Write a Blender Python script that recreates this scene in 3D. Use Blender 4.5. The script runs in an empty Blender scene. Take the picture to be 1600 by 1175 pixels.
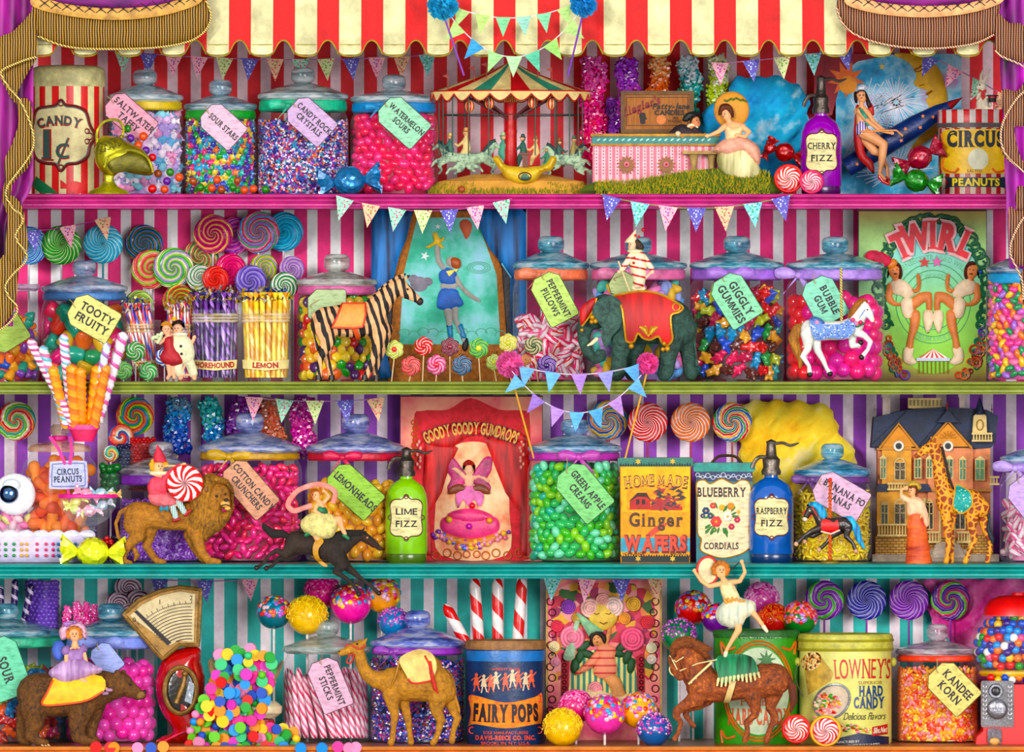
import bpy,bmesh,math,random
import numpy as np
from mathutils import Vector,Matrix,Euler
from mathutils.geometry import delaunay_2d_cdt
R=random.Random(7)
PI=math.pi
S,D=0.001,14.0            # one photograph pixel is one millimetre on the plane of the shelf fronts
COL=bpy.context.scene.collection
TMP=bpy.data.scenes.new('scratch')   # shapes are worked out here, away from the scene; removed at the end
def settle(ob):
 TMP.collection.objects.link(ob)
 with bpy.context.temp_override(scene=TMP,view_layer=TMP.view_layers[0]):
  return bpy.data.meshes.new_from_object(ob.evaluated_get(bpy.context.evaluated_depsgraph_get()))
def sc(Y): return S*(D+Y)/D
def W(x,y,Y,d=0):          # a point of the photograph at distance Y behind the shelf fronts, in metres
 s=sc(Y)
 return Vector((.8+(x-800)*s,Y+d*s,.5875-(y-587.5)*s))
SHELF={1: 303,2: 596,3: 881,4: 1166}
def floor(row,Y):            # where a shelf's top lies, seen at distance Y
 return 587.5+(SHELF[row]-587.5)*S/sc(Y)
# ---------------------------------------------------------------- shapes
def catmull(p,n=5,closed=True):
 out=[];N=len(p)
 rng=range(N) if closed else range(N-1)
 for i in rng:
  g=(lambda k: p[k % N]) if closed else (lambda k: p[min(max(k,0),N-1)])
  a,b,c,d=g(i-1),g(i),g(i+1),g(i+2)
  for k in range(n):
   t=k/n
   out.append(tuple(.5*((2*b[j])+(-a[j]+c[j])*t+(2*a[j]-5*b[j]+4*c[j]-d[j])*t*t+(-a[j]+3*b[j]-3*c[j]+d[j])*t**3) for j in range(len(b))))
 if not closed: out.append(tuple(p[-1]))
 return out
def ell(cx,cy,rx,ry=None,n=28,a0=0,a1=2*PI):
 ry=rx if ry is None else ry
 m=n if abs(a1-a0-2*PI) < 1e-6 else n-1
 return [(cx+rx*math.cos(a0+(a1-a0)*k/m),cy+ry*math.sin(a0+(a1-a0)*k/m)) for k in range(n)]
def rot2(pts,cx,cy,deg):
 c,s=math.cos(math.radians(deg)),math.sin(math.radians(deg))
 return [(cx+(x-cx)*c-(y-cy)*s,cy+(x-cx)*s+(y-cy)*c) for x,y in pts]
def rrect(x0,y0,x1,y1,r=4,n=4):
 o=[]
 for cx,cy,a in ((x1-r,y0+r,-90),(x1-r,y1-r,0),(x0+r,y1-r,90),(x0+r,y0+r,180)):
  for k in range(n+1):
   t=math.radians(a+90*k/n);o.append((cx+r*math.cos(t),cy+r*math.sin(t)))
 return o
def rect(x0,y0,x1,y1): return [(x0,y0),(x1,y0),(x1,y1),(x0,y1)]
def star(cx,cy,r,r2,n=5,a=-90):
 return [(cx+(r if k % 2 == 0 else r2)*math.cos(math.radians(a+180*k/n)),cy+(r if k % 2 == 0 else r2)*math.sin(math.radians(a+180*k/n))) for k in range(2*n)]
def resample(o,step):
 out=[]
 for i in range(len(o)):
  a,b=o[i],o[(i+1) % len(o)]
  L=math.hypot(b[0]-a[0],b[1]-a[1]);n=max(1,int(L/step))
  out += [(a[0]+(b[0]-a[0])*k/n,a[1]+(b[1]-a[1])*k/n) for k in range(n)]
 return out
def cdt(o,step=None,holes=()):   # triangles of an outline, with a grid of inner points; returns points, faces, distance to the edge
 rings=[o]+list(holes)
 pts,ed=[],[]
 for r in rings:
  b=len(pts);pts += list(r);ed += [(b+i,b+(i+1) % len(r)) for i in range(len(r))]
 P=np.array(pts,float);A=P[[e[0] for e in ed]];B=P[[e[1] for e in ed]]
 def dist(Q):
  AB=B-A;t=np.clip(((Q[:,None]-A)*AB).sum(2)/np.maximum((AB**2).sum(1),1e-9),0,1)
  return np.sqrt((((A+AB*t[...,None])-Q[:,None])**2).sum(2)).min(1)
 def inside(Q):
  x,y=Q[:,0:1],Q[:,1:2]
  c=((A[:,1] > y) != (B[:,1] > y)) & (x < (B[:,0]-A[:,0])*(y-A[:,1])/np.where(B[:,1] == A[:,1],1e-9,B[:,1]-A[:,1])+A[:,0])
  return c.sum(1) % 2 == 1
 if step:
  x0,y0=P.min(0);x1,y1=P.max(0)
  gx,gy=np.meshgrid(np.arange(x0+step*.5,x1,step),np.arange(y0+step*.5,y1,step))
  gx=gx+((np.arange(gx.shape[0]) % 2)*step*.5)[:,None]
  Q=np.stack([gx.ravel(),gy.ravel()],1)
  if len(Q):
   Q=Q[inside(Q)]
   if len(Q): Q=Q[dist(Q) > step*.45]
   pts=pts+[tuple(q) for q in Q]
 v,_,f,*_=delaunay_2d_cdt([Vector(p) for p in pts],ed,[],0,1e-5)
 V=np.array([(a.x,a.y) for a in v])
 f=[t for t in f if len(t) >= 3]
 C=np.array([V[list(t)].mean(0) for t in f])
 keep=inside(C) if len(C) else []
 f=[t for t,k in zip(f,keep) if k]
 return V,f,dist(V)
class G:
 def __init__(s): s.v=[];s.f=[];s.m=[];s.cur=0
 def mat(s,i): s.cur=i;return s
 def put(s,v,f):
  b=len(s.v);s.v += [tuple(map(float,p)) for p in v]
  s.f += [tuple(b+int(i) for i in t) for t in f];s.m += [s.cur]*len(f);return s
 def lathe(s,cx,cd,prof,seg=32,sq=1,a0=0,a1=2*PI,lean=0):
  full=abs(a1-a0-2*PI) < 1e-6;n=seg if full else seg+1
  v,f=[],[]
  y0=prof[-1][1]
  for r,y in prof:
   for k in range(n):
    a=a0+(a1-a0)*k/seg
    v.append((cx+r*math.sin(a)+lean*(y0-y),y,cd-r*math.cos(a)*sq))
  for i in range(len(prof)-1):
   for k in range(seg):
    k2=(k+1) % n
    f.append((i*n+k,i*n+k2,(i+1)*n+k2,(i+1)*n+k))
  return s.put(v,f)
 def box(s,x0,y0,x1,y1,d0,d1,b=0):
  if b: return s.slab(rrect(x0,y0,x1,y1,b,2),d0,d1)
  v=[(x,y,d) for d in (d0,d1) for y in (y0,y1) for x in (x0,x1)]
  return s.put(v,[(0,1,3,2),(4,6,7,5),(0,4,5,1),(2,3,7,6),(0,2,6,4),(1,5,7,3)])
 def ball(s,x,y,d,r,rx=1,ry=1,rd=1,u=16,w=10,ang=0):
  v,f=[],[]
  c,q=math.cos(math.radians(ang)),math.sin(math.radians(ang))
  for j in range(w+1):
   t=PI*j/w
   for i in range(u):
    a=2*PI*i/u;X,Y,Z=r*rx*math.sin(t)*math.cos(a),-r*ry*math.cos(t),r*rd*math.sin(t)*math.sin(a)
    v.append((x+X*c-Y*q,y+X*q+Y*c,d+Z))
  for j in range(w):
   for i in range(u): f.append((j*u+i,j*u+(i+1) % u,(j+1)*u+(i+1) % u,(j+1)*u+i))
  return s.put(v,f)
 def tube(s,pts,r,seg=8,closed=False,flat=1):
  P=[Vector(p if len(p) > 2 else (p[0],p[1],0)) for p in pts];n=len(P)
  rr=list(r) if hasattr(r,'__len__') else [r]*n
  v,f=[],[];up=None
  for i in range(n):
   t=(P[(i+1) % n]-P[i-1]) if closed or 0 < i < n-1 else (P[1]-P[0] if i == 0 else P[-1]-P[-2])
   if t.length < 1e-9: t=Vector((0,1,0))
   t.normalize()
   if up is None: up=Vector((0,0,1)) if abs(t.z) < .9 else Vector((1,0,0))
   a=t.cross(up).normalized();b=a.cross(t).normalized();up=b
   for k in range(seg):
    q=2*PI*k/seg
    v.append(P[i]+a*(rr[i]*math.cos(q))+b*(rr[i]*flat*math.sin(q)))
  m=n if closed else n-1
  for i in range(m):
   for k in range(seg): f.append((i*seg+k,i*seg+(k+1) % seg,((i+1) % n)*seg+(k+1) % seg,((i+1) % n)*seg+k))
  if not closed: f += [tuple(range(seg)),tuple(range((n-1)*seg,n*seg))]
  return s.put(v,f)
 def ring(s,x,y,d,r,t,n=28,seg=6,ry=None,flat=1): return s.tube([(a,b,d) for a,b in ell(x,y,r,ry,n)],t,seg,True,flat)
 def slab(s,o,d0,d1):
  V,f,_=cdt(list(o));n=len(V);o=list(o)
  s.put([(a,b,d0) for a,b in V],f);s.put([(a,b,d1) for a,b in V],f)
  m=len(o);v=[(a,b,d0) for a,b in o]+[(a,b,d1) for a,b in o]
  return s.put(v,[(i,(i+1) % m,m+(i+1) % m,m+i) for i in range(m)])
 def puff(s,o,t,d=0,step=4,edge=None,back=1,holes=()):   # an outline given round depth
  o=resample(o,step);V,f,e=cdt(o,step,[resample(h,step) for h in holes]);n=len(V)
  w=edge or max(e.max(),1);h=t*np.sqrt(np.clip(1-(1-np.clip(e/w,0,1))**2,0,1))
  s.put([(V[i][0],V[i][1],d-h[i]) for i in range(n)]+[(V[i][0],V[i][1],d+h[i]*back) for i in range(n)],list(f)+[tuple(n+i for i in q) for q in f])
  return s
 def sheet(s,o,d=0,wrap=None,step=None,holes=()):  # a printed patch lying on a surface
  if wrap: step=step or 5;o=resample(o,step)
  V,f,_=cdt(list(o),step if wrap else None,holes)
  return s.put([(a,b,(wrap(a,b) if wrap else 0)+d) for a,b in V],f)
 def band(s,pts,w,d=0,wrap=None):
  n=len(pts);v,f=[],[]
  for i in range(n):
   a,b=pts[max(i-1,0)],pts[min(i+1,n-1)]
   L=math.hypot(b[0]-a[0],b[1]-a[1]) or 1;nx,ny=-(b[1]-a[1])/L*w/2,(b[0]-a[0])/L*w/2
   for q in (1,-1):
    x,y=pts[i][0]+nx*q,pts[i][1]+ny*q;v.append((x,y,(wrap(x,y) if wrap else 0)+d))
  return s.put(v,[(2*i,2*i+2,2*i+3,2*i+1) for i in range(n-1)])
 def text(s,t,cx,cy,h,ang=0,d=0,wx=1,arc=None,wrap=None,serif=True,bold=0,sp=.1,font=0,fit=0):
  gl=[glyph(c,serif,bold) for c in t];tot=sum(g[2]+sp for g in gl)-sp
  if fit: wx=fit/(tot*h)
  x=-tot/2;c,q=math.cos(math.radians(ang)),math.sin(math.radians(ang))
  for g in gl:
   V=[]
   for gx,gy,gz in g[0]:
    X,Y=(gx+x)*h*wx,-(gy-.5)*h
    if font: X += -Y*.25
    if arc:       # arc = radius of the baseline, in px; positive bends up in the middle
     a=(x+g[2]/2)*h*wx/arc;lx=gx*h*wx-g[2]*h*wx/2
     X,Y=(arc-Y)*math.sin(a)+lx*math.cos(a),arc-(arc-Y)*math.cos(a)+lx*math.sin(a)
    px,py=cx+X*c-Y*q,cy+X*q+Y*c
    V.append((px,py,(wrap(px,py) if wrap else 0)+d+gz*h))
   s.put(V,g[1]);x += g[2]+sp
  return s
 def jitter(s,a,seed=1):
  r=random.Random(seed);s.v=[(x+r.uniform(-a,a),y+r.uniform(-a,a),d+r.uniform(-a,a)) for x,y,d in s.v];return s
 def turn(s,cx,cy,deg,start=0):
  c,q=math.cos(math.radians(deg)),math.sin(math.radians(deg))
  s.v=s.v[:start]+[(cx+(x-cx)*c-(y-cy)*q,cy+(x-cx)*q+(y-cy)*c,d) for x,y,d in s.v[start:]];return s
_gl={}
def glyph(ch,serif=True,bold=0):
 if ch in 'm¢': bold=0
 if ch == 'M':       # two posts and a valley, drawn stroke by stroke
  w=.13+1.8*bold;v=[];f=[]
  for z,q in ((0,[(0,0),(w,0),(w,1),(0,1)]),(0,[(1.05-w,0),(1.05,0),(1.05,1),(1.05-w,1)]),(-.01,[(0,1),(w*1.15,1),(.525+w/2,.1),(.525-w/2,.1)]),(-.02,[(1.05-w*1.15,1),(1.05,1),(.525+w/2,.1),(.525-w/2,.1)]),(-.03,[(-.07,0),(w+.07,0),(w+.07,.07),(-.07,.07)]),(-.03,[(.98-w,0),(1.12,0),(1.12,.07),(.98-w,.07)])):
   v += [(a,b,z) for a,b in q];f.append(tuple(range(len(v)-4,len(v))))
  return v,f,1.05
 k=(ch,serif,bold)
 if k in _gl: return _gl[k]
 if ch == ' ': _gl[k]=([],[],.35);return _gl[k]
 cu=bpy.data.curves.new('t','FONT');cu.body=ch;cu.resolution_u=3;cu.offset=bold
 ob=bpy.data.objects.new('t',cu);me=settle(ob)
 v=[(p.co.x/.68,p.co.y/.68,0) for p in me.vertices];f=[tuple(p.vertices) for p in me.polygons]
 if serif and v and ch.isalnum() and ch not in 'MWVmwv':
  cnt={}
  for t in f:
   for a,b in zip(t,t[1:]+t[:1]): cnt[frozenset((a,b))]=cnt.get(frozenset((a,b)),0)+1
  for e,n in cnt.items():
   if n > 1 or len(e) < 2: continue
   a,b=[v[i] for i in e]
   y=a[1]
   if abs(a[1]-b[1]) > .01 or not .05 < abs(a[0]-b[0]) < .42: continue
   if abs(y) < .16 or (abs(y-1) < .16 and ch != '1'):
    x0,x1=min(a[0],b[0])-.09,max(a[0],b[0])+.09;q=.07 if y < .5 else -.07
    i=len(v);v += [(x0,y,-.015),(x1,y,-.015),(x1,y+q,-.015),(x0,y+q,-.015)];f.append((i,i+1,i+2,i+3))
 x0=min((p[0] for p in v),default=0);x1=max((p[0] for p in v),default=.3)
 bpy.data.objects.remove(ob);bpy.data.curves.remove(cu);bpy.data.meshes.remove(me)
 _gl[k]=([(p[0]-x0,*p[1:]) for p in v],f,x1-x0-(dict(R=.1+bold,A=.1,Y=.12,L=.08,T=.08,F=.1).get(ch,0)));return _gl[k]
def limb(pts,fl=.8):       # a tapering run of joints: (x, y, radius[, depth])
 g=G();P=[(p[0],p[1],p[3] if len(p) > 3 else 0,p[2]) for p in pts]
 for x,y,d,r in P: g.ball(x,y,d,r,1,1,fl,10,7)
 for a,b in zip(P,P[1:]): g.tube([a[:3],b[:3]],[a[3],b[3]],10,flat=fl)
 return g
def join(gs):
 o=G()
 for g in gs: b=len(o.v);o.v += g.v;o.f += [tuple(b+i for i in t) for t in g.f];o.m += g.m
 return o
def fuse(gs,vox=1.2,smooth=4):    # grows one continuous skin over overlapping shapes
 g=join(gs);me=bpy.data.meshes.new('t');me.from_pydata([(x,d,-y) for x,y,d in g.v],[],g.f)
 bm=bmesh.new();bm.from_mesh(me);bmesh.ops.recalc_face_normals(bm,faces=bm.faces);bm.to_mesh(me);bm.free()
 ob=bpy.data.objects.new('t',me)
 m=ob.modifiers.new('r','REMESH');m.mode='VOXEL';m.voxel_size=vox
 m=ob.modifiers.new('s','SMOOTH');m.factor=.5;m.iterations=smooth
 e=settle(ob)
 o=G();o.put([(p.co.x,-p.co.z,p.co.y) for p in e.vertices],[tuple(p.vertices) for p in e.polygons])
 bpy.data.objects.remove(ob);bpy.data.meshes.remove(me);bpy.data.meshes.remove(e)
 return o
# ---------------------------------------------------------------- objects
ORG={}
def mesh(g,Y,org,mats,ang=.7,name='m'):
 me=bpy.data.meshes.new(name)
 me.from_pydata([tuple(W(x,y,Y,d)-org) for x,y,d in g.v],[],g.f)
 for m in mats: me.materials.append(m)
 if len(mats) > 1: me.polygons.foreach_set('material_index',g.m)
 bm=bmesh.new();bm.from_mesh(me);bmesh.ops.recalc_face_normals(bm,faces=bm.faces)
 bm.to_mesh(me);bm.free()
 me.shade_smooth();me.set_sharp_from_angle(angle=ang)
 return me
def tagit(o,label,cat=None,group=None,kind=None):
 if label: o['label']=label
 if cat: o['category']=cat
 if group: o['group']=group
 if kind: o['kind']=kind
 return o
def one(name,g,mats,Y,label,cat,group=None,kind=None,org=None,ang=.7):   # a thing that is a single mesh
 if not isinstance(mats,(list,tuple)): mats=[mats]
 if org is None:
  xs=[p[0] for p in g.v];ys=[p[1] for p in g.v];org=((min(xs)+max(xs))/2,(min(ys)+max(ys))/2)
 O=W(org[0],org[1],Y,org[2] if len(org) > 2 else 0)
 o=bpy.data.objects.new(name,mesh(g,Y,O,mats,ang,name));o.location=O;COL.objects.link(o);ORG[o.name]=O
 return tagit(o,label,cat,group,kind)
class T:                    # a thing with parts: an Empty at its base
 def __init__(s,name,label,cat,x,y,Y,group=None,kind=None):
  s.Y=Y;s.O=W(x,y,Y);s.e=bpy.data.objects.new(name,None);s.e.location=s.O;s.e.empty_display_size=.01
  COL.objects.link(s.e);ORG[s.e.name]=s.O;tagit(s.e,label,cat,group,kind)
 def add(s,name,g,mats,parent=None,label=None,org=None,kind=None,ang=.7):
  if not isinstance(mats,(list,tuple)): mats=[mats]
  pa=parent or s.e;PO=ORG[pa.name]
  O=W(org[0],org[1],s.Y,org[2] if len(org) > 2 else 0) if org else PO
  o=bpy.data.objects.new(name,mesh(g,s.Y,O,mats,ang,name));COL.objects.link(o)
  o.parent=pa;o.location=O-PO;ORG[o.name]=O
  if label: o['label']=label
  if kind: o['kind']=kind
  return o
def dup(o,parent=None,loc=None,rot=None):
 c=o.copy();COL.objects.link(c);c.parent=parent
 if loc is not None: c.location=loc
 if rot is not None: c.rotation_euler=rot
 for k in o.children: dup(k,c)
 return c
# ---------------------------------------------------------------- materials
def lin(h):
 h=h.lstrip('#');o=[]
 for i in (0,2,4):
  c=int(h[i:i+2],16)/255;o.append((c/12.92 if c <= .04045 else ((c+.055)/1.055)**2.4)**1.16)
 g=.3*o[0]+.6*o[1]+.1*o[2]
 return (*[min(1,max(0,g+(v-g)*1.15)) for v in o],1)
def shade(h,k):
 h=h.lstrip('#');c=[int(h[i:i+2],16) for i in (0,2,4)]
 return '%02x%02x%02x' % tuple(max(0,min(255,int(v*k if k <= 1 else v+(255-v)*(k-1)))) for v in c)
_m={}
class NT:
 def __init__(s,name='surface'):
  s.m=bpy.data.materials.new(name);s.m.use_nodes=True;s.t=s.m.node_tree;s.n=s.t.nodes;s.n.clear()
  s.out=s.n.new('ShaderNodeOutputMaterial')
 def new(s,t,**k):
  n=s.n.new('ShaderNode'+t)
  for a,b in k.items(): setattr(n,a,b)
  return n
 def ln(s,a,b): s.t.links.new(a,b)
 def set(s,sock,v):
  if isinstance(v,bpy.types.NodeSocket): s.ln(v,sock)
  else: sock.default_value=v
 def math(s,op,a,b=0,c=None):
  n=s.new('Math',operation=op);s.set(n.inputs[0],a);s.set(n.inputs[1],b)
  if c is not None: s.set(n.inputs[2],c)
  return n.outputs[0]
 def obj(s): return s.new('TexCoord').outputs['Object']
 def xyz(s,v=None):
  n=s.new('SeparateXYZ');s.ln(v or s.obj(),n.inputs[0]);return n.outputs
 def scale(s,v,sx,sy,sz):
  n=s.new('Mapping');s.ln(v,n.inputs[0]);n.inputs['Scale'].default_value=(sx,sy,sz);return n.outputs[0]
 def noise(s,v,sc_,det=3,rough=.5):
  n=s.new('TexNoise');s.ln(v,n.inputs['Vector']);n.inputs['Scale'].default_value=sc_;n.inputs['Detail'].default_value=det;n.inputs['Roughness'].default_value=rough;return n.outputs['Fac']
 def vor(s,v,sc_,out='Color',feat='F1'):
  n=s.new('TexVoronoi',feature=feat);s.ln(v,n.inputs['Vector']);n.inputs['Scale'].default_value=sc_;return n.outputs[out]
 def ramp(s,f,stops,const=True):
  n=s.new('ValToRGB');s.ln(f,n.inputs[0]);r=n.color_ramp;r.interpolation='CONSTANT' if const else 'LINEAR'
  r.elements.remove(r.elements[1]);r.elements[0].position=stops[0][0];r.elements[0].color=lin(stops[0][1])
  for p,c in stops[1:]: r.elements.new(p).color=lin(c)
  return n.outputs[0]
 def mix(s,f,a,b,mode='MIX'):
  n=s.new('Mix',data_type='RGBA',blend_type=mode);s.set(n.inputs[0],f);s.set(n.inputs[6],lin(a) if isinstance(a,str) else a);s.set(n.inputs[7],lin(b) if isinstance(b,str) else b);return n.outputs[2]
 def brush(s,c,amt,v=None,sc_=60):     # painterly unevenness of the paint
  if not amt: return c
  v=v or s.obj();n=s.noise(v,sc_,4,.65)
  f=s.new('MapRange');s.ln(n,f.inputs[0]);f.inputs[1].default_value=.3;f.inputs[2].default_value=.7;f.inputs[3].default_value=1-amt;f.inputs[4].default_value=1+amt*.5
  n2=s.new('VectorMath',operation='SCALE')
  if isinstance(c,str): rg=s.new('RGB');rg.outputs[0].default_value=lin(c);c=rg.outputs[0]
  s.ln(c,n2.inputs[0]);s.ln(f.outputs[0],n2.inputs['Scale']);return n2.outputs[0]
 def done(s,c,rough=.45,metal=0,bump=0,bs=120,bv=None,coat=0,trans=0,spec=.5,sss=0):
  b=s.new('BsdfPrincipled');s.set(b.inputs['Base Color'],lin(c) if isinstance(c,str) else c)
  b.inputs['Roughness'].default_value=rough;b.inputs['Metallic'].default_value=metal;b.inputs['Coat Weight'].default_value=coat
  b.inputs['Specular IOR Level'].default_value=spec;b.inputs['Coat Roughness'].default_value=.08
  if bump:
   h=bv if bv is not None else s.noise(s.obj(),bs,4,.6)
   n=s.new('Bump');n.inputs['Strength'].default_value=min(bump,1);n.inputs['Distance'].default_value=.002*max(bump,1);s.ln(h,n.inputs['Height']);s.ln(n.outputs[0],b.inputs['Normal'])
  s.ln(b.outputs[0],s.out.inputs[0]);s.b=b;return s.m
def cached(fn):
 def w(*a,**k):
  key=(fn.__name__,repr(a),repr(k))
  if key not in _m: _m[key]=fn(*a,**k)
  return _m[key]
 return w
@cached
def M(h,rough=.45,var=.25,bump=.3,metal=0,coat=0,vs=60,bs=150): 
 n=NT();return n.done(n.brush(h,var,sc_=vs),rough,metal,bump,bs,coat=coat)
@cached
def gloss(h,var=.15): n=NT();return n.done(n.brush(h,var,sc_=90),.22,0,0,coat=.3)
@cached
def INK(h='1a1520'): n=NT();return n.done(h,.6)
@cached
def foil(h,h2=None,sz=110):
 n=NT();v=n.obj();e=n.vor(v,sz,'Distance');c=n.mix(n.noise(v,sz*.8,3),h,h2 or shade(h,.55))
 return n.done(c,.25,.35,1,bv=e,coat=.5)
@cached
def stripes(c1,c2,per,duty=.45,axis=0,off=0,var=.2,bump=.3,ang=False,rough=.6):
 n=NT()
 if axis == 'w':
  g=n.new('NewGeometry');x=n.xyz(g.outputs['Position'])[0];v=g.outputs['Position']
 else: v=n.obj();x=n.xyz(v)[axis]
 f=n.math('FRACT',n.math('ADD',n.math('DIVIDE',x,per),off))
 c=n.ramp(f,[(0,c1),(duty,c2)])
 return n.done(n.brush(c,var,v,45),rough,0,bump,60)
@cached
def cyl_stripes(c1,c2,n_,duty=.5,var=.2,rough=.4,off=0.):
 n=NT();v=n.obj();x,y,z=n.xyz(v)[:3]
 f=n.math('FRACT',n.math('ADD',n.math('MULTIPLY',n.math('ARCTAN2',x,y),n_/(2*PI)),8+off))
 return n.done(n.brush(n.ramp(f,[(0,c1),(duty,c2)]),var,v),rough,0,.2)
@cached
def swirl(cols,n_=6,tw=1.2,R_=.03,rough=.2,p=.6,line='ffffff',lw=.12):   # arms of colour winding out from the centre of a disc
 n=NT();v=n.obj();x,y,z=n.xyz(v)[:3]
 r=n.math('DIVIDE',n.math('SQRT',n.math('ADD',n.math('MULTIPLY',x,x),n.math('MULTIPLY',z,z))),R_)
 a=n.math('DIVIDE',n.math('ARCTAN2',z,x),2*PI)
 k=n.math('ADD',n.math('MULTIPLY',a,n_),n.math('MULTIPLY',n.math('POWER',r,p),tw*n_))
 k=n.math('ADD',k,n.math('MULTIPLY',n.noise(v,90,2),.35))
 f=n.math('FRACT',n.math('ADD',k,20));st=[]
 m=len(cols)
 for i,c in enumerate(cols):
  st.append((i/m,c))
  if line: st.append(((i+1-lw*(2 if m == 1 else 1.3))/m,line))
 h=n.math('PINGPONG',n.math('ADD',n.math('MULTIPLY',k,m),40),.5)
 return n.done(n.brush(n.ramp(f,st),.25,v,120),rough+.12,0,1,bv=h,coat=.1,spec=.35)
@cached
def helix(cols,pitch,rough=.25,bump=.8,turns=1):  # stripes winding about the object's own long (Z) axis
 n=NT();v=n.obj();x,y,z=n.xyz(v)[:3]
 k=n.math('ADD',n.math('DIVIDE',z,pitch),n.math('MULTIPLY',n.math('ARCTAN2',y,x),turns/(2*PI)))
 f=n.math('FRACT',n.math('ADD',k,50));m=len(cols)
 c=n.ramp(f,[(i/m,q) for i,q in enumerate(cols)])
 h=n.math('PINGPONG',n.math('ADD',n.math('MULTIPLY',k,m),80),.5)
 return n.done(n.brush(c,.2,v,120),rough,0,bump,bv=h,coat=.4)
@cached
def speck(bg,cols,sz=300,thr=.4,rough=.7):   # small printed blossoms on a plain ground
 n=NT();v=n.obj();c=n.xyz(n.vor(v,sz))[0];dd=n.vor(v,sz,'Distance')
 st=[(i/len(cols),q) for i,q in enumerate(cols)]
 m=n.math('LESS_THAN',dd,thr);col=n.mix(m,bg,n.ramp(c,st));
 big=n.math('GREATER_THAN',n.noise(v,sz*.22,1),.43);col=n.mix(big,bg,col)
 return n.done(col,rough,0,.1)
@cached
def mosaic(cols,sz=150,rough=.3,bump=1,coat=.3,glint=0):    # a heap of little pieces, each its own colour
 n=NT();v=n.obj();c=n.xyz(n.vor(v,sz))[0];e=n.vor(v,sz,'Distance')
 col=n.brush(n.ramp(c,[(i/len(cols),q) for i,q in enumerate(cols)]),.2,v)
 return n.done(col,rough,0,bump,bv=n.math('SUBTRACT',1,e),coat=coat)
@cached
def fur(c1,c2,sx=60,sz=220,bump=.8,thr=(.35,.65),c3=None,rough=.75):
 n=NT();v=n.obj();a=n.noise(n.scale(v,sx,100,sz),2.6,6,.75);b=n.noise(v,40,2)
 f=n.math('ADD',n.math('MULTIPLY',a,.75),n.math('MULTIPLY',b,.25))
 st=[(thr[0],c1),(thr[1],c2)]
 if c3: st.append((min(.98,thr[1]+.12),c3))
 return n.done(n.ramp(f,st,False),rough,0,bump,bv=a)
@cached
def zebra(c1,c2,sc_=7,dist=3):
 n=NT();v=n.obj();w=n.new('TexWave',wave_type='BANDS',bands_direction='DIAGONAL');n.ln(n.scale(v,1,.2,.25),w.inputs[0])
 w.inputs['Scale'].default_value=sc_;w.inputs['Distortion'].default_value=dist;w.inputs['Detail'].default_value=2;w.inputs['Detail Scale'].default_value=1.4
 return n.done(n.brush(n.ramp(w.outputs['Fac'],[(0,c1),(.48,c2)]),.2,v,120),.7,0,.3)
@cached
def patches(c1,c2,sc_=70,w_=.1):
 n=NT();v=n.obj();e=n.vor(v,sc_,'Distance','DISTANCE_TO_EDGE')
 return n.done(n.brush(n.ramp(e,[(0,c1),(w_,c2)]),.25,v),.65,0,.2)
@cached
def glass(h='cfe3ea',a=.012,tint='fdfeff',rough=.07,edge=.5):   # thin clear glass: see through face on, reflecting at the edges
 n=NT();f=n.new('LayerWeight');f.inputs[0].default_value=.3
 tr=n.new('BsdfTransparent');tr.inputs[0].default_value=lin(tint)
 z=n.noise(n.scale(n.obj(),.2,.2,1),160,3,.6);col=n.ramp(z,[(.34,shade(h,.7)),(.48,shade(h,1.15)),(.62,shade(h,1.8))],False)  # pale and dark streaks put glass highlights into the colour
 pb=n.new('BsdfPrincipled');n.ln(col,pb.inputs['Base Color']);pb.inputs['Roughness'].default_value=.2;pb.inputs['Coat Weight'].default_value=.8;pb.inputs['Coat Roughness'].default_value=rough
 mx=n.new('MixShader');mr=n.new('MapRange');n.ln(n.math('POWER',f.outputs['Facing'],2.2),mr.inputs[0]);mr.inputs[3].default_value=a;mr.inputs[4].default_value=edge
 n.ln(mr.outputs[0],mx.inputs[0]);n.ln(tr.outputs[0],mx.inputs[1]);n.ln(pb.outputs[0],mx.inputs[2]);n.ln(mx.outputs[0],n.out.inputs[0])
 return n.m
@cached
def fringe(c1,c2,c3,per=.004):
 n=NT();v=n.obj();x,y,z=n.xyz(v)[:3];u=n.math('ADD',x,n.math('MULTIPLY',n.noise(v,30,2),.003))
 k=n.math('PINGPONG',n.math('DIVIDE',u,per),.5);w=n.math('PINGPONG',n.math('ADD',n.math('DIVIDE',z,.003),n.math('DIVIDE',u,per)),.5)
 col=n.mix(n.math('MULTIPLY',w,1.2),n.ramp(k,[(0,c3),(.14,c3),(.24,c2),(.4,c1)],False),c2)
 col=n.mix(n.math('LESS_THAN',k,.14),col,c3)
 return n.done(col,.6,.1,1,bv=k)
@cached
def folds(c1,c2,sc_=30,rough=.55,ax=(1,.1,.12)):    # cloth whose fold shading is put into the colour as two streaked tones
 n=NT();v=n.obj();a=n.noise(n.scale(v,ax[0],ax[1],ax[2]),sc_,4,.6)
 return n.done(n.ramp(a,[(.35,c1),(.62,c2)],False),rough,0,.7,bv=a)
EXPOSURE,WORLD,SUN,FILL_SUN=.1,.65,1.5,1.6
# ================================================================ builders of the things sold on the shelves
CREAM,DARK='efe3b4','241a22'
def wrapc(cx,rad,front=0,sq=1):       # follows the front of a round wall whose nearest point is at depth `front`
 return lambda x,y: front+sq*(rad-math.sqrt(max(rad*rad-(x-cx)**2,1)))
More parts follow.
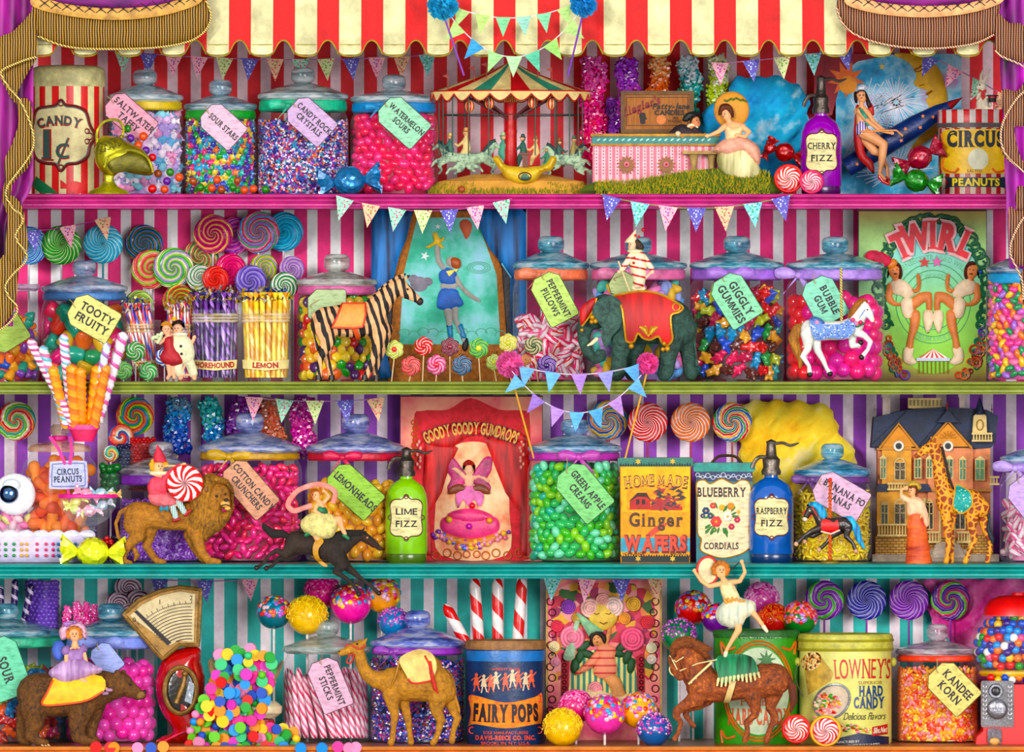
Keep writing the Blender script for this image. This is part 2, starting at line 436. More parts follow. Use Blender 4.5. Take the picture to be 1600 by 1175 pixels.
# ---- loose sweets
def sw_ball(): return G().ball(0,0,0,.5)
def sw_oval(): return G().ball(0,0,0,.5,1,.7,.72,14,9)
def sw_bean():
 g=G().ball(0,0,0,.5,1,.58,.58,14,9);g.v=[(x,y+.35*x*x,d) for x,y,d in g.v];return g
def sw_disc(): return G().ball(0,0,0,.5,1,1,.42,14,8)
def sw_drop():
 return G().lathe(0,0,[(0,-.5),(.2,-.47),(.34,-.32),(.42,0),(.5,.32),(.46,.44),(0,.48)],14)
def sw_crumple():
 g=G().ball(0,0,0,.46,1.1,.8,.7,12,8).jitter(.07,3)
 for s in (-1,1): g.puff([(s*.35,-.05),(s*.8,-.35),(s*.72,-.05),(s*.85,.3),(s*.35,.08)],.06,0,.15)
 return g
def sw_star(): return G().puff(star(0,0,.55,.3,5),.22,0,.12)
def sw_gem(): return G().ball(0,0,0,.52,1.1,.6,.8,5,3).jitter(.12,5)
def sw_pillow():
 g=G().ball(0,0,0,.5,1,.5,.42,14,9);g.v=[(max(-.5,min(.5,x*1.25)),y,d) for x,y,d in g.v];return g
def sw_peanut(): return G().lathe(0,0,[(0,-.5),(.13,-.47),(.22,-.36),(.23,-.2),(.18,0),(.23,.2),(.22,.36),(.13,.47),(0,.5)],12)
def sw_bear():
 return fuse([limb([(0,-.3,.23),(0,-.28,.23)]),limb([(0,.0,.27),(0,.22,.3)])]+[limb([(s*.14,-.48,.08),(s*.14,-.45,.08)]) for s in (-1,1)]+
    [limb([(s*.18,-.02,.11),(s*.26,.04,.1,-.16)]) for s in (-1,1)]+[limb([(s*.14,.38,.14),(s*.18,.46,.12,-.14)]) for s in (-1,1)],.06,1)
def sw_banana():
 g=G().tube([(-.5,-.1,0),(-.3,.06,0),(0,.14,0),(.3,.06,0),(.5,-.1,0)],[.05,.15,.18,.15,.05],8);return g
def sw_corn(): return G().lathe(0,0,[(0,-.5),(.1,-.45),(.24,0),(.33,.38),(.28,.48),(0,.5)],10,.7)
def sw_coin(): return G().slab(ell(0,0,.5,.5,22),-.13,.13)
def sw_ring(): return G().ring(0,0,0,.36,.16,14,6)
def sw_knot():
 g=G().ball(0,0,0,.5,1,.5,.5,14,9).jitter(.04,8);return g
SW=dict(ball=sw_ball,oval=sw_oval,bean=sw_bean,disc=sw_disc,drop=sw_drop,crumple=sw_crumple,star=sw_star,gem=sw_gem,pillow=sw_pillow,
   peanut=sw_peanut,bear=sw_bear,banana=sw_banana,corn=sw_corn,ring=sw_ring,coin=sw_coin,nut=sw_knot)
_sw={}
def sweet_mesh(kind,size,m,name):
 k=(kind,size,m.name)
 if k not in _sw:
  if ('g',kind) not in _sw: _sw[('g',kind)]=SW[kind]()
  g=_sw[('g',kind)]
  me=bpy.data.meshes.new(name);me.from_pydata([(x*size*S,d*size*S,-y*size*S) for x,y,d in g.v],[],g.f);me.materials.append(m)
  bm=bmesh.new();bm.from_mesh(me);bmesh.ops.recalc_face_normals(bm,faces=bm.faces);bm.to_mesh(me);bm.free();me.shade_smooth()
  if kind in ('gem','crumple','coin'): me.set_sharp_from_angle(angle=.5)
  _sw[k]=me
 return _sw[k]
def sweet(name,kind,size,m,x,y,Y,label,cat='sweet',group=None,rot=None,d=0):
 o=bpy.data.objects.new(name,sweet_mesh(kind,size,m,name));COL.objects.link(o);o.location=W(x,y,Y,d)
 o.rotation_euler=rot if rot is not None else (R.uniform(-.5,.5),R.uniform(0,6.28),R.uniform(-.6,.6))
 return tagit(o,label,cat,group)
def fill(name,kind,size,mats,cx,rad,y0,y1,Y,label,group,sq=.85,cap=300,core=None,rag=1.0,dy=None,dx=.8,top=True,cat='sweet',mixrow=None):
 """sweets against the glass of a round jar, round a packed core"""
 if not isinstance(mats,(list,tuple)): mats=[mats]
 dy=dy or dict(nut=.54,oval=.6,bean=.56,bear=.62,crumple=.62).get(kind,.74)
 g=G();n=40;rows=16;rc=rad-size*.62;v=[]
 prof=[(0,y0+size*.5)]+[(rc*(.7 if k == 0 else 1),y0+size*.5+(y1-y0-size*.5)*k/rows) for k in range(rows+1)]+[(0,y1)]
 g.lathe(cx,0,prof,n,sq);rr=random.Random(len(label));g.v=[(cx+(x-cx)*(1+rr.uniform(-.03,.01)),y,d*(1+rr.uniform(-.03,.01))) for x,y,d in g.v]
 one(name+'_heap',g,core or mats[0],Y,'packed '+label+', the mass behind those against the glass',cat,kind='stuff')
 spots=[];y=y1-size*.5;r_i=0
 while y > y0:
  rr_=rad-size*.5-1.5;m=max(3,int(PI*rr_/(size*dx)))
  for k in range(m):
   a=-PI/2*1.04+PI*1.04*(k+.5*(r_i % 2))/m+R.uniform(-.02,.02)
   yy=y+R.uniform(-1,1)*size*.14
   if yy < y0+size*.4*rag*math.sin(a*7+cx): continue
   spots.append((cx+rr_*math.sin(a),yy,-rr_*sq*math.cos(a)))
  y -= size*dy;r_i += 1
 if top:
  for q in (.72,.4):
   m=max(3,int(PI*rad*q/(size*.95)))
   for k in range(m):
    a=-PI/2+PI*(k+.5)/m;spots.append((cx+rad*q*math.sin(a),y0+size*(.45-.35*(1-q))+R.uniform(-.2,.2)*size,-rad*q*sq*math.cos(a)))
 spots.sort(key=lambda p: p[2]);rest=spots[cap:];spots=spots[:cap]
 for x,y,d in spots:
  m=mats[int(R.random()*len(mats))] if not mixrow else mixrow(x,y,mats)
  sweet(name,kind,size*R.uniform(.92,1.1),m,x,y,Y,label,cat,group,d=d)
 if rest:
  g=G();b=SW[kind]()
  for x,y,d in rest: g.put([(x+p*size,y+q*size,d+r*size) for p,q,r in b.v],b.f)
  one(name+'_remainder',g,mats[0],Y,'more '+label+', round the sides of the jar',cat,kind='stuff')
def pour(name,mats,cx,rad,y0,y1,Y,label,sq=.85,size=5,n=900,kind='gem',cat='sweets'):
 """sweets so small that nobody could count them: one mass whose skin is little pieces"""
 g=G();b=SW[kind]();rc=rad-size*.8
 g.lathe(cx,0,[(0,y0+2),(rc*.8,y0+2),(rc,y0+5),(rc,y1),(0,y1)],40,sq)
 for i in range(n):
  a=R.uniform(-1.65,1.65);y=R.uniform(y0,y1-size*.5);r=rad-size*.55-1;an=R.uniform(0,6.28);c,s_=math.cos(an),math.sin(an);g.cur=R.randrange(len(mats))
  x,d=cx+r*math.sin(a),-r*sq*math.cos(a)
  g.put([(x+(p*c-q*s_)*size,y+(p*s_+q*c)*size,d+w*size) for p,q,w in b.v],b.f)
 return one(name,g,mats,Y,label,cat,kind='stuff')
# ---- a glass storage jar with its lid, knob, neck band and bow
def jar(label,x0,x1,ktop,rim,row,Y=.15,lid='a8d4ec',kw=34,kh=24,rib=None,bow=None,body=None,group='glass sweet jars on the shelves',bodyg=None,sq=.85,lidh=None,neck=20,lida=.62,name='glass_jar'):
 cx,rad=(x0+x1)/2,(x1-x0)/2;base=floor(row,Y);t=T(name,label,'jar',cx,base,Y,group)
 t.add('jar_body',G().lathe(cx,0,[(0,base-.5),(rad*.9,base-.5),(rad*.97,base-4),(rad,base-10),(rad,rim+neck+24),(rad*.985,rim+neck+14),(rad*.94,rim+neck+6),(rad*.9,rim+neck),(rad*.9,rim+5)],48,sq),bodyg or glass())
 kt,kb=ktop,ktop+kh;L=rim-kb
 pr=[(rad*.9,rim+8),(rad*.99,rim+4),(rad*1.0,rim),(rad*.97,rim-3),(rad*.86,rim-L*.28),(rad*.8,rim-L*.34),(rad*.6,rim-L*.62),(rad*.55,rim-L*.66),(kw*.55,rim-L*.92),(kw*.36,kb)]
 lo=t.add('lid',G().lathe(cx,0,[(0,rim+8)]+pr+[(0,kb)],48,sq),glass(lid,lida,shade(lid,1.5),.1,.9),ang=.5)
 k=kw/2
 t.add('knob',G().lathe(cx,0,[(k*.6,kb+3),(k*.62,kb),(k*.9,kb-kh*.12),(k,kb-kh*.3),(k,kt+kh*.28),(k*.86,kt+kh*.08),(k*.6,kt),(k*.45,kt+1),(k*.35,kt+kh*.25),(0,kt+kh*.3)],20,1),glass(lid,lida*.75,shade(lid,1.65),.08,.95),lo)
 if rib:
  m=M(rib,.4,.4,.6,vs=50)
  t.add('ribbon',G().lathe(cx,0,[(rad*.905,rim+7),(rad*.96,rim+9),(rad*.95,rim+13),(rad*.97,rim+neck*.5+8),(rad*.955,rim+neck+1),(rad*.905,rim+neck+3)],40,sq).jitter(.5,4),m)
  if bow:
   bx,s_=bow[0],bow[1];by=rim+neck*.6+4;dd=-sq*math.sqrt(max((rad*.95)**2-(bx-cx)**2,0))-3
   g=G();
   for q in (-1,1):
    g.puff(catmull([(bx,by-2),(bx+q*s_*.5,by-s_*.35),(bx+q*s_,by-s_*.25),(bx+q*s_*.95,by+s_*.1),(bx+q*s_*.45,by+s_*.15),(bx,by+2)]),s_*.12,dd,3)
   for q in (-1,1): g.puff([(bx-2,by),(bx+q*s_*.55-4,by+s_*.85),(bx+q*s_*.62,by+s_*.72),(bx+q*s_*.75+3,by+s_*.8),(bx+3,by)],1.6,dd-1,3)
   g.ball(bx,by,dd-1,s_*.17,1,1,.8)
   t.add('bow',g,M(shade(rib,1.12),.38,.4,.6,vs=50))
 return t,cx,rad
def gift_tag(cx,cy,w,h,ang,lines,col,Y,label,th=9,hole=-1,serif=True,wx=.86,string=None,sp=.1,inkc='231c26',group='paper tags hung on the jars'):
 t=T('paper_tag',label,'tag',cx,cy,Y,group);x0,x1,y0,y1=cx-w/2,cx+w/2,cy-h/2,cy+h/2;c=h*.24
 o=[(x0,y0+c),(x0+c,y0),(x1-3,y0),(x1,y0+3),(x1,y1-3),(x1-3,y1),(x0+c,y1),(x0,y1-c)]
 rim_=rot2(o,cx,cy,ang)
 t.add('card',G().slab(rim_,0,1.6),NT_card(col),ang=.5)
 n=len(lines);lh=th*1.5
 if lines:
  g=G()
  for i,ln_ in enumerate(lines):
   off=(i-(n-1)/2)*lh;g.text(ln_,cx+3,cy+off,th,0,-.35,wx,serif=serif,bold=.03,sp=sp)
  g.turn(cx,cy,ang);t.add('lettering',g,INK(inkc))
 hx,hy=rot2([(x0+6,cy)],cx,cy,ang)[0];sx,sy=string or (hx-4,hy-16)
 t.add('string',G().tube(catmull([(hx+1,hy+1,-1),(hx-2,hy-3,-2.5),((hx+sx)/2,(hy+sy)/2-2,0),(sx,sy,6)],5,False),.7,6),M('b9a878',.8))
 t.add('edge_line',G().tube([(a,b,-.1) for a,b in rot2(o,cx,cy,ang)],.6,4,True),M(shade(col,.5),.7),label='darker worn edge')
 return t
@cached
def NT_card(c):
 n=NT();v=n.obj();a=n.noise(n.scale(v,1,1,4),60,5,.7)
 return n.done(n.ramp(a,[(.32,shade(c,.78)),(.5,c),(.68,shade(c,1.12))],False),.75,0,.2)
# ---- bunting
FLORAL=[('a7d8c0',['c93a7a','2f8a4a','e2f0d8','d94f8e']),('e9c3a4',['c9353f','e9c3a4','d6567a','7c9a3c']),('d9e3b0',['5d9a2c','c2485f','d9e3b0','88b53c']),
   ('6a63b5',['b9c8ee','3b3f92','8e84d6','d7e0f5']),('efb6c4',['c42f7d','efd9b4','d9579a','8a4fae']),('8fd0d0',['2a8f6a','1f7fae','dff0e0','3fae63'])]
def bunting(label,x0,y0,x1,y1,sag,n,size,cols,Y,cord='b98ab8',group='strings of paper bunting',t0=.06,t1=.94,fw=.8,plain=False,rad=.8):
 t=T('bunting',label,'bunting',(x0+x1)/2,(y0+y1)/2,Y,group)
 f=lambda q: (x0+(x1-x0)*q,y0+(y1-y0)*q+4*sag*q*(1-q))
 t.add('cord',G().tube([(*f(k/30),0) for k in range(31)],rad,6),M(cord,.7))
 for i in range(n):
  q=t0+(t1-t0)*i/max(n-1,1);x,y=f(q);a,b=f(q-.01),f(q+.01);an=math.degrees(math.atan2(b[1]-a[1],b[0]-a[0]))
  w=size*fw/2;o=rot2([(x-w,y-1),(x+w,y-1),(x+R.uniform(-1,1),y+size)],x,y,an+R.uniform(-5,5))
  c=cols[i % len(cols)]
  m=speck(c[0],c[1]) if not plain else NT_card(c)
  t.add('flag',G().slab(o,-1.2,-.2),m,org=(x,y))
 return t
# ---- lollipops
def lolly(cx,cy,r,cols,Y,label,row,n_=6,tw=1.3,th=5,line='ffffff',stick='e9d9e2',sr=1.6,sl=None,group='swirl lollipops',lw=.12,lean=0,p=.6,name='lollipop',bot=None):
 base=bot or floor(row,Y);t=T(name,label,'lollipop',cx,cy,Y,group)
 prof=[(0,-th),(r*.5,-th*.97),(r*.85,-th*.75),(r*.97,-th*.35),(r,0),(r*.97,th*.35),(r*.85,th*.75),(0,th)]
 g=G();v=[];f=[];n=48
 for q,d in prof:
  for k in range(n): v.append((cx+q*math.cos(2*PI*k/n),cy+q*math.sin(2*PI*k/n),d))
 for i in range(len(prof)-1):
  for k in range(n): f.append((i*n+k,i*n+(k+1) % n,(i+1)*n+(k+1) % n,(i+1)*n+k))
 g.put(v,f)
 t.add('candy_disc',g,swirl(tuple(cols),n_,tw,r*sc(Y),line=line,lw=lw,p=p))
 e=sl if sl else base-cy
 t.add('stick',G().tube([(cx,cy+r-3,0),(cx+lean,cy+e,0)],sr,8),M(stick,.5))
 return t
def pinwheel(cx,cy,r,cols,Y,label,row,center=None,lean=0,group='little petalled swirl pops',stick='e3c9a0'):
 t=T('petal_lollipop',label,'lollipop',cx,cy,Y,group);n=6
 o=[]
 for k in range(96):
  a=2*PI*k/96;o.append((cx+r*(.86+.16*abs(math.sin(n*a/2)))*math.cos(a),cy+r*(.86+.16*abs(math.sin(n*a/2)))*math.sin(a)))
 t.add('petal_disc',G().puff(o,5,0,2.5),swirl(tuple(cols),n,.45,r*sc(Y),line='f4e6e0',lw=.13,p=1))
 if center: t.add('centre_button',G().ball(cx,cy,-4,r*.3,1,1,.5),gloss(center))
 t.add('stick',G().tube([(cx,cy+r*.8,0),(cx+lean,floor(row,Y),0)],1,6),M(stick,.5))
 return t
# ---- rock candy
def rock(cx,y0,y1,w,cols,Y,label,group='rock candy sticks',size=8,wob=3,seed=1):
 t=T('rock_candy',label,'rock candy',cx,y1,Y,group);g=G();rr=random.Random(seed*7+int(cx));
 g.cur=len(cols)//2;g.lathe(cx,0,[(0,y0+4),(w*.28,y0+6),(w*.32,(y0+y1)/2),(w*.28,y1-4),(0,y1-2)],12,.8)
 n=int((y1-y0)*w/(size*size)*7);b=SW['gem']()
 for i in range(n):
  y=rr.uniform(y0+4,y1-4);a=math.asin(rr.uniform(-1,1))*1.1 if i % 5 else rr.uniform(-PI,PI);q=(w*.5-size*.3)*(1 if y > y0+10 else .75)+rr.uniform(-1.5,1.5)
  x,d=cx+q*math.sin(a)+wob*math.sin(y*.09+cx),-q*.8*math.cos(a);s_=size*rr.uniform(.5,1.15);an=rr.uniform(0,6.28);c,s2=math.cos(an),math.sin(an)
  k=(y-y0)/(y1-y0)*len(cols)+rr.uniform(-.8,.8);g.cur=max(0,min(len(cols)-1,int(k)))
  g.put([(x+(p*c-r*s2)*s_,y+(p*s2+r*c)*s_,d+u*s_) for p,r,u in b.v],b.f)
 t.add('sugar_crystals',g,[gloss(c,.35) for c in cols],ang=.4)
 t.add('stick',G().tube([(cx,y1-6,0),(cx,y1+3,0)],2,8),M('e6cfa4'))
 return t
# ---- twist-wrapped sweet
def twistwrap(cx,cy,w,ang,c,Y,label,c2=None,group='large foil wrapped sweets',d=0):
 t=T('wrapped_sweet',label,'wrapped sweet',cx,cy,Y,group);r=w*.24;m=foil(c,c2)
 g=G().ball(cx,cy,d,r,1.12,1,.85,18,12).jitter(r*.06,int(w));g.turn(cx,cy,ang);t.add('sweet_body',g,m,ang=.45)
 for s_ in (-1,1):
  g=G();n=15;v=[];f=[]
  for i in range(5):
   q=i/4;rad=(r*.18)+(r*.8)*q**.8
   for k in range(n):
    a=2*PI*k/n;rp=rad*(1+(.28 if k % 2 else -.2)*q);v.append((cx+s_*(r*1.0+(w*.5-r)*q*(1+.1*(k % 3)*q)),cy+rp*math.cos(a),d+rp*.6*math.sin(a)))
  for i in range(4):
   for k in range(n): f.append((i*n+k,i*n+(k+1) % n,(i+1)*n+(k+1) % n,(i+1)*n+k))
  g.put(v,f);g.turn(cx,cy,ang);t.add('twisted_end',g,m,ang=.4)
 return t
def mint(cx,cy,r,cols,Y,label,core=None,line='fff4f0',d=0,n_=5):      # clear round sweet with a pinwheel inside, in cellophane
 t=T('round_sweet',label,'sweet',cx,cy,Y,'round boiled sweets leaning on the shelf')
 t.add('sweet_body',G().ball(cx,cy,d,r,1,1,.5,28,16),gloss(cols[0]))
 t.add('pinwheel_face',G().ball(cx,cy,d-r*.3,r*.8,1,1,.42,28,12),swirl(tuple(cols),n_,.3,r*sc(Y)*.8,line=line,lw=.38,p=1))
 if core: t.add('rim',G().ring(cx,cy,d-r*.16,r*.86,r*.13,32),gloss(core))
 return t
# ---- soda siphon
def siphon(cx,w,ytop,row,liquid,name_lines,label,Y,head='6a625c',sh=None):
 base=floor(row,Y);r=w/2;t=T('soda_siphon',label,'bottle',cx,base,Y,'soda siphons');sh=sh or ytop+62
 t.add('bottle_body',G().lathe(cx,0,[(0,base),(r*.86,base),(r*.93,base-4),(r*.93,base-12),(r*1.0,base-16),(r,sh+42),(r*.97,sh+28),(r*.8,sh+14),(r*.5,sh+6),(r*.3,sh+2),(r*.29,sh-8),(0,sh-8)],40,.8),siph(liquid))
 t.add('base_band',G().lathe(cx,0,[(r*.88,base),(r*.96,base-4),(r*.96,base-14),(r*.9,base-17)],40,.81),gloss(shade(liquid,.6)))
 m=M(head,.35,.5,.6,metal=.8)
 hh=t.add('siphon_head',G().lathe(cx,0,[(0,sh-2),(r*.42,sh-2),(r*.44,sh-8),(r*.36,sh-14),(r*.4,sh-26),(r*.25,sh-32),(r*.2,ytop+8),(r*.24,ytop+4),(0,ytop)],16),m)
 t.add('spout',G().tube(catmull([(cx-2,sh-28,-3),(cx-r*.5,sh-30,-4),(cx-r*.75,sh-22,-4),(cx-r*.86,sh-12,-4)],5,False),[3.2]*16,8),m,hh)
 t.add('lever',G().tube(catmull([(cx+2,ytop+8,-3),(cx+r*.5,ytop+6,-4),(cx+r*.85,ytop+10,-3),(cx+r*1.25,ytop+6,-3)],5,False),[2.4]*12+[2,1.6,1.2,.8],8),m,hh)
 ly=(sh+base)/2-4;wr=wrapc(cx,r,-r*.8,.8);q=r*.76
 o=catmull([(cx-q,ly-20),(cx-q*.75,ly-28),(cx-q*.3,ly-29),(cx,ly-34),(cx+q*.3,ly-29),(cx+q*.75,ly-28),(cx+q,ly-20),(cx+q*.93,ly),(cx+q,ly+20),(cx+q*.75,ly+28),(cx+q*.3,ly+29),(cx,ly+34),(cx-q*.3,ly+29),(cx-q*.75,ly+28),(cx-q,ly+20),(cx-q*.93,ly)],4)
 lb=t.add('paper_label',G().sheet(o,-.5,wr),NT_card('e9e0ae'));g=G().tube([(a,b,wr(a,b)-.8) for a,b in o],.9,5,True)
 for s_ in (-1,1):
  g.ring(cx+s_*q,ly,wr(cx+q,0)-1,3.4,.8,12,5);g.ring(cx,ly+s_*33,wr(cx,0)-1,3.2,.8,12,5)
 t.add('label_border',g,M('6b2430',.5),lb)
 g=G();m_=len(name_lines)
 for i,s_ in enumerate(name_lines): g.text(s_,cx,ly+(i-(m_-1)/2)*19,9.5,0,-1,wrap=wr,bold=.02,fit=min(r*1.36,8.6*len(s_)))
 t.add('lettering',g,INK('2b1a20'),lb)
 return t
@cached
def siph(c):
 n=NT();f=n.new('LayerWeight');f.inputs[0].default_value=.35
 col=n.ramp(f.outputs['Facing'],[(0,shade(c,1.1)),(.55,c),(1,shade(c,.45))],False)
 return n.done(n.brush(c,.15),.12,coat=.8)
# ---- cake pop
def cakepop(cx,cy,r,c,Y,label,tops,n=70,kind='disc',ts=6,row=4,stick=True,group='cake pops',cover=.35,bot=None):
 t=T('cake_pop',label,'cake pop',cx,cy,Y,group)
 t.add('iced_ball',G().ball(cx,cy,0,r,1,.97,1,28,18),gloss(c,.3))
 g=G();b=SW[kind]() if kind != 'strand' else None
 for i in range(n):
  a=R.uniform(0,6.28);u=R.uniform(-1,cover-.25+.2*math.sin(3*a));q=math.sqrt(max(0,1-u*u));nx,ny,nd=q*math.cos(a),u,q*math.sin(a)
  if nd > .35: nd=-nd
  g.cur=R.randrange(len(tops));x,y,d=cx+nx*r,cy+ny*r*.97,nd*r
  if b:
   M_=Vector((nx,ny,nd)).to_track_quat('Z','Y').to_matrix()
   g.put([tuple(Vector((x,y,d))+M_ @ Vector((p*ts,s_*ts,w*ts))) for p,s_,w in b.v],b.f)
  else:
   dv=Vector((R.uniform(-1,1),R.uniform(-1,1),R.uniform(-1,1)));nn=Vector((nx,ny,nd));dv=(dv-nn*dv.dot(nn)).normalized()*ts+nn*1.5
   g.tube([(x,y,d),tuple(Vector((x,y,d))+dv)],.9,5)
 t.add('sprinkles',g,[gloss(k,.1) for k in tops],kind='stuff')
 if stick: t.add('stick',G().tube([(cx,cy+r-2,0),(cx,bot or floor(row,Y),0)],2,8),M('efe4e4',.5))
 return t
def pompom(cx,cy,r,c,Y,label,stick_to=None,sc_='8a4fae'):
 t=T('pompom_wand',label,'pompom',cx,cy,Y,'tissue pompoms on wands');g=G();rr=random.Random(int(cx));g.ball(cx,cy,0,r*.7)
 for i in range(520):
  u=rr.uniform(-1,1);a=rr.uniform(0,6.28);q=math.sqrt(1-u*u);n=Vector((q*math.cos(a),u,q*math.sin(a)))
  e=Vector((cx,cy,0));L=r*rr.uniform(.85,1.08);p=n.orthogonal().normalized()*r*.13
  g.put([e+n*r*.4,e+n*L+p,e+n*L*.97-p,e+n*r*.4-p*.3],[(0,1,2,3)])
 t.add('tissue_puff',g,M(c,.8,.4,.2))
 if stick_to: t.add('wand',G().tube([(cx,cy+r*.5,3),(*stick_to,3)],1.5,8),M(sc_,.4))
 return t
# ---- cloud of spun sugar
def floss(o,th,cols,Y,label,d=0,sc_=14):
 g=G().puff(catmull(o,4),th,d,4.5);rr=random.Random(3)
 g.v=[(x+3*math.sin(y*.21+d_*.2),y+3*math.sin(x*.19),d_+3.5*math.sin(x*.16+y*.13)+rr.uniform(-.8,.8)) for x,y,d_ in g.v]
 n=NT();v=n.obj();a=n.noise(v,sc_,6,.62)
 m=n.done(n.ramp(a,[(.3,cols[0]),(.42,cols[1]),(.56,cols[2]),(.68,cols[3])],False),.9,0,1,bv=n.noise(v,60,6,.7))
 return one('cotton_candy',g,m,Y,label,'cotton candy','clouds of cotton candy',ang=3)
# ---- creatures: an animal or doll is one continuous skin with the extras as parts
def figure(name,label,cat,Y,row_or_y,chains,m,extras=(),vox=1.5,smooth=3,group=None,fl=.8,base=None,puffs=(),bodyname='body'):
 xs=[p[0] for c in chains for p in c];cx=(min(xs)+max(xs))/2;by=row_or_y
 t=T(name,label,cat,cx,by,Y,group)
 for i in range(1,len(chains)):     # a thin core under the clothes keeps the body in one piece
  a=chains[i][0];q=min((z for c in chains[:i] for z in c),key=lambda z: math.hypot(z[0]-a[0],z[1]-a[1]))
  if math.hypot(q[0]-a[0],q[1]-a[1]) > a[2]+q[2]-1: chains=chains+[[(*a[:2],1.9,*a[3:]),(*q[:2],1.9,*q[3:])]]
 gs=[limb(c,fl) for c in chains]+[G().puff(catmull(o,4) if sm else o,th,d,3) for o,th,d,sm in puffs]
 t.add(bodyname,fuse(gs,vox,smooth),m,ang=2)
 for e in extras: t.add(*e[:3],**(e[3] if len(e) > 3 else {}))
 return t
def skin_fingers(x,y,ang,s=1,curl=.2,d=0):    # palm with four fingers and a thumb; ang points along the hand
 out=[];c,q=math.cos(math.radians(ang)),math.sin(math.radians(ang))
 P=lambda u,v: (x+(u*c-v*q)*s,y+(u*q+v*c)*s)
 out.append([(*P(0,0),1.5*s,d),(*P(3,0),2*s,d)])
 for k,L in ((-1.8,3.4),(-.6,4.2),(.6,4),(1.8,3)): out.append([(*P(3.5,k),.72*s,d),(*P(3.5+L*.55,k*1.15),.66*s,d-.4*s),(*P(3.5+L,k*1.2+L*curl),.5*s,d-1.2*s)])
 out.append([(*P(1,-1.8),.8*s,d),(*P(3,-3.6),.65*s,d-.6*s),(*P(4.4,-4),.5*s,d-1*s)])
 return out
def face(cx,cy,r,look=1,d=-5,lips='b03040',eye='20242c'):    # eyes, brows, nose, mouth for a small head; look = -1 left, 0 front, 1 right
 g=G();e=[]
 ox=look*r*.28
 for s_ in (-1,1):
  g.ball(cx+ox+s_*r*.34,cy-r*.05,d*.96,r*.13,1.3,.8,.6,8,6)
  g.tube([(cx+ox+s_*r*.2,cy-r*.3,d*.97),(cx+ox+s_*r*.52,cy-r*.3,d*.9)],r*.05,5)
 h=G().ball(cx+ox*1.1,cy+r*.42,d*.95,r*.18,1.3,.55,.6,8,6)
 return [('eyes',g,INK(eye)),('mouth',h,M(lips,.5))]
def cloth(o,th,d=0,sm=True,step=3): return G().puff(catmull(o,4) if sm else o,th,d,step)
# ================================================================ the room of shelves
scn=bpy.context.scene
cam=bpy.data.cameras.new('camera');co=bpy.data.objects.new('camera',cam);COL.objects.link(co);co.location=(.8,-D,.5875);co.rotation_euler=(PI/2,0,0)
cam.sensor_width=36;cam.lens=36*D/1.6;cam.clip_end=200;scn.camera=co
scn.view_settings.view_transform='Standard';scn.view_settings.look='None';scn.view_settings.gamma=1;scn.view_settings.exposure=EXPOSURE;scn.view_settings.use_curve_mapping=False
wd=bpy.data.worlds.new('daylight');scn.world=wd;wd.use_nodes=True;wd.node_tree.nodes['Background'].inputs[0].default_value=(1,.97,.96,1);wd.node_tree.nodes['Background'].inputs[1].default_value=WORLD
def sun(name,e,rx,rz,ang,c):
 l=bpy.data.lights.new(name,'SUN');l.energy=e;l.angle=math.radians(ang);l.color=c;o=bpy.data.objects.new(name,l);COL.objects.link(o);o.rotation_euler=(math.radians(rx),0,math.radians(rz));o.location=(.3,-3,3)
sun('daylight_sun',SUN,80,-22,10,(1,.97,.92))
sun('fill_sun',FILL_SUN,85,20,24,(1,.97,.98))  # added fill sun from the front right, brightens the shelf recesses
def setit(o): o['kind']='structure';return o
def struct(name,g,m,Y=0,org=(800,587)):
 O=W(*org,Y);o=bpy.data.objects.new(name,mesh(g,Y,O,[m],.7,name));o.location=O;COL.objects.link(o);o['kind']='structure';return o
BY=.30
s_=sc(BY);off=-(((480-800)*s_+.8)/(36.4*s_) % 1)
def wall(name,y0,y1,c1,c2):
 struct(name,G().box(-160,y0,1760,y1,0,12),stripes(c2,c1,36.4*s_,.44,'w',off+1,.22,.6),BY)
wall('wall_back',-40,312,'f43e4c','fce2e8');wall('wall_back.001',312,600,'fa4a92','ffffff')
wall('wall_back.002',600,886,'a452c8','fcecf8');wall('wall_back.003',886,1200,'18c2ba','fdf2f8')
struct('wall_left',G().box(-170,-40,-160,1200,-310,10),M('4a1f52',.8),BY);struct('wall_right',G().box(1760,-40,1770,1200,-310,10),M('4a1f52',.8),BY)
struct('ceiling',G().box(-170,-52,1770,-40,-310,12),M('6b2038',.8),BY);struct('floor',G().box(-170,1196,1770,1240,-420,12),M('6e4630',.8),BY)
def shelf(row,h,cols,label):
 y=SHELF[row];m=lambda c: M(c,.35,.3,.5,vs=25)
 t=T('shelf_board',label,'shelf',800,y,0)
 L0,L1=-150,1750
 t.add('plank',G().box(L0,y,L1,y+h*.86,4,298),m(cols[1]))
 prof=[(-4,0),(-9,.02),(-12,.1),(-11,.2),(-5,.27),(-3,.33),(-8,.38),(-9,.46),(-7,.55),(-4,.6),(-3,.66),(-6,.7),(-6,.8),(-2,.88),(0,1),(6,1),(6,0)]
 v,f=[],[]
 for x in (L0,L1): v += [(x,y+h*q,d) for d,q in prof]
 n=len(prof);f=[(i,(i+1) % n,n+(i+1) % n,n+i) for i in range(n)]+[tuple(range(n)),tuple(range(n,2*n))]
 t.add('moulded_edge',G().put(v,f),m(cols[0]),ang=.5);return t
shelf(1,23,('c84c90','984068'),'raspberry pink wooden shelf with moulded edge, topmost');shelf(2,20,('98a458','6c7834'),'olive green wooden shelf with moulded edge')
shelf(3,23,('1ea29c','0f7a78'),'teal wooden shelf with moulded edge');shelf(4,26,('e39a62','a8683f'),'light orange brown wooden shelf at the bottom')
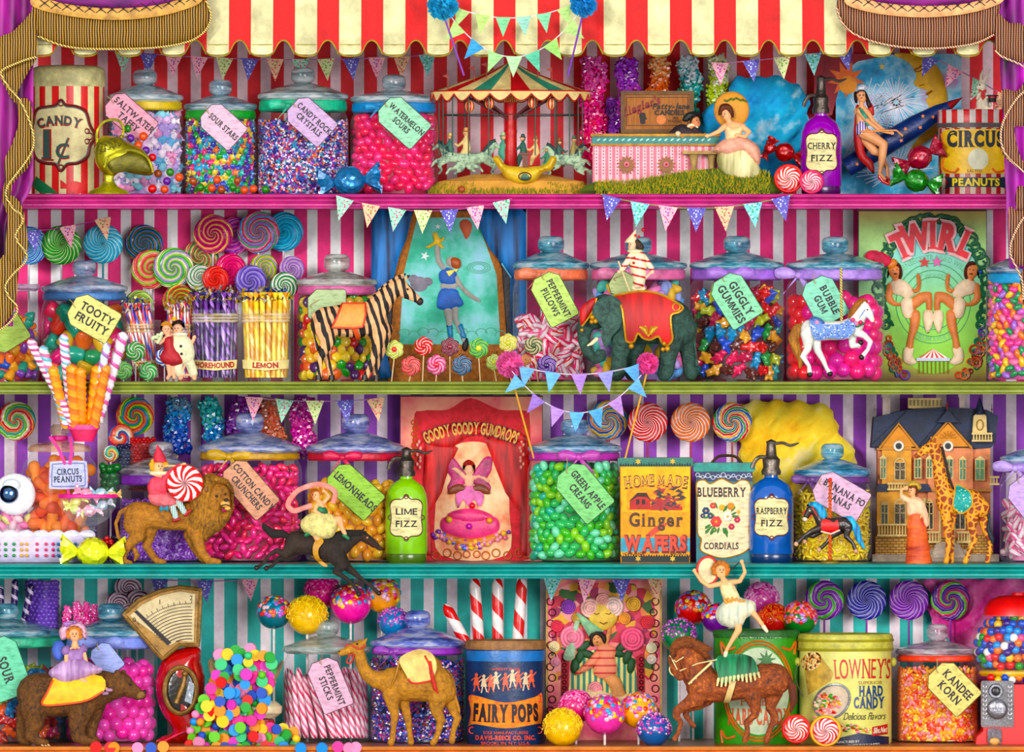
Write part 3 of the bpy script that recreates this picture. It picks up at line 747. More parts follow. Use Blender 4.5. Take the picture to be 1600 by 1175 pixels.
# ---- striped awning: every scallop hangs from one cloth
AY=-.05
def awning():
 t=T('shop_awning','red and cream striped awning with a scalloped hem across the top','awning',800,0,AY)
 g=G();P=68.9;x00=461-P*8;w=34.5
 k=0;x=x00
 while x < 1650:
  for j,c in ((0,0),(1,1)):
   a=x+j*w;g.cur=c;n=10;rows=10;v,f=[],[]
   for r in range(rows+1):
    for i in range(n+1):
     u=i/n
     if c == 0: yb=86-1.5*(2*u-1)**4*3
     else: yb=84-22*math.sin(PI*u)**.8
     q=r/rows;bl=3.2*math.sin(PI*u)*(1 if c == 0 else -.8)*q
     v.append((a+w*u,-60+(yb+60)*q,-8-26*(1-q)*-1-bl*3))
   for r in range(rows):
    for i in range(n): f.append((r*(n+1)+i,r*(n+1)+i+1,(r+1)*(n+1)+i+1,(r+1)*(n+1)+i))
   m=len(v);v += [(p[0],p[1],p[2]+2) for p in v];f2=[tuple(m+z for z in q) for q in f];lo=rows*(n+1)
   f3=[(lo+i,lo+i+1,m+lo+i+1,m+lo+i) for i in range(n)]
   g.put(v,f+f2+f3)
  x += P
 t.add('striped_cloth',g,[M('e4e0b4',.7,.4,.9,vs=22),M('da1830',.7,.35,.9,vs=22)],ang=1)
 g=G();x=x00
 while x < 1650:
  g.tube([(x+2,70,-7),(x+17,70.5,-16),(x+33,70,-7)],.7,5)
  g.tube(catmull([(x+1,84,-7),(x+10,88,-15),(x+24,88,-15),(x+34,84,-7)]+[(x+34+34*q,85-22*math.sin(PI*q)**.8,-7+7*math.sin(PI*q)) for q in (.25,.5,.75,1)],3,False),1.3,6)
  x += P
 t.add('hem_piping',g,M('a89a3c',.7,.5));return t
awning()
# ---- the two draped curtains
FR=('e4ba60','6e4a1c','100808');FRR=('e4a47c','64402e','10060a');PUR=('b43ca0','22062c')
def fringe_leaf(t,o,th,d,m,mc,edge=None,cut=1.6):   # one fold of the hanging fringe with a twisted cord along its hem
 o=catmull(o,5);g=G().puff(o,th,d,5);g.v=[(x,y,q+2.2*math.sin(x*.35+y*.04)) for x,y,q in g.v]
 fr=t.add('fringe',g,m,ang=2)
 if edge: t.add('twisted_cord',G().tube([(x,y,d-th*.5+2.2*math.sin(x*.3)) for x,y in catmull(edge,6,False)],cut,8),mc,fr)
CY=-.075
def curtain_left():
 t=T('stage_curtain','purple velvet curtain with gold fringe tied back at the left of the awning','curtain',30,510,CY,'fringed stage curtains');m=fringe(*FR);mc=helix_cord('e9cf86','3c2a18')
 g=G();v=[];f=[];n=26;rows=30
 for r in range(rows+1):
  q=r/rows;y=-20+530*q;xl,xr=-40,52 if y < 290 else max(20,52-(y-290)*.6)
  for i in range(n+1): u=i/n;v.append((xl+(xr-xl)*u,y,8+7*math.sin(u*17+q*1.5)))
 for r in range(rows):
  for i in range(n): f.append((r*(n+1)+i,r*(n+1)+i+1,(r+1)*(n+1)+i+1,(r+1)*(n+1)+i))
 b=len(v);v += [(x,y,d+4) for x,y,d in v];f += [tuple(b+k for k in q) for q in f]
 t.add('velvet_drape',G().put(v,f),folds(PUR[1],PUR[0]),ang=2)
 # swag with its braid and fringe
 t.add('velvet_swag',G().puff(catmull([(50,-30),(60,4),(110,14),(180,20),(250,14),(310,-2),(312,-30)],5),14,-6,6),folds('4a1458','b840a4',14,ax=(.3,1,1)),ang=2)
 sw=[(56,2),(110,18),(180,24),(250,18),(300,4),(322,-4)]
 fringe_leaf(t,[(54,6),(110,20),(180,27),(250,20),(306,0),(322,4),(330,24),(322,46),(296,64),(240,74),(150,77),(100,72),(60,56)],9,-8,m,mc,[(60,57),(100,72),(150,77),(240,75),(296,65),(322,47),(330,24),(322,2)])
 g=G().puff(catmull([(56,-4),(110,8),(180,14),(250,8),(304,-8),(322,-12),(316,2),(300,12),(250,26),(180,32),(110,26),(54,12)],4),3,-18,5)
 br=t.add('braid',g,M('d8ac68',.5,.5,.8),label='gold braid woven with crosses')
 g=G()
 for k in range(14):
  q=(k+.5)/14;x=62+246*q;y=4+15*math.sin(PI*q)**.9+(-8*q);z=-21.5
  g.tube([(x-8,y-6,z),(x+8,y+6,z)],.7,5);g.tube([(x-8,y+6,z),(x+8,y-6,z)],.7,5);g.ball(x,y,z,1.8)
 t.add('cross_stitches',g,M('2a1a20',.7),br)
 # cascade
 for o,e,d in [([(0,60),(20,50),(40,30),(57,14),(58,50),(57,90),(30,98),(4,114),(-4,90)],[(57,90),(30,98),(6,112),(2,118)],-12),
     ([(2,116),(30,98),(57,90),(46,110),(30,140),(26,162),(10,140)],[(2,116),(14,138),(26,154),(28,166)],-6),
     ([(28,158),(48,160),(54,220),(40,262),(12,282),(8,250),(20,224),(30,190)],[(28,160),(46,178),(54,220),(40,262),(14,280)],-12),
     ([(8,282),(14,250),(50,236),(44,262),(20,290),(16,340),(4,310)],[(8,250),(8,290),(20,320),(36,330)],-8),
     ([(16,306),(36,325),(44,380),(38,406),(24,420),(10,400),(12,350)],[(36,325),(22,356),(30,380),(44,396),(36,410)],-13),
     ([(4,400),(30,404),(28,440),(24,480),(8,506),(-4,516),(-6,450)],[(30,412),(14,440),(26,476),(10,506)],-10)]:
  fringe_leaf(t,o,5,d,m,mc)
 hem_cord(t,[(57,90),(42,94),(26,100),(8,108),(3,116),(14,136),(27,150),(40,172),(52,205),(53,230),(42,252),(24,276),(13,292),(11,308),(22,326),(34,336),(36,348),(26,366),(30,380),(42,396),(40,410),(22,428),(10,446),(14,462),(26,476),(27,490),(12,508),(0,516)],mc)
def hem_cord(t,pts,mc):
 P=catmull(pts,5,False);t.add('twisted_cord',G().tube([(x,y,-21-2*math.sin(i*.35)) for i,(x,y) in enumerate(P)],1.7,8),mc)
def helix_cord(c1,c2):
 n=NT();v=n.obj();x,y,z=n.xyz(v)[:3];k=n.math('FRACT',n.math('ADD',n.math('DIVIDE',n.math('ADD',z,x),.0045),200))
 return n.done(n.ramp(k,[(0,c2),(.35,c1)]),.5)
def curtain_right():
 t=T('stage_curtain','purple velvet curtain with rosy bronze fringe at the right of the awning','curtain',1580,480,CY,'fringed stage curtains');m=fringe(*FRR);mc=helix_cord('f0c8a8','3a2420')
 g=G();v=[];f=[];n=20;rows=30
 for r in range(rows+1):
  q=r/rows;y=-20+440*q;xl,xr=1558+20*q,1650
  for i in range(n+1): u=i/n;v.append((xl+(xr-xl)*u,y,8+7*math.sin(u*17+q*1.5)))
 for r in range(rows):
  for i in range(n): f.append((r*(n+1)+i,r*(n+1)+i+1,(r+1)*(n+1)+i+1,(r+1)*(n+1)+i))
 b=len(v);v += [(x,y,d+4) for x,y,d in v];f += [tuple(b+k for k in q) for q in f]
 t.add('velvet_drape',G().put(v,f),folds(PUR[1],'c23cba'),ang=2)
 t.add('velvet_swag',G().puff(catmull([(1322,-30),(1326,-4),(1370,8),(1440,15),(1510,10),(1562,-2),(1562,-30)],5),12,-4,6),folds('4a1458','b840a4',14,ax=(.3,1,1)),ang=2)
 fringe_leaf(t,[(1312,-6),(1330,8),(1370,14),(1440,22),(1510,16),(1560,2),(1558,30),(1552,54),(1520,68),(1460,76),(1400,72),(1348,60),(1318,40),(1306,16)],9,-8,m,mc,[(1306,10),(1318,40),(1348,60),(1400,73),(1460,76),(1520,69),(1552,55)])
 br=t.add('braid',G().puff(catmull([(1328,-10),(1370,4),(1440,10),(1510,6),(1562,-8),(1562,6),(1510,22),(1440,28),(1370,22),(1322,8)],4),3,-18,5),M('eeb888',.5,.4,.8),label='bronze braid woven with crosses');g=G()
 for k in range(13):
  q=(k+.5)/13;x=1330+226*q;y=-2+16*math.sin(PI*q)**.9-1*q;z=-21.5
  g.tube([(x-8,y-6,z),(x+8,y+6,z)],.7,5);g.tube([(x-8,y+6,z),(x+8,y-6,z)],.7,5);g.ball(x,y,z,1.8)
 t.add('cross_stitches',g,M('2a1a20',.7),br)
 for o,e,d in [([(1558,22),(1576,36),(1600,42),(1606,96),(1580,92),(1556,82),(1554,60)],[(1554,80),(1566,90),(1586,96),(1604,104)],-12),
     ([(1566,140),(1590,142),(1606,120),(1606,170),(1588,160),(1566,168)],[(1590,134),(1586,150),(1600,162)],-8),
     ([(1564,142),(1588,146),(1606,160),(1600,196),(1584,200),(1592,240),(1606,270),(1580,256),(1564,238),(1562,215),(1568,190)],[(1574,190),(1563,216),(1566,238),(1584,260),(1604,274)],-13),
     ([(1586,310),(1592,290),(1606,300),(1606,330),(1590,330)],None,-6),
     ([(1576,324),(1590,330),(1606,330),(1606,360),(1600,376),(1606,410),(1590,414),(1578,392),(1576,360)],[(1597,332),(1580,370),(1578,392),(1592,416),(1606,424)],-13),
     ([(1594,430),(1606,420),(1606,480),(1597,470)],[(1594,430),(1598,474)],-8)]:
  fringe_leaf(t,o,5,d,m,mc)
 hem_cord(t,[(1554,80),(1566,90),(1586,98),(1602,106)],mc);hem_cord(t,[(1606,138),(1590,152),(1576,172),(1565,196),(1563,222),(1572,244),(1588,260),(1606,274)],mc);hem_cord(t,[(1604,334),(1592,350),(1580,376),(1578,398),(1588,420),(1596,440),(1598,468)],mc)
curtain_left();curtain_right()
# ================================================================ top shelf
def G1(f,*a): return f(*a)
# ---- penny candy tin
def candy_tin():
 cx,rad,Y=106,57,.12;b=floor(1,Y);wr=wrapc(cx,rad,-rad*.9,.9);t=T('candy_tin','tall round red and cream striped penny candy tin at the end of the top shelf','tin',cx,b,Y)
 t.add('tin_body',G().lathe(cx,0,[(0,b),(rad,b),(rad,128),(0,128)],48,.9),cyl_stripes('e8e0b0','dc2a26',14,.5))
 t.add('tin_lid',G().lathe(cx,0,[(0,136),(rad+1,136),(rad+2,133),(rad+2,112),(rad-1,107),(rad*.8,103),(0,101)],48,.9),M('d6d2a0',.5,.45,.5),label='worn cream lid')
 o=catmull([(55,190),(60,172),(76,168),(90,166),(98,158),(106,166),(122,168),(136,176),(142,196),(150,214),(142,230),(138,246),(124,256),(108,258),(98,268),(90,258),(74,256),(60,250),(54,236),(52,212)],5)
 e=t.add('emblem',G().sheet(o,-.5,wr),M('ece3b4',.6,.3))
 g=G().mat(0).tube([(x,y,wr(x,y)-.8) for x,y in o],2.6,5,True).mat(1).tube([(x+(98-x)*.045,y+(213-y)*.045,wr(x,y)-1.4) for x,y in o],1.1,5,True)
 for q,r in (((98,163),4),((98,263),4),((142,214),5),((138,206),3.5),((138,222),3.5)): g.mat(0).ring(*q,wr(*q)-1.5,r,1.2,14,5)
 t.add('emblem_border',g,[M('7b2a2a',.5),M('7f9a94',.5)],e)
 g=G().mat(0).text('CANDY',95,190,14,0,-1.1,arc=110,wrap=wr,bold=.05,fit=70).text('1',76,228,42,0,-1.1,1,wrap=wr,bold=.06).text('¢',101,232,36,0,-1.1,1.1,wrap=wr,bold=.05,serif=False)
 g.mat(1).text('CANDY',94,189,13,0,-1.5,arc=110,wrap=wr,bold=.02,fit=70).text('1',75,227,40,0,-1.5,.9,wrap=wr,bold=.04).text('¢',100,231,35,0,-1.5,1.1,wrap=wr,bold=.03,serif=False)
 t.add('lettering',g,[INK('b5302a'),INK('3f5d58')],e)
 t.add('printed_stick',G().sheet([(50,277),(58,276),(94,303),(66,303),(46,288)],-.6,wr),M('1f8a5a'),e);t.add('printed_sweet',G().sheet(catmull([(108,290),(118,284),(132,288),(136,297),(128,303),(114,303)],4),-.6,wr).sheet([(97,282),(108,290),(110,296),(97,296)],-.6,wr),M('e0262c'),e)
candy_tin()
# ---- jars of the top shelf
J1=.16
t,cx,rad=jar('glass jar of lilac wrapped taffy with a yellow band under its lid',166,287,109,152,1,J1,rib='e8cf2a',lid='a9c6d2',kw=38,neck=18)
fill('taffy','crumple',17,[M(c,.5,.2,.3) for c in ('e8c8ec','c8b4ea','fbeef8','f0a6cc','9adbe8','7ec0e6')],cx,rad,178,floor(1,J1)-3,J1,'lilac paper wrapped saltwater taffy in the yellow banded jar','wrapped taffies',core=M('bfa4dc'))
t,cx,rad=jar('glass jar of many coloured sour stars with a green band',287,402,125,166,1,J1,rib='2fae4a',lid='93b9cc',kw=36,neck=18)
fill('sour_star','star',13,[gloss(c) for c in ('2fae3a','1fb0dc','ec2f8a','f4d22a','6a2fa0','f2882a','35c0b0','3a4fc0')],cx,rad,184,floor(1,J1)-3,J1,'small bright star sweet in the green banded jar','sour stars',dy=.66,dx=.72,core=mosaic(('2fae3a','1fb0dc','ec2f8a','f4d22a','4a2fa0','167a3a'),160))
t,cx,rad=jar('wide glass jar of tiny candy crystals with a sea green bow',402,545,106,150,1,J1,rib='3fc49a',bow=(452,30),lid='a8c4c8',kw=37,neck=22)
pour('candy_crystals',[gloss(c) for c in ('3a2a90','2a66c8','d82f8a','f0f0ff','f08a2a','8a3fc0','35b0c8','501850')],cx,rad,188,floor(1,J1)-2,J1,'tiny blue, pink and violet candy rock crystals in the sea green ribboned jar',size=6,n=2300)
t,cx,rad=jar('glass jar of pink watermelon drops with a bright blue band',547,684,117,154,1,J1,rib='2a9ad8',bow=(592,20),lid='9cc0cc',kw=37,neck=20)
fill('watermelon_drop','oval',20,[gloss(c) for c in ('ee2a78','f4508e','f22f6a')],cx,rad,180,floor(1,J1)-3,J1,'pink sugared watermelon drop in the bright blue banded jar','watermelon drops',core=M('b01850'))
gift_tag(203,183,82,46,41,['SALTWATER','TAFFY'],'e2a5b6',.055,'dusty pink paper tag lettered SALTWATER TAFFY',th=9.5,string=(166,150))
gift_tag(347,196,68,48,42,['SOUR STARS'],'dcbfd0',.06,'lilac paper tag lettered SOUR STARS',th=8.5,wx=.7,string=(318,165))
gift_tag(485,188,74,50,42,['CANDY ROCK','CRYSTALS'],'cbb0d2',.055,'mauve paper tag lettered CANDY ROCK CRYSTALS',th=8.5,wx=.72,string=(456,158))
gift_tag(629,189,78,52,42,['WATERMELON','SOURS'],'a2d6b6',.055,'mint green paper tag lettered WATERMELON SOURS',th=8.5,wx=.74,string=(600,160))
# ---- brass scoop spilling gumballs
def scoop():
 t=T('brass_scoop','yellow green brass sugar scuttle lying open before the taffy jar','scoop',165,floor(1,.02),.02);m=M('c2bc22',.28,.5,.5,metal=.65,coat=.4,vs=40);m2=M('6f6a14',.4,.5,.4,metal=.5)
 b=floor(1,.02)
 t.add('foot',G().lathe(170,0,[(0,b),(34,b),(30,b-5),(14,b-12),(7,b-22),(9,b-30),(0,b-30)],28,.6),m)
 g=G();P=[(150,226,14),(158,216,18),(168,236,26),(186,250,29),(205,256,27),(226,262,22)];n=20;v,f=[],[]
 for i,(x,y,r) in enumerate(P):
  for k in range(n+1): a=PI*.12+PI*1.76*k/n if i > 2 else 2*PI*k/n;v.append((x+r*.35*math.cos(a+PI/2)*.6,y+r*math.cos(a-PI/2)*.95*(1 if i else .3),-r*.8*math.sin(a-PI/2)*(1 if i else .3)))
 for i in range(len(P)-1):
  for k in range(n): f.append((i*(n+1)+k,i*(n+1)+k+1,(i+1)*(n+1)+k+1,(i+1)*(n+1)+k))
 t.add('scoop_bowl',G().puff(catmull([(148,250),(150,222),(162,212),(184,214),(200,222),(226,236),(240,262),(236,274),(210,272),(190,268),(176,276),(160,270)],5),22,0,3),m,ang=1.2)
 t.add('scoop_mouth_shade',G().puff(catmull([(168,256),(178,244),(204,238),(228,248),(236,268),(204,268),(178,270)],5),4,-19,3),m2,label='dark patch painted for the shaded hollow of the scoop')  # bowl is solid; darker brass patch stands in for the shade inside
 t.add('scoop_lip',G().tube([(x,y,-21) for x,y in catmull([(164,262),(172,244),(204,235),(230,246),(240,270)],6,False)],2,8),m)
 t.add('handle',G().tube([(x,y,-4) for x,y in catmull([(152,226),(152,206),(164,190),(184,188),(193,200),(190,216)],6,False)],2.2,8),m)
 g=G()
 for k in range(5): g.tube([(156+8*k+5*math.cos(a*.7)*a*.35,236-3*k+5*math.sin(a*.7)*a*.35,-20-3*math.sin(k)) for a in range(10)],.8,5)
 t.add('scroll_engraving',g,m2)
scoop()
GB={'r': 'd83a26','o': 'e0663a','p': '6e2f9c','g': '3a8a2c','m': 'b02f6a','b': 'a85a24'}
for x,y,c,r in [(199,201,'g',13),(204,216,'p',13),(224,213,'o',14),(193,226,'r',13),(216,227,'o',14),(228,235,'p',13),(238,246,'r',13),(206,238,'p',11),
     (247,271,'b',13),(266,269,'g',13),(280,277,'o',14),(261,283,'p',13),(238,295,'r',14),(257,296,'o',13),(302,283,'b',13),(313,293,'g',13),(331,294,'o',13),(346,296,'b',13),(339,281,'o',13),(364,293,'g',13),(371,282,'b',12),(382,297,'o',13),(396,295,'o',13),(415,296,'g',13)]:
 o=sweet('gumball','ball',r,gloss(GB[c]),x,y,.035,{'r': 'red','o': 'orange red','p': 'purple','g': 'green','m': 'pink','b': 'brown orange'}[c]+' gumball spilling from the brass scoop '+('along the shelf' if y > 265 else 'in the air before the taffy jar'),'gumball','gumballs spilled from the scoop')
twistwrap(546,283,92,-6,'1f9ad8',.04,'turquoise blue foil wrapped sweet before the crystal jar')
# ---- bunting behind the awning and before the carousel
F=FLORAL
bunting('floral paper bunting across the upper shelf above the left jars',160,78,700,84,12,13,34,[F[0],F[3],F[4],F[4],F[2],F[3],F[1],F[0],F[2],F[3],F[4],F[1],F[5]],.2)
bunting('floral paper bunting rising to the awning before the blue spun sugar',1112,100,1332,76,2,5,34,[F[4],F[3],F[2],F[5],F[3]],.045)
bunting('floral paper bunting slanting down past the moon to the rabbit',1446,86,1578,156,-4,4,34,[F[3],F[4],F[0],F[1]],.165)
PB=['a9cf8a','bcd69a','8fcfa4','6aa8d6','9fd0c0']
bunting('upper string of pale green bunting between the blue pompoms',712,12,892,8,18,6,30,['b8d890','bcd88a','8fd0a0','a0d0c0','8fd0a8','b8d890'],-.11,'f0e8ee',plain=True)
bunting('lower string of pale green and blue bunting hanging over the carousel top',706,28,900,26,62,7,32,['b8d890','4aa0d0','a9d89a','b9e0b0','6ac0a0','a4d880','b8d890'],-.115,'f0e8ee',plain=True)
pompom(692,8,24,'2fb4dc',-.12,'turquoise tissue pompom hanging over the awning above the carousel, with a violet wand',(725,118))
pompom(912,6,21,'22a6e0',-.12,'bright blue tissue pompom over the awning by the pink rock candy',(887,120),'7a3aa8')
# ---- toy carousel
def rider(t,x,y,s,coat,hatc,face=1):
 g=fuse([limb([(x,y,3.2*s),(x,y+1*s,3.2*s)]),limb([(x,y+4*s,1.6*s),(x,y+8*s,3.6*s),(x-face*1*s,y+17*s,4.4*s),(x+face*4*s,y+24*s,3.4*s),(x+face*6*s,y+32*s,2.2*s)]),limb([(x+face*2*s,y+9*s,2*s,-3),(x+face*8*s,y+14*s,1.5*s,-3),(x+face*11*s,y+12*s,1.2*s,-3)])],.9,2)
 o=t.add('rider',g,M(coat,.6));t.add('face',G().ball(x+face*.6*s,y+.4*s,-.8,2.8*s),M('e8b48c',.6),o);t.add('hat',G().lathe(x,0,[(5*s,y-1*s),(2.6*s,y-2*s),(2.2*s,y-5*s),(0,y-5.6*s)],14,1),M(hatc,.6),o)
def small_horse(t,x,y,s,f,col='7fa894'):
 c=[[(-20,0,8),(-2,1,8),(14,-2,8.5)],[(14,-4,7),(22,-14,5),(26,-20,4)],[(26,-20,4),(33,-15,2.6),(36,-12,2)],[(14,4,5),(26,12,3),(22,20,2),(26,25,2)],[(16,2,5),(32,6,3),(38,14,1.8)],
   [(-20,3,6),(-28,13,3.5),(-38,16,2),(-42,22,2)],[(-16,4,6),(-20,16,3),(-30,22,2)],[(26,-23,1.2),(26,-27,.7)]]
 o=t.add('carousel_horse',fuse([limb([(x+f*a*s,y+b*s,r*s) for a,b,r in q]) for q in c],1,2),fur('2e5a58','b9d2b4',60,60,.3,(.38,.55)),ang=2)
 t.add('mane',G().tube([(x+f*a*s,y+b*s,-2) for a,b in ((28,-25),(22,-23),(15,-15),(10,-8))],2.6*s,6),M('23484c',.7),o)
def carousel():
 Y=.13;b=floor(1,Y);t=T('toy_carousel','toy merry-go-round with a red, cream and green tented top, dappled horses and riders','carousel',800,b,Y);A,N=.42,24
 g=G();cols=[M(c,.55,.3) for c in ('c8323a','ecd9a0','4a9a80','ecd9a0')]
 for k in range(N):
  g.cur=k % 4;g.lathe(798,0,[(1,96),(34,112),(72,126),(124,144)],2,A,2*PI*k/N,2*PI*(k+1)/N)
 t.add('tented_top',g,cols,ang=.3)
 g=G()
 for k in range(N):      # scalloped valance
  g.cur=0 if k % 2 else 1;v,f=[],[];n=8
  for i in range(n+1):
   u=i/n;a=2*PI*(k+u)/N;x,d=798+124*math.sin(a),-124*A*math.cos(a);v += [(x,143,d),(x,147+11*math.sin(PI*u),d*1.02)]
  g.put(v,[(2*i,2*i+2,2*i+3,2*i+1) for i in range(n)])
 vl=t.add('valance',g,[M('ead9a0',.6),M('e6c98c',.6)])
 g=G()
 for k in range(N): g.tube([(798+125*math.sin(2*PI*(k+i/8)/N),147.5+11*math.sin(PI*i/8),-125*A*1.02*math.cos(2*PI*(k+i/8)/N)) for i in range(9)],.9,5)
 g.tube([(798+125*math.sin(a/20*PI),143,-125*A*math.cos(a/20*PI)) for a in range(40)],1.1,5,True)
 t.add('scarlet_piping',g,M('c23a34'),vl)
 t.add('centre_column',G().lathe(798,0,[(0,b-20),(22,b-20),(20,b-30),(11,b-40),(9,210),(10,205),(8,200),(8,168),(11,160),(9,158),(12,140),(0,140)],20),M('c01f2c',.4,.3));g=G()
 for k in range(7): g.tube([(789+3*k,160,-9.6),(789+3*k,150-3*(k % 2),-10.6)],.9,5)
 t.add('gilded_crown',g.ring(798,161,0,10,1.6,20,6,ry=2),M('e0a850',.4))
 for a in (-72,-38,38,72,130,-130):
  q=math.radians(a);t.add('roof_strut',G().tube([(798+5*math.sin(q),186,-5),(798+84*math.sin(q),145,-84*A*math.cos(q))],2,6),M('5e1520',.5))
 for a in (-86,-70,-54,-36,-18,20,38,55,70,87,110,140,-110,-140,180):
  q=math.radians(a);r=112;t.add('hanging_pole',G().tube([(798+r*math.sin(q),148,-r*A*math.cos(q)),(798+r*math.sin(q),244,-r*A*math.cos(q))],1,6),M('2f5a4c',.5))
 t.add('hoop',G().tube([(798+108*math.sin(a/20*PI),180,-108*A*math.cos(a/20*PI)) for a in range(40)],.9,5,True),M('27403a'))
 for x,y in ((734,167),(765,162),(832,161),(861,163)):
  t.add('paper_lantern',G().ball(x,y,-30,9,.85,1.05,.85),cyl_stripes('e8c890','c8342c',8),org=(x,y,-30))
 small_horse(t,712,246,1,-1);rider(t,703,214,1.2,'4a7a6c','e8d08c',-1)
 small_horse(t,744,247,1.1,1);rider(t,728,207,1.5,'e6cf98','d9a86c',-1)
 small_horse(t,882,250,1,-1);rider(t,874,222,1.15,'3f6a5c','8a6a3c',1);small_horse(t,890,247,.85,1);rider(t,897,218,1.2,'a89a64','5a7a6c',1)
 gd=t.add('gondola',G().puff(catmull([(770,249),(779,245),(788,257),(804,261),(836,261),(852,257),(861,245),(870,249),(862,266),(848,271),(836,285),(820,290),(804,288),(790,279),(782,268)],4),16,-44,3),M('e6c860',.5,.4));t.add('gondola_medallion',G().ball(820,277,-58,9,1,.6,.3),M('4f7a68'),gd);t.add('medallion_rim',G().ring(820,277,-60,9.5,1,20,5,ry=5.8),M('4a2418'),gd)
 for x,y,s,c,h,f in ((786,214,1.5,'5aa48c','a8c8a0',1),(817,216,1.3,'2f6a5c','3f5a4c',-1),(837,218,1.2,'e6c890','b0804c',-1),(854,234,1,'4a9a7c','c06a3c',-1)): rider(t,x,y,s,c,h,f)
 t.add('games_table',G().box(812,240,832,243,-52,-38,0).box(816,243,826,262,-49,-42),M('7a3a24'))
 g=G().lathe(798,0,[(0,b),(127,b),(124,b-6),(112,b-22),(60,b-33),(0,b-34)],40,A)
 t.add('sandy_ground',g,M('d8a860',.9,.35,.6,vs=30))
 g=G()
 for i in range(900):
  a=R.uniform(-1.7,1.7);r=R.uniform(112,130) if abs(a) > .5 else R.uniform(122,130);x,d=798+r*math.sin(a),-r*A*math.cos(a);y=b-max(0,(130-r)*.9);h=R.uniform(3,9);g.cur=R.randrange(3);w=R.uniform(-3,3)
  g.put([(x-.8,y,d),(x+.8,y,d),(x+w,y-h,d-1)],[(0,1,2)])
 t.add('grass_edge',g,[M('6a7c20',.9),M('96962c',.9),M('b0a438',.9)],kind='stuff')
 t.add('gravel_ball',G().ball(722,297,-40,6),M('b0603c'))
 for x in (700,741,862,760,840):
  t.add('roof_pennant',G().tube([(x,144-abs(abs(x-798)-124)*.3+4,-20),(x,124-(124-abs(x-798))*.3,-20)],.8,5).slab([(x,124-(124-abs(x-798))*.3),(x-9,127-(124-abs(x-798))*.3),(x,131-(124-abs(x-798))*.3)],-20.5,-19.5),M('b8503c'))
carousel()
for a in [(927,86,268,40,('e86ab8','f03a9c','ee1f86','f01a70'),'thick hot pink rock candy stick beside the carousel',1),(981,86,205,36,('a03fc8','b44fd0','d45ac8','8a35b0'),'violet rock candy stick behind the wooden sign',2),(1028,88,150,34,('f2c08a','f08a2a','f07a10'),'orange rock candy stick behind the wooden sign',3),
   (1077,84,215,36,('d8ecf0','2fb8c0','22b08a','3fc890'),'teal and green rock candy stick beside the wooden sign',4),(1122,84,210,34,('e8ecc8','cce04a','b8dc1a'),'lime rock candy stick behind the lady with the parasol',5)]:
 rock(a[0],a[1],a[2],a[3],a[4],.24,a[5],'rock candy sticks hanging on the top shelf',9,3,a[6])
rock(958,150,280,22,('a84fd0','c06ad8'),.25,'slim pale violet rock candy stick low behind the wooden sign','rock candy sticks hanging on the top shelf',8,2,9)
# ---- wooden candy box sign
def sign():
 Y=.16;b=208;t=T('wooden_candy_box','framed wooden candy box end with dark red script and a small black silhouette portrait','box',1027,b,Y);wd_=fur('8a5228','c89058',200,12,.3,(.3,.7))
 t.add('box_panel',G().box(974,146,1080,206,2,60,1),wd_)
 fr=t.add('frame',G().box(970,142,1084,148,-2,60,1).box(970,202,1084,208,-2,60,1).box(970,148,976,202,-2,60).box(1078,148,1084,202,-2,60),M('7a5a30',.6,.5))
 g=G()
 for x0,y0,x1,y1 in ((979,152,1075,152),(979,196,1075,196),(979,152,979,196),(1075,152,1075,196)): g.band([(x0,y0),(x1,y1)],1,1.5)
 t.add('printed_border',g,INK('3a2414'));t.add('red_lettering',G().text("Ziegler's",1001,166,13,-20,1.2,.8,bold=.03,font=1).band([(980,180),(1024,162)],1,1.2),INK('8a1f2a'),label='dark red script')
 t.add('black_lettering',G().text('Patty-Jane',1049,166,8.5,0,1.2,.9,serif=False,font=1,bold=.04).text('CANDIES',1046,176,7,0,1.2,1,serif=False,bold=.05).text('PER',1056,184.5,3.6,0,1.2).text('POUND',1054,189.5,3.8,0,1.2),INK('20160f'))
 t.add('silhouette_portrait',G().sheet(catmull([(1001,193),(1000,186),(999,180),(1003,176),(1008,177),(1009,183),(1011,185),(1008,188),(1008,193)],4),1.2),INK('1c120c'));t.add('price_disc',G().sheet(ell(1033,187,7.5),1.2),M('e08a1c'))
sign()
# ---- striped sweet counter
def counter():
 Y=.09;b=floor(1,Y);t=T('sweet_counter','pink striped toy sweet counter with a teal top and two starry rosettes','counter',1015,b,Y)
 t.add('counter_front',G().box(926,226,1122,b-4,0,60),stripes('f5c9cf','e58a9a',.0108,.55,0));g=G()
 for k in range(14):
  for j in range(9): g.ball(932+10.8*k,231+5*j,-.3,1.1,u=6,w=4)
 t.add('printed_dots',g,M('c02848'))
 t.add('teal_band',G().box(925,213,1124,225,-3,62,1),M('0f8a86',.4));g=G()
 for k in range(19): g.ball(935+9.6*k,218.5,-3.5,3,1.1,.5,.2,8,5,ang=-30)
 t.add('painted_leaves',g,M('bfe6d4'));t.add('gilt_moulding',G().box(923,209,1126,213.5,-7,64,1).box(923,224.5,1126,228,-6,64,1),M('a8803c',.45,.5,metal=.4))
 for x in (979,1041):
  ro=t.add('starry_rosette',G().slab(star(x,258,15,10,14),-3,0),M('9a6a38',.5));t.add('rosette_centre',G().ball(x,257,-4,5,1,1,.5),M('d8909a'),ro);t.add('red_bead',G().ball(x,257,-6.5,2),gloss('c01f2c'),ro)
counter()
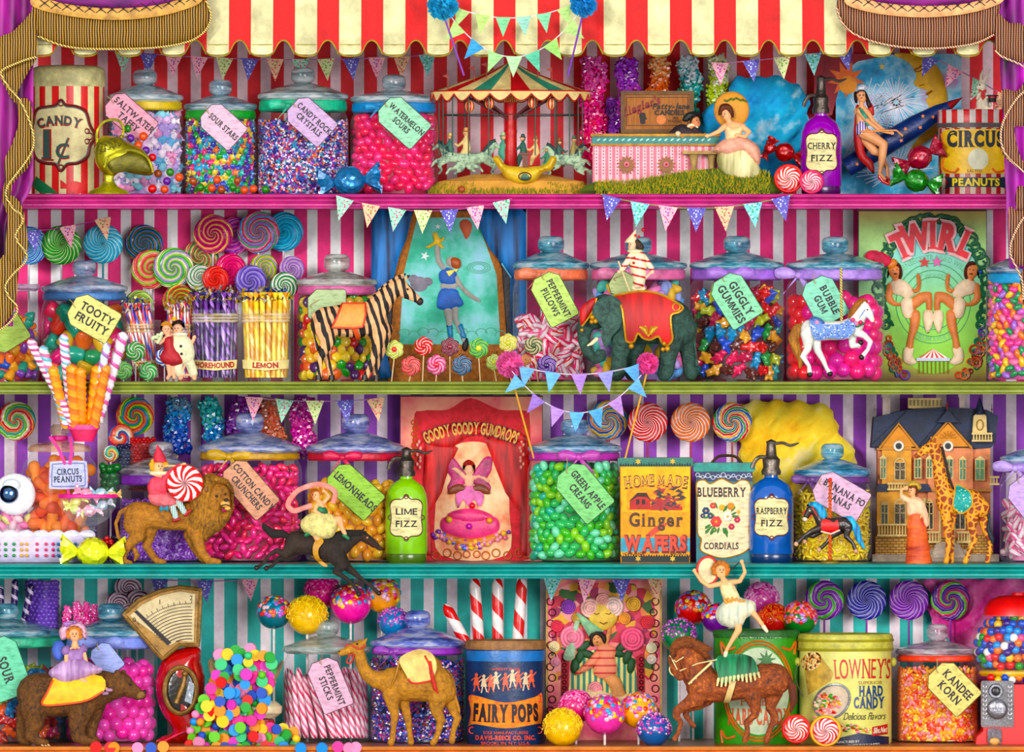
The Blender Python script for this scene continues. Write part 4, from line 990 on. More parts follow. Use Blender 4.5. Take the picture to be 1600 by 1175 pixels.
def meadow():
 g=G();b=floor(1,.06)
 g.puff(catmull([(926,b+3),(930,284),(980,288),(1040,274),(1090,266),(1140,262),(1196,268),(1204,b+3)],5),13,0,8)
 for i in range(2600):
  x=R.uniform(930,1202);q=R.random();d=-13*math.sin(min(1,q*2)*PI/2)-R.uniform(0,3);top=284-max(0,min(1,(x-985)/90))*16;y=top+(b-top)*q**1.3+1;h=R.uniform(3,8);g.cur=R.randrange(1,4);w=R.uniform(-3,3)
  g.put([(x-.9,y,d),(x+.9,y,d),(x+w,y-h,d-1)],[(0,1,2)])
 one('grass',g,[M('5c6c1c',.9),M('6a8020',.9),M('98a02c',.9),M('c0a838',.9)],.06,'tufted model grass along the shelf before the counter and bench','grass',kind='stuff',org=(1065,b))
meadow()
def boy():
 Y=.1;sk=M('d9966c',.6,.2)
 f=figure('boy_figurine','boy figurine in a dark cap and coat leaning on the counter beside the lady','figurine',Y,212,[[(1088,193,7),(1086,188,7.5)],[(1080,202,5),(1066,206,9,8),(1056,209,9,10)]],sk,[
  ('coat',join([cloth([(1046,212),(1052,200),(1064,194),(1078,197),(1090,203),(1096,214),(1086,220),(1058,220)],10,2),limb([(1060,206,6,-4),(1050,209,5,-10),(1058,211,4.5,-12)]),limb([(1086,204,6,-2),(1094,210,5,-8)])]),M('3a2c34',.7,.4)),
  ('hair',cloth([(1078,188),(1082,178),(1092,178),(1098,186),(1092,184),(1084,188),(1080,196)],7,1),M('2a1810',.7)),('cap',cloth([(1066,188),(1072,177),(1088,174),(1096,180),(1084,183),(1074,190)],8,0),M('25302c',.6)),
  ('collar',G().ring(1082,199,-2,7,2.4,16,6,ry=4),M('efe0c0',.7)),('sleeve_cuff',G().ball(1059,210,-13,5),M('e8d8b8'))]+face(1089,189,6.5,1,-6),1,2,base=None)
 h=fuse([limb(c) for c in skin_fingers(1062,211,30,.9,.2,-14)+skin_fingers(1099,211,0,.8,.1,-10)],.5,1);f.add('hands',h,sk)
boy()
def lady_parasol():
 Y=.055;b=floor(1,Y);sk=M('ecb78c',.55,.15)
 ch=[[(1134,178,7.5),(1136,182,7)],[(1137,186,4),(1142,194,5)],[(1134,198,6),(1146,196,7),(1158,197,6)],[(1132,198,5,-6),(1122,206,3.6,-8),(1108,212,2.6,-9)],[(1160,198,5,-4),(1170,206,4,-8),(1164,214,3,-12),(1154,212,2.4,-14)]]+skin_fingers(1108,212,170,.9,.1,-9)+skin_fingers(1154,212,190,.9,.1,-14)
 f=figure('lady_figurine','seated lady figurine in a cream and pink gown before a round straw parasol','figurine',Y,b,ch,sk,[
  ('bodice',cloth([(1132,198),(1138,194),(1146,199),(1156,195),(1162,200),(1158,214),(1156,222),(1136,222),(1133,210)],10,-1),M('ecd0a4',.6,.3,.5)),
  ('overskirt',cloth([(1114,234),(1130,218),(1156,212),(1178,222),(1188,236),(1186,258),(1172,248),(1160,238),(1140,244),(1124,240)],18,0),M('eeb6a0',.6,.4,1)),
  ('long_skirt',join([cloth([(1120,246),(1134,226),(1160,224),(1178,238),(1188,268),(1184,281),(1150,283),(1128,270)],16,2)]),folds('8c8a50','ece6b8',60)),
  ('hair',join([cloth([(1122,178),(1126,164),(1138,162),(1146,172),(1146,184),(1140,180),(1134,172),(1126,180)],8,1)]),M('6a3418',.7,.5,.8))]+face(1132,179,7,-1,-6),.9,3)
 p=T('straw_parasol','round golden straw parasol behind the seated lady, with green sprigs','parasol',1143,215,Y+.015);p.add('canopy',G().ball(1143,172,0,27,1,1.05,.2,32,10),stripes('e8b050','c88a34',.0022,.5,0));p.add('rim',G().ring(1143,172,0,26.5,1.6,36,6,ry=28),M('b07a2c'));g=G()
 for k in range(7): g.ball(1146+5*k-12,154+abs(k-3)*1.2,-6,3,1.2,.5,.5,8,5,ang=30*(-1)**k)
 p.add('green_sprig',g,M('5a7a2c'));p.add('shaft',G().tube([(1150,196,0),(1166,222,-10)],1.2,6),M('8a5a2c'))
lady_parasol()
bq=T('garden_bench','little stone garden bench beside the seated lady','bench',1095,floor(1,.075),.075);mb=M('b59a68',.8,.5)
bq.add('seat',G().box(1066,236,1126,241,-14,14,1),mb);bq.add('leg',G().lathe(1084,0,[(0,278),(9,278),(7,272),(4,262),(6,248),(9,241),(0,241)],16),mb);bq.add('leg',G().lathe(1112,4,[(0,278),(9,278),(7,272),(4,262),(6,248),(9,241),(0,241)],16),mb)
floss([(1100,232),(1094,190),(1104,170),(1138,152),(1142,128),(1160,118),(1180,122),(1205,118),(1230,126),(1256,140),(1264,160),(1262,190),(1270,215),(1256,240),(1262,262),(1240,285),(1200,292),(1150,296),(1110,280)],26,('0a6fae','12a0d6','4cc4ea','d9f4fb'),.22,'large cloud of sky blue cotton candy behind the cherry bottle')
# ---- sweets and bottle at the right
twistwrap(1226,238,60,20,'d81c24',.12,'red foil wrapped sweet beside the cherry bottle',group=None)
twistwrap(1202,232,34,-60,'d81c24',.1,'small red foil twist lying left of its red neighbour',group=None)
siphon(1283,64,117,1,'a032b4',['CHERRY','FIZZ'],'purple glass soda siphon lettered CHERRY FIZZ',.1)
mint(1232,279,23,('e0301c','f4543c'),.04,'red round boiled sweet with white streaks under the blue floss',core='e8301c');mint(1268,284,19,('e02a6a','f45a90'),.03,'pink round boiled sweet with white streaks before the cherry bottle',core='f03a78')
# ---- rocket picture panel with its rider
def rocket_panel():
 Y=.25;b=floor(1,Y);t=T('rocket_picture','picture panel of a night sky with a yellow moon face and white firework bursts','picture',1400,b,Y);n=NT();v=n.obj();a=n.noise(v,14,5,.6)
 sky=n.done(n.ramp(a,[(.32,'1f6aa0'),(.45,'3fb0d8'),(.55,'b8e4f4'),(.66,'c9a8d8')],False),.6,0,.3)
 t.add('panel',G().slab([(1306,b),(1306,100),(1330,84),(1502,84),(1502,b)],0,6),sky);t.add('red_corner',G().sheet([(1272,84),(1400,84),(1340,96),(1318,112),(1300,180),(1272,180)],-.4),M('a01838',.6,.4));g=G()
 g.sheet(star(1322,124,30,15,9,10),-.8);t.add('sun_rays',g,M('f08428',.6,.3));t.add('sun_disc',G().sheet(ell(1325,133,14),-1.2),M('f2a83a',.6,.3))
 mo=t.add('moon_face',G().puff(catmull([(1394,84),(1424,84),(1442,92),(1464,104),(1476,130),(1480,158),(1474,190),(1458,214),(1424,232),(1440,208),(1452,178),(1450,164),(1446,156),(1451,151),(1446,146),(1449,141),(1438,138),(1428,131),(1432,118),(1420,98)],4),3,-2,4),M('eec352',.6,.3))
 t.add('moon_features',G().tube([(1428,110,-6),(1436,106,-6),(1444,100,-6)],1,5).tube([(1429,112,-6),(1437,112,-6),(1445,105,-6)],.8,5).tube([(1447,148,-5.5),(1456,142,-5.5)],1.6,5).tube([(1436,134,-5),(1444,132,-5.5)],.8,5),M('a5602c'),mo);g=G()
 for cx_,cy_,r in ((1345,190,90),(1400,270,62),(1400,160,55)):
  for k in range(56):
   a=2*PI*k/56+R.uniform(-.03,.03);q=r*R.uniform(.55,1);p=[(cx_+math.cos(a)*q*u,cy_+math.sin(a)*q*u*.9+6*u*u) for u in (.1,.4,.7,1)]
   if all(1308 < x < 1500 and 88 < y < 300 for x,y in p): g.band(p,1.1,-.9)
 t.add('firework_bursts',g,M('f6f4ff',.6,0));g=G();g.sheet(star(1378,104,6,2.6),-1);g.sheet(star(1330,268,4,2),-1);t.add('gold_stars',g,M('e8d478'))
rocket_panel()
def rocket():
 Y=.2;t=T('toy_rocket','dark blue toy rocket speckled with orange stars, pointing up to the right','rocket',1318,265,Y);n=NT()
 ax=Vector((1503-1322,153-262));L=ax.length;u=ax/L;g=G();v,f=[],[];m=24;P=[(0,0),(0,15),(.3,18),(.6,17),(.8,12),(.93,5),(1,.5)]
 for q,r in P:
  for k in range(m): a=2*PI*k/m;v.append((1322+u.x*L*q-u.y*r*math.cos(a),262+u.y*L*q+u.x*r*math.cos(a),-r*.9*math.sin(a)))
 for i in range(len(P)-1):
  for k in range(m): f.append((i*m+k,i*m+(k+1) % m,(i+1)*m+(k+1) % m,(i+1)*m+k))
 t.add('hull',g.put(v,f),M('143c7c',.35,.6,.4,vs=25));t.add('red_nose',G().tube([(1482,166,-4),(1492,159.5,-2),(1504,152,0)],[5.4,3.4,.4],14),M('b81f2c'));g=G()
 for q,w in ((.08,4),(.16,-6),(.24,8),(.45,8),(.52,-4),(.62,6),(.68,-7),(.74,2)):
  x,y=1322+u.x*L*q-u.y*w,262+u.y*L*q+u.x*w;g.slab(star(x,y,3.6,1.6,5,R.uniform(0,90)),-17.5+abs(w)*.35,-15)
 t.add('orange_stars',g,M('e88a34'))
rocket()
def rocket_lady():
 Y=.165;sk=M('e0a87c',.5,.15)
 ch=[[(1345,148,8),(1347,154,7)],[(1346,160,3.6),(1346,168,5)],[(1340,174,6),(1350,172,6),(1356,176,5)],[(1346,178,9),(1346,192,8),(1348,206,10)],[(1342,174,4.5,-5),(1356,190,3.6,-9),(1374,204,2.8,-10),(1390,208,2.4,-10)],[(1356,176,4.5,-2),(1366,192,3.4,-6),(1384,206,2.6,-8)],
   [(1350,208,10,-4),(1368,218,8.5,-10),(1380,226,7,-12),(1378,246,6.5,-12),(1376,262,4,-12),(1374,272,3.2,-12),(1382,280,3,-14)],[(1348,212,8,6),(1366,236,7,0),(1376,240,5,0),(1386,262,3.2,0),(1388,280,2.6,0)]]+skin_fingers(1390,208,0,.9,.3,-10)
 f=figure('lady_figurine','smiling lady figurine in a star-spangled suit and red cape astride the rocket','figurine',Y,288,ch,sk,[
  ('cape',join([cloth([(1338,164),(1346,170),(1344,190),(1350,215),(1352,240),(1364,252),(1366,272),(1356,262),(1340,244),(1334,220),(1335,190)],5,5),cloth([(1356,158),(1364,164),(1366,180),(1358,176)],3,4)]),folds('7a0c18','e0202c',50)),
  ('swimsuit',join([cloth([(1340,190),(1350,188),(1356,200),(1358,214),(1346,216),(1338,208)],10.5,-1)]),stripes('e4dcf0','6a4f9c',.004,.5,0)),('sash',cloth([(1342,170),(1348,172),(1360,192),(1354,196)],2,-9),M('4a9a80')),
  ('hair',join([cloth([(1336,160),(1334,146),(1342,138),(1352,142),(1358,154),(1362,166),(1356,168),(1352,156),(1349,146),(1341,148),(1340,160)],7,1)]),M('38180f',.6,.5,.8)),('white_cap',cloth([(1336,144),(1340,135),(1350,132),(1356,138),(1346,142)],6,-1),M('dfe4ee')),
  ('shoe',join([limb([(1374,276,3.6,-12),(1380,284,3.2,-14),(1388,288,2.6,-16)])]),gloss('d0202c')),('shoe',limb([(1386,278,3.2),(1390,286,3,-2),(1396,287,2.2,-4)]),gloss('d0202c')),('steering_rod',G().tube([(1344,206,-12),(1400,204,-14),(1410,213,-13)],1.6,6),M('e09a5c'))]+face(1346,150,7.5,0,-7),.9,3)
rocket_lady()
twistwrap(1437,246,74,-28,'c81c50',.1,'crimson foil wrapped sweet leaning on the circus tin',group=None)
twistwrap(1432,282,72,14,'2aa43c',.07,'green foil wrapped sweet at the foot of the circus tin',group=None)
def circus_tin():
 Y=.14;b=floor(1,Y);cx,rad=1522,56;wr=wrapc(cx,rad,-rad*.85,.85);t=T('peanut_tin','yellow and red striped tin lettered CIRCUS PEANUTS with a white rabbit on its lid','tin',cx,b,Y)
 t.add('tin_body',G().lathe(cx,0,[(0,b),(rad,b),(rad,186),(rad-1,184),(0,184)],48,.85),cyl_stripes('c9b9a8','a82c30',18))
 t.add('tin_lid',G().lathe(cx,0,[(rad+1,201),(rad+2,194),(rad+1,192),(rad+1,176),(rad+2,174),(rad,172),(0,172)],48,.85),cyl_stripes('cfc8c4','c83038',16));t.add('lid_band',G().lathe(cx,0,[(rad+2.2,200),(rad+2.2,193)],48,.85),M('5c5654',.5))
 y=t.add('yellow_panel',G().sheet(rrect(1469,203,1575,272,10),-.6,wr),M('e8c420',.45,.25));g=G()
 for s_ in (-1,1): g.tube([(x,q,wr(x,q)-1) for x,q in catmull([(cx+s_*52,210),(cx+s_*47,240),(cx+s_*50,262),(cx+s_*34,270),(cx+s_*26,264)],5,False)],1.8,5)
 t.add('scroll_ornament',g,M('e07a1c'),y);t.add('oval_medallion',G().sheet(ell(1526,250,16,17),-.9,wr,4),M('dfe0c8'),y)
 t.add('lettering',G().text('CIRCUS',1522,218,22,0,-1.2,wrap=wr,bold=.06,fit=88),INK('2c3340'),y);t.add('small_lettering',G().text('SALTED',1520,268,4.4,0,-1.2,1,wrap=wr),INK('8a3a1c'),y)
 bn=t.add('name_band',G().sheet([(1474,276),(1484,278),(1562,278),(1574,276),(1568,286),(1574,296),(1562,293),(1484,293),(1474,296),(1480,286)],-.9,wr),M('1f3440',.5));t.add('yellow_lettering',G().text('PEANUTS',1523,285.5,11,0,-1.5,wrap=wr,bold=.04,serif=False,fit=74),M('e6d23a'),bn)
circus_tin()
def rabbit():
 Y=.135;sk=M('f2ead6',.8,.25,.5);t=figure('rabbit_figurine','white rabbit figurine in a red tie holding a top hat on the circus tin','rabbit',Y,172,[
  [(1535,164,10),(1536,154,9),(1535,144,6)],[(1534,135,7),(1530,136,4.5)],[(1536,130,2.6),(1541,120,2.4),(1547,108,1)],[(1532,130,2.4),(1533,118,2.4),(1537,106,1)],[(1540,148,3.4,-4),(1545,152,2.8,-8)],[(1530,148,3.2,-5),(1527,154,2.6,-7)],[(1530,169,4,-4),(1525,172,3,-7)],[(1541,169,4,-4),(1546,172,3,-7)],[(1546,164,3.4,4),(1547,163,3.4,4)]],sk,
  [('necktie',G().slab([(1533,142),(1538,142),(1539,152),(1535,157),(1532,151)],-8.5,-7).slab([(1529,139),(1535,142),(1541,139),(1541,144),(1535,142),(1529,144)],-8,-6.5),gloss('c8202c')),('eye',G().ball(1530.5,133,-5.5,1.1),INK())],.9,3)
 h=T('top_hat','small black top hat held by the white rabbit','hat',1549,156,Y);h.add('crown',G().lathe(1550,-8,[(0,160),(6,160),(6.6,150),(0,150)],18),INK('16161c'));h.add('brim',G().lathe(1550,-8,[(10,150.5),(10,149),(6,148.5),(6,150.5)],20),INK('16161c'));h.add('hat_band',G().lathe(1550,-8,[(6.9,153.5),(6.9,151)],18),M('a8283c'))
rabbit()
# ================================================================ second shelf
F2=lambda Y: floor(2,Y)
def bwrap(cy,r,fl=.8,d=0): return lambda x,y: d-fl*math.sqrt(max(r*r-(y-cy)**2,0))
bunting('floral paper bunting pinned over the blue curtained picture',522,305,800,310,22,7,36,[F[0],F[1],F[0],F[2],F[3],F[4],F[0]],-.02,'c04f8a')
bunting('floral paper bunting pinned over the elephant and gummy jars',938,303,1238,304,22,7,38,[F[3],F[5],F[4],F[3],F[1],F[5],F[3]],-.02,'7aa83c')
bunting('short floral bunting over the green and turquoise lollipops',44,362,168,340,3,3,34,[F[3],F[4],F[1]],.2,'b04f9a')
# ---- lollipops of the left end
C=dict(g='1c9c3c',t='12a8c8',r='e02030',p='e8309a',y='f2d430',o='f08a2a',v='8a4ab8',b='2a6ad0',w='f4ecec',l='9cd84a',c='f47a6a',m='5ac8a0',n='2a2f8a',lv='b09ae0',k='f48ab8')
GL='lollipops fanned out behind the stick jars'
lolly(45,384,30,(C['b'],C['t']),.235,'blue swirl lollipop half hidden by the left curtain fringe',2,5,1.4,group=None)
lolly(96,383,31,(C['g'],),.23,'dark green swirl lollipop with fine white lines above the tooty fruity jar',2,14,.5,line='d8f0b0',lw=.12,group=None)
lolly(161,381,31,(C['t'],),.23,'turquoise swirl lollipop with fine white lines above the tooty fruity jar',2,14,.5,line='bdeef0',lw=.12,group=None,stick='2a98a8')
for a in [(225,381,30,('1f4a9a','2a9a4a','c02848','2fa8d8'),.27,'navy, green and red rope swirl lollipop at the left of the fan',4,1.5),(236,421,31,(C['c'],'f4b8a0',C['l'],'e8506a'),.25,'coral and pale green swirl lollipop behind the pastel one',3,1.3),
   (271,419,32,('a4dc6a','f4f0c8','b8a0e0','58c060'),.235,'pastel green and lilac swirl lollipop at the left of the fan',3,1.4),(333,366,31,('e8308a','f4e040','f45aa0','a8306a'),.25,'hot pink and yellow rope swirl lollipop at the top of the fan',4,1.3),
   (367,368,29,('d84ab0','f088c8','9a4ac8'),.27,'magenta swirl lollipop half hidden at the top of the fan',4,1.3),(404,363,33,('c850b0','3ab878','f090c0','e02a50','48b8e0'),.245,'pink, green and sky blue swirl lollipop at the top of the fan',3,1.2),
   (443,362,31,('1aa0cc','48c4e4'),.265,'plain turquoise rope swirl lollipop at the top right of the fan',4,1.4),(360,421,25,('f03a8a','d0186a'),.225,'deep pink swirl lollipop in the middle of the fan',4,1.3),
   (314,402,28,(C['c'],'e8e0a0','3aa860'),.275,'salmon and green swirl lollipop deep in the middle of the fan',4,1.2),(312,434,21,('2aa860','f4f4ec','f4f4ec'),.215,'green and white swirl lollipop beside the small red one',4,1.3),
   (337,436,21,('e01828','f05a50'),.2,'small bright red swirl lollipop above the purple sticks',4,1.2),(392,439,25,('8a78d8','b8a8ec','6a50b8'),.21,'periwinkle swirl lollipop above the purple sticks',4,1.2),
   (412,418,22,('e8e030','8ac83a','c8a0e0'),.235,'yellow and lime swirl lollipop in the right of the fan',4,1.2),(456,420,20,('c8a0e0','a878d0','e8c8f0'),.22,'lilac swirl lollipop beside the rainbow sweet jar knob',4,1.3),
   (444,447,22,('1f9a50','f4f4ec'),.19,'dark green and white swirl lollipop above the lemon sticks',4,1.3),(217,476,23,('b8e07a','e8f0a8','8ac850'),.21,'pale lime swirl lollipop behind the leaning striped sticks',4,1.3),
   (280,470,26,('f08a3a','f4e070','3aa850','e8405a'),.225,'orange, yellow and green rope swirl lollipop behind the striped sticks',4,1.3)]:
 lolly(a[0],a[1],a[2],a[3],a[4],a[5],2,a[6],a[7],line=None,group=GL,th=6)
# ---- jars of the left end
J2=.16
TOOTY=[gloss(c) for c in ('22b49a','f2582a','ee2a6a','f2c81e','e81f88','1fa06a','f0803a')]
t,cx,rad=jar('glass jar of mixed gumdrops at the far left, half behind the curtain',-42,62,418,447,2,J2,lid='c8a8c8',kw=30)
fill('gumdrop','knot' if 0 else 'drop',17,[gloss(c) for c in ('f2b41e','e83a2a','f25a8a','2f5ac0','1fa08a','8a4ab0','f08a3a')],cx,rad,496,F2(J2)-3,J2,'mixed gumdrop in the half hidden jar at the left end','mixed gumdrops',core=M('c0402a'))
gift_tag(12,522,60,46,-32,[],'a8c06a',.06,'blank moss green paper tag at the left edge by the curtain',string=(-10,480))
t,cx,rad=jar('glass jar of big bright gumdrops with a blue neck cord',64,200,407,450,2,J2,lid='9ab4d8',kw=37,rib='5a8ac0',neck=17)
fill('big_gumdrop','drop',30,TOOTY,cx,rad,482,F2(J2)-3,J2,'big bright fruit gumdrop in the tooty fruity jar','big gumdrops',core=M('b02a50'),dy=.74,dx=.8)
gift_tag(145,496,76,54,30,['TOOTY','FRUITY'],'e2e096',.055,'yellow paper tag lettered TOOTY FRUITY',th=12,wx=.85,string=(108,468))
# ---- bundles of wrapped candy sticks in glasses
def bundle(label,x0,x1,y0,cols,Y,word=None,lean=0,wc='c0303a',n=26,wr_='9a2a3a',gl=True,band=None,yb=None,top=16,seed=2):
 cx,rad=(x0+x1)/2,(x1-x0)/2;b=yb or F2(Y);t=T('stick_glass',label,'glass of candy sticks',cx,b,Y,'glasses packed with candy sticks');rr=random.Random(seed)
 t.add('tumbler',G().lathe(cx,0,[(0,b-1),(rad*.8,b-1),(rad*.84,b-4),(rad*.96,y0+50),(rad,y0+44),(rad*.96,y0+42),(rad*.98,y0+38)],36,.8,lean=lean),glass(a=.05));g=G()
 for k in range(3): g.lathe(cx+lean*(b-y0-42-4*k),0,[(rad*.97,y0+48+5*k),(rad*1.01,y0+46+5*k),(rad*.97,y0+44+5*k)],36,.8)
 t.add('rim_ridges',g,glass('f0d890',.5,edge=.9)) 
 for k in range(n):
  a=-1.9+3.8*(k % 14)/13;q=rad*(.74 if k < 14 else .4);a2=a*1.05;x,d=cx+q*math.sin(a),-q*.8*math.cos(a);tp=y0+top+rr.uniform(-6,8);s_=1.14
  xt,dt=cx+(q*s_)*math.sin(a2)+lean*(b-tp),-q*.8*math.cos(a2);r=rad*.11
  v0,v1=W(x,b-6,Y,d),W(xt,tp,Y,dt);L=(v1-v0).length
  key=('stk',x0,round(r,1),k % len(cols))
  o=bpy.data.objects.new('candy_stick',None if key not in _sw else _sw[key])
  if key not in _sw:
   me=bpy.data.meshes.new('candy_stick');vv,ff=[],[];m=10
   for z,rq in ((0,1),(.9,1),(.93,.5),(.97,1.1),(1,1.3)):
    for i in range(m): a_=2*PI*i/m;vv.append((r*rq*S*math.cos(a_),r*rq*S*math.sin(a_),z*(b-y0-top)*S))
   for i in range(4):
    for j in range(m): ff.append((i*m+j,i*m+(j+1) % m,(i+1)*m+(j+1) % m,(i+1)*m+j))
   me.from_pydata(vv,[],ff);me.materials.append(cols[k % len(cols)]);me.shade_smooth();_sw[key]=me
   bpy.data.objects.remove(o);o=bpy.data.objects.new('candy_stick',me)
  COL.objects.link(o);o.location=v0;o.rotation_euler=(v1-v0).to_track_quat('Z','Y').to_euler()
  tagit(o,'wrapped candy stick packed in the '+label[:label.index(' of ')],'candy stick','candy sticks in the '+label[:label.index(' of ')])
 g=G();wcs=[wc,'f4f0e0','e8d060']
 for k in range(150):        # crinkled wrapper ends
  a=rr.uniform(0,6.28);q=rad*1.08*math.sqrt(rr.random());x,d=cx+q*math.sin(a)+lean*(b-y0-10),-q*.8*math.cos(a);y=y0+rr.uniform(2,22)+6*(q/rad)**2;g.cur=k % 3;s_=rr.uniform(3,6)
  p=[Vector((rr.uniform(-1,1),rr.uniform(-1,1),rr.uniform(-1,1)))*s_ for _ in range(4)]
  g.put([(x+u.x,y+u.y,d+u.z) for u in p],[(0,1,2),(0,2,3),(0,1,3),(1,2,3)])
 t.add('wrapper_ends',g,[foil(c) for c in wcs],kind='stuff')
 if word:
  wr=wrapc(cx,rad,-rad*.8,.8);y=b-26
  bd=t.add('paper_band',G().sheet([(x0+3,y-8),(cx,y-5),(x1-3,y-8),(x1-4,y+6),(cx,y+9),(x0+4,y+6)],-1,wr),M('f0e2a8',.6));t.add('lettering',G().text(word,cx,y+1,8,0,-1.8,arc=-300,wrap=wr,serif=False,bold=.04,fit=min(rad*1.62,8*len(word))),INK('b02a30'),bd)
def tw(*c,p=.012): return helix(tuple(c),p,.25,.3)
bundle('tall glass of purple horehound sticks with blue tipped wrappers',299,374,446,[tw('4a1a6a','8a4ab0','3a1458','b080d0',p=.03),tw('5a2280','3a1250',p=.04),tw('7a3aa0','4a1a6a','d0b0e8',p=.05)],.11,'HOREHOUND',wc='24489a',seed=4)
bundle('tall glass of yellow lemon sticks with blue tipped wrappers',376,455,446,[tw('f2c81e','f8e878',p=.03),tw('f0b414','fff0a0','e8a010',p=.04),tw('f8dc3a','f0b820',p=.05)],.11,'LEMON',wc='2a50a8',seed=5)
bundle('leaning glass of red, white and blue striped sticks',206,252,462,[tw('e83a3a','f4f0f0','3a6ac8',p=.05),tw('f07a4a','f4e8e0','d02a4a',p=.04),tw('f4f0f0','e04a6a','6a4ab8',p=.06)],.1,'COTTON',lean=-.12,wc='3a5ac0',n=20,seed=6)
bundle('second glass of striped sticks behind the dancing pair',256,300,462,[tw('e8502a','f4e8e0','8a3ab0',p=.05),tw('f08a3a','f4e0c0','e02a5a',p=.04),tw('f4f0f0','d03a5a','4a5ac8',p=.06)],.13,None,lean=.03,wc='e88a3a',n=20,seed=7)
for x,y,r,c,l in ((212,549,16,('1f9a44',),'green petal lollipop, upper one by the tooty fruity jar'),(193,579,15,('1f9a44','7ac860'),'green petal lollipop low beside the tooty fruity jar'),(231,580,15,('2aa850',),'green petal lollipop before the leaning stick glass'),(257,558,15,('2f5ac0','e8ecf8'),'blue and white petal lollipop at the feet of the dancing pair')):
 pinwheel(x,y,r,c,.05 if x != 193 else .06,l,2,stick='c8ccd0')
# ---- harlequin and girl
def harlequin():
 Y=.045;b=F2(Y);sk=M('ecb898',.55,.15)
 f=figure('harlequin_figurine','pierrot child figurine in a loose cream suit with black pompoms, arm round the girl','figurine',Y,b,[[(278,513,7.5),(278,517,7)],[(279,521,4),(281,526,4)],[(288,530,5),(298,538,3.6),(303,530,2.8)],[(284,586,4.4),(282,591,4,-5)],[(302,586,4.4),(304,591,4,-5)]]+skin_fingers(303,529,-70,.8,.2,0),sk,[
  ('pierrot_suit',join([cloth([(268,530),(276,524),(290,524),(300,534),(304,552),(300,568),(292,570),(274,566),(266,552)],10),limb([(278,562,8),(278,576,7.5),(281,584,7)]),limb([(294,562,8),(300,576,7.5),(302,584,7)])]),M('e6e4c4',.7,.35,.8)),
  ('ruff',G().lathe(281,0,[(4,526),(12,524),(13,521),(4,519)],24,.8).jitter(.8,2),M('f2ead2',.8)),('hair',cloth([(268,512),(270,503),(280,500),(288,506),(288,514),(283,508),(274,507)],8,1),M('2c1812',.7)),('skull_cap',cloth([(271,505),(280,499),(288,505),(280,506)],7),INK('241c22')),
  ('pompom_button',G().ball(283,541,-10,2.2),INK()),('pompom_button',G().ball(284,553,-10,2.2),INK())]+face(277,514,6.5,-.4,-7),.9,3)
 figure('girl_figurine','girl figurine in a red tutu holding white flowers beside the harlequin','figurine',Y-.004,b,[[(260,514,7),(260,518,6.5)],[(262,522,3.4),(264,530,6),(264,540,6)],[(258,529,3.4,-2),(250,536,3,-5),(246,534,2.4,-7)],[(262,562,5),(264,576,4),(265,586,3),(262,591,3,-4)],[(272,562,5,2),(271,578,3.6,2),(272,590,3)]]+skin_fingers(246,534,200,.7,.2,-7),sk,[
  ('red_dress',join([cloth([(256,528),(270,526),(273,542),(282,552),(286,566),(272,572),(256,568),(250,558),(256,544)],9,-1)]),M('b8243c',.6,.5,.8)),('hair',join([cloth([(251,516),(252,506),(260,502),(268,506),(269,516),(265,510),(257,509)],7,1)]),M('e8b050',.7,.5,.9)),
  ('crown',G().lathe(272,0,[(4,501),(5,495),(3.5,498),(4,501)],10),M('f0c030',.4,metal=.5)),('bouquet',join([G().ball(245+R.uniform(-7,8),528+R.uniform(-7,7),-9+R.uniform(-3,3),3,u=8,w=6) for _ in range(14)]),M('dce8c0',.8,.6))]+face(260,515,6,.5,-6),.9,3)
harlequin()
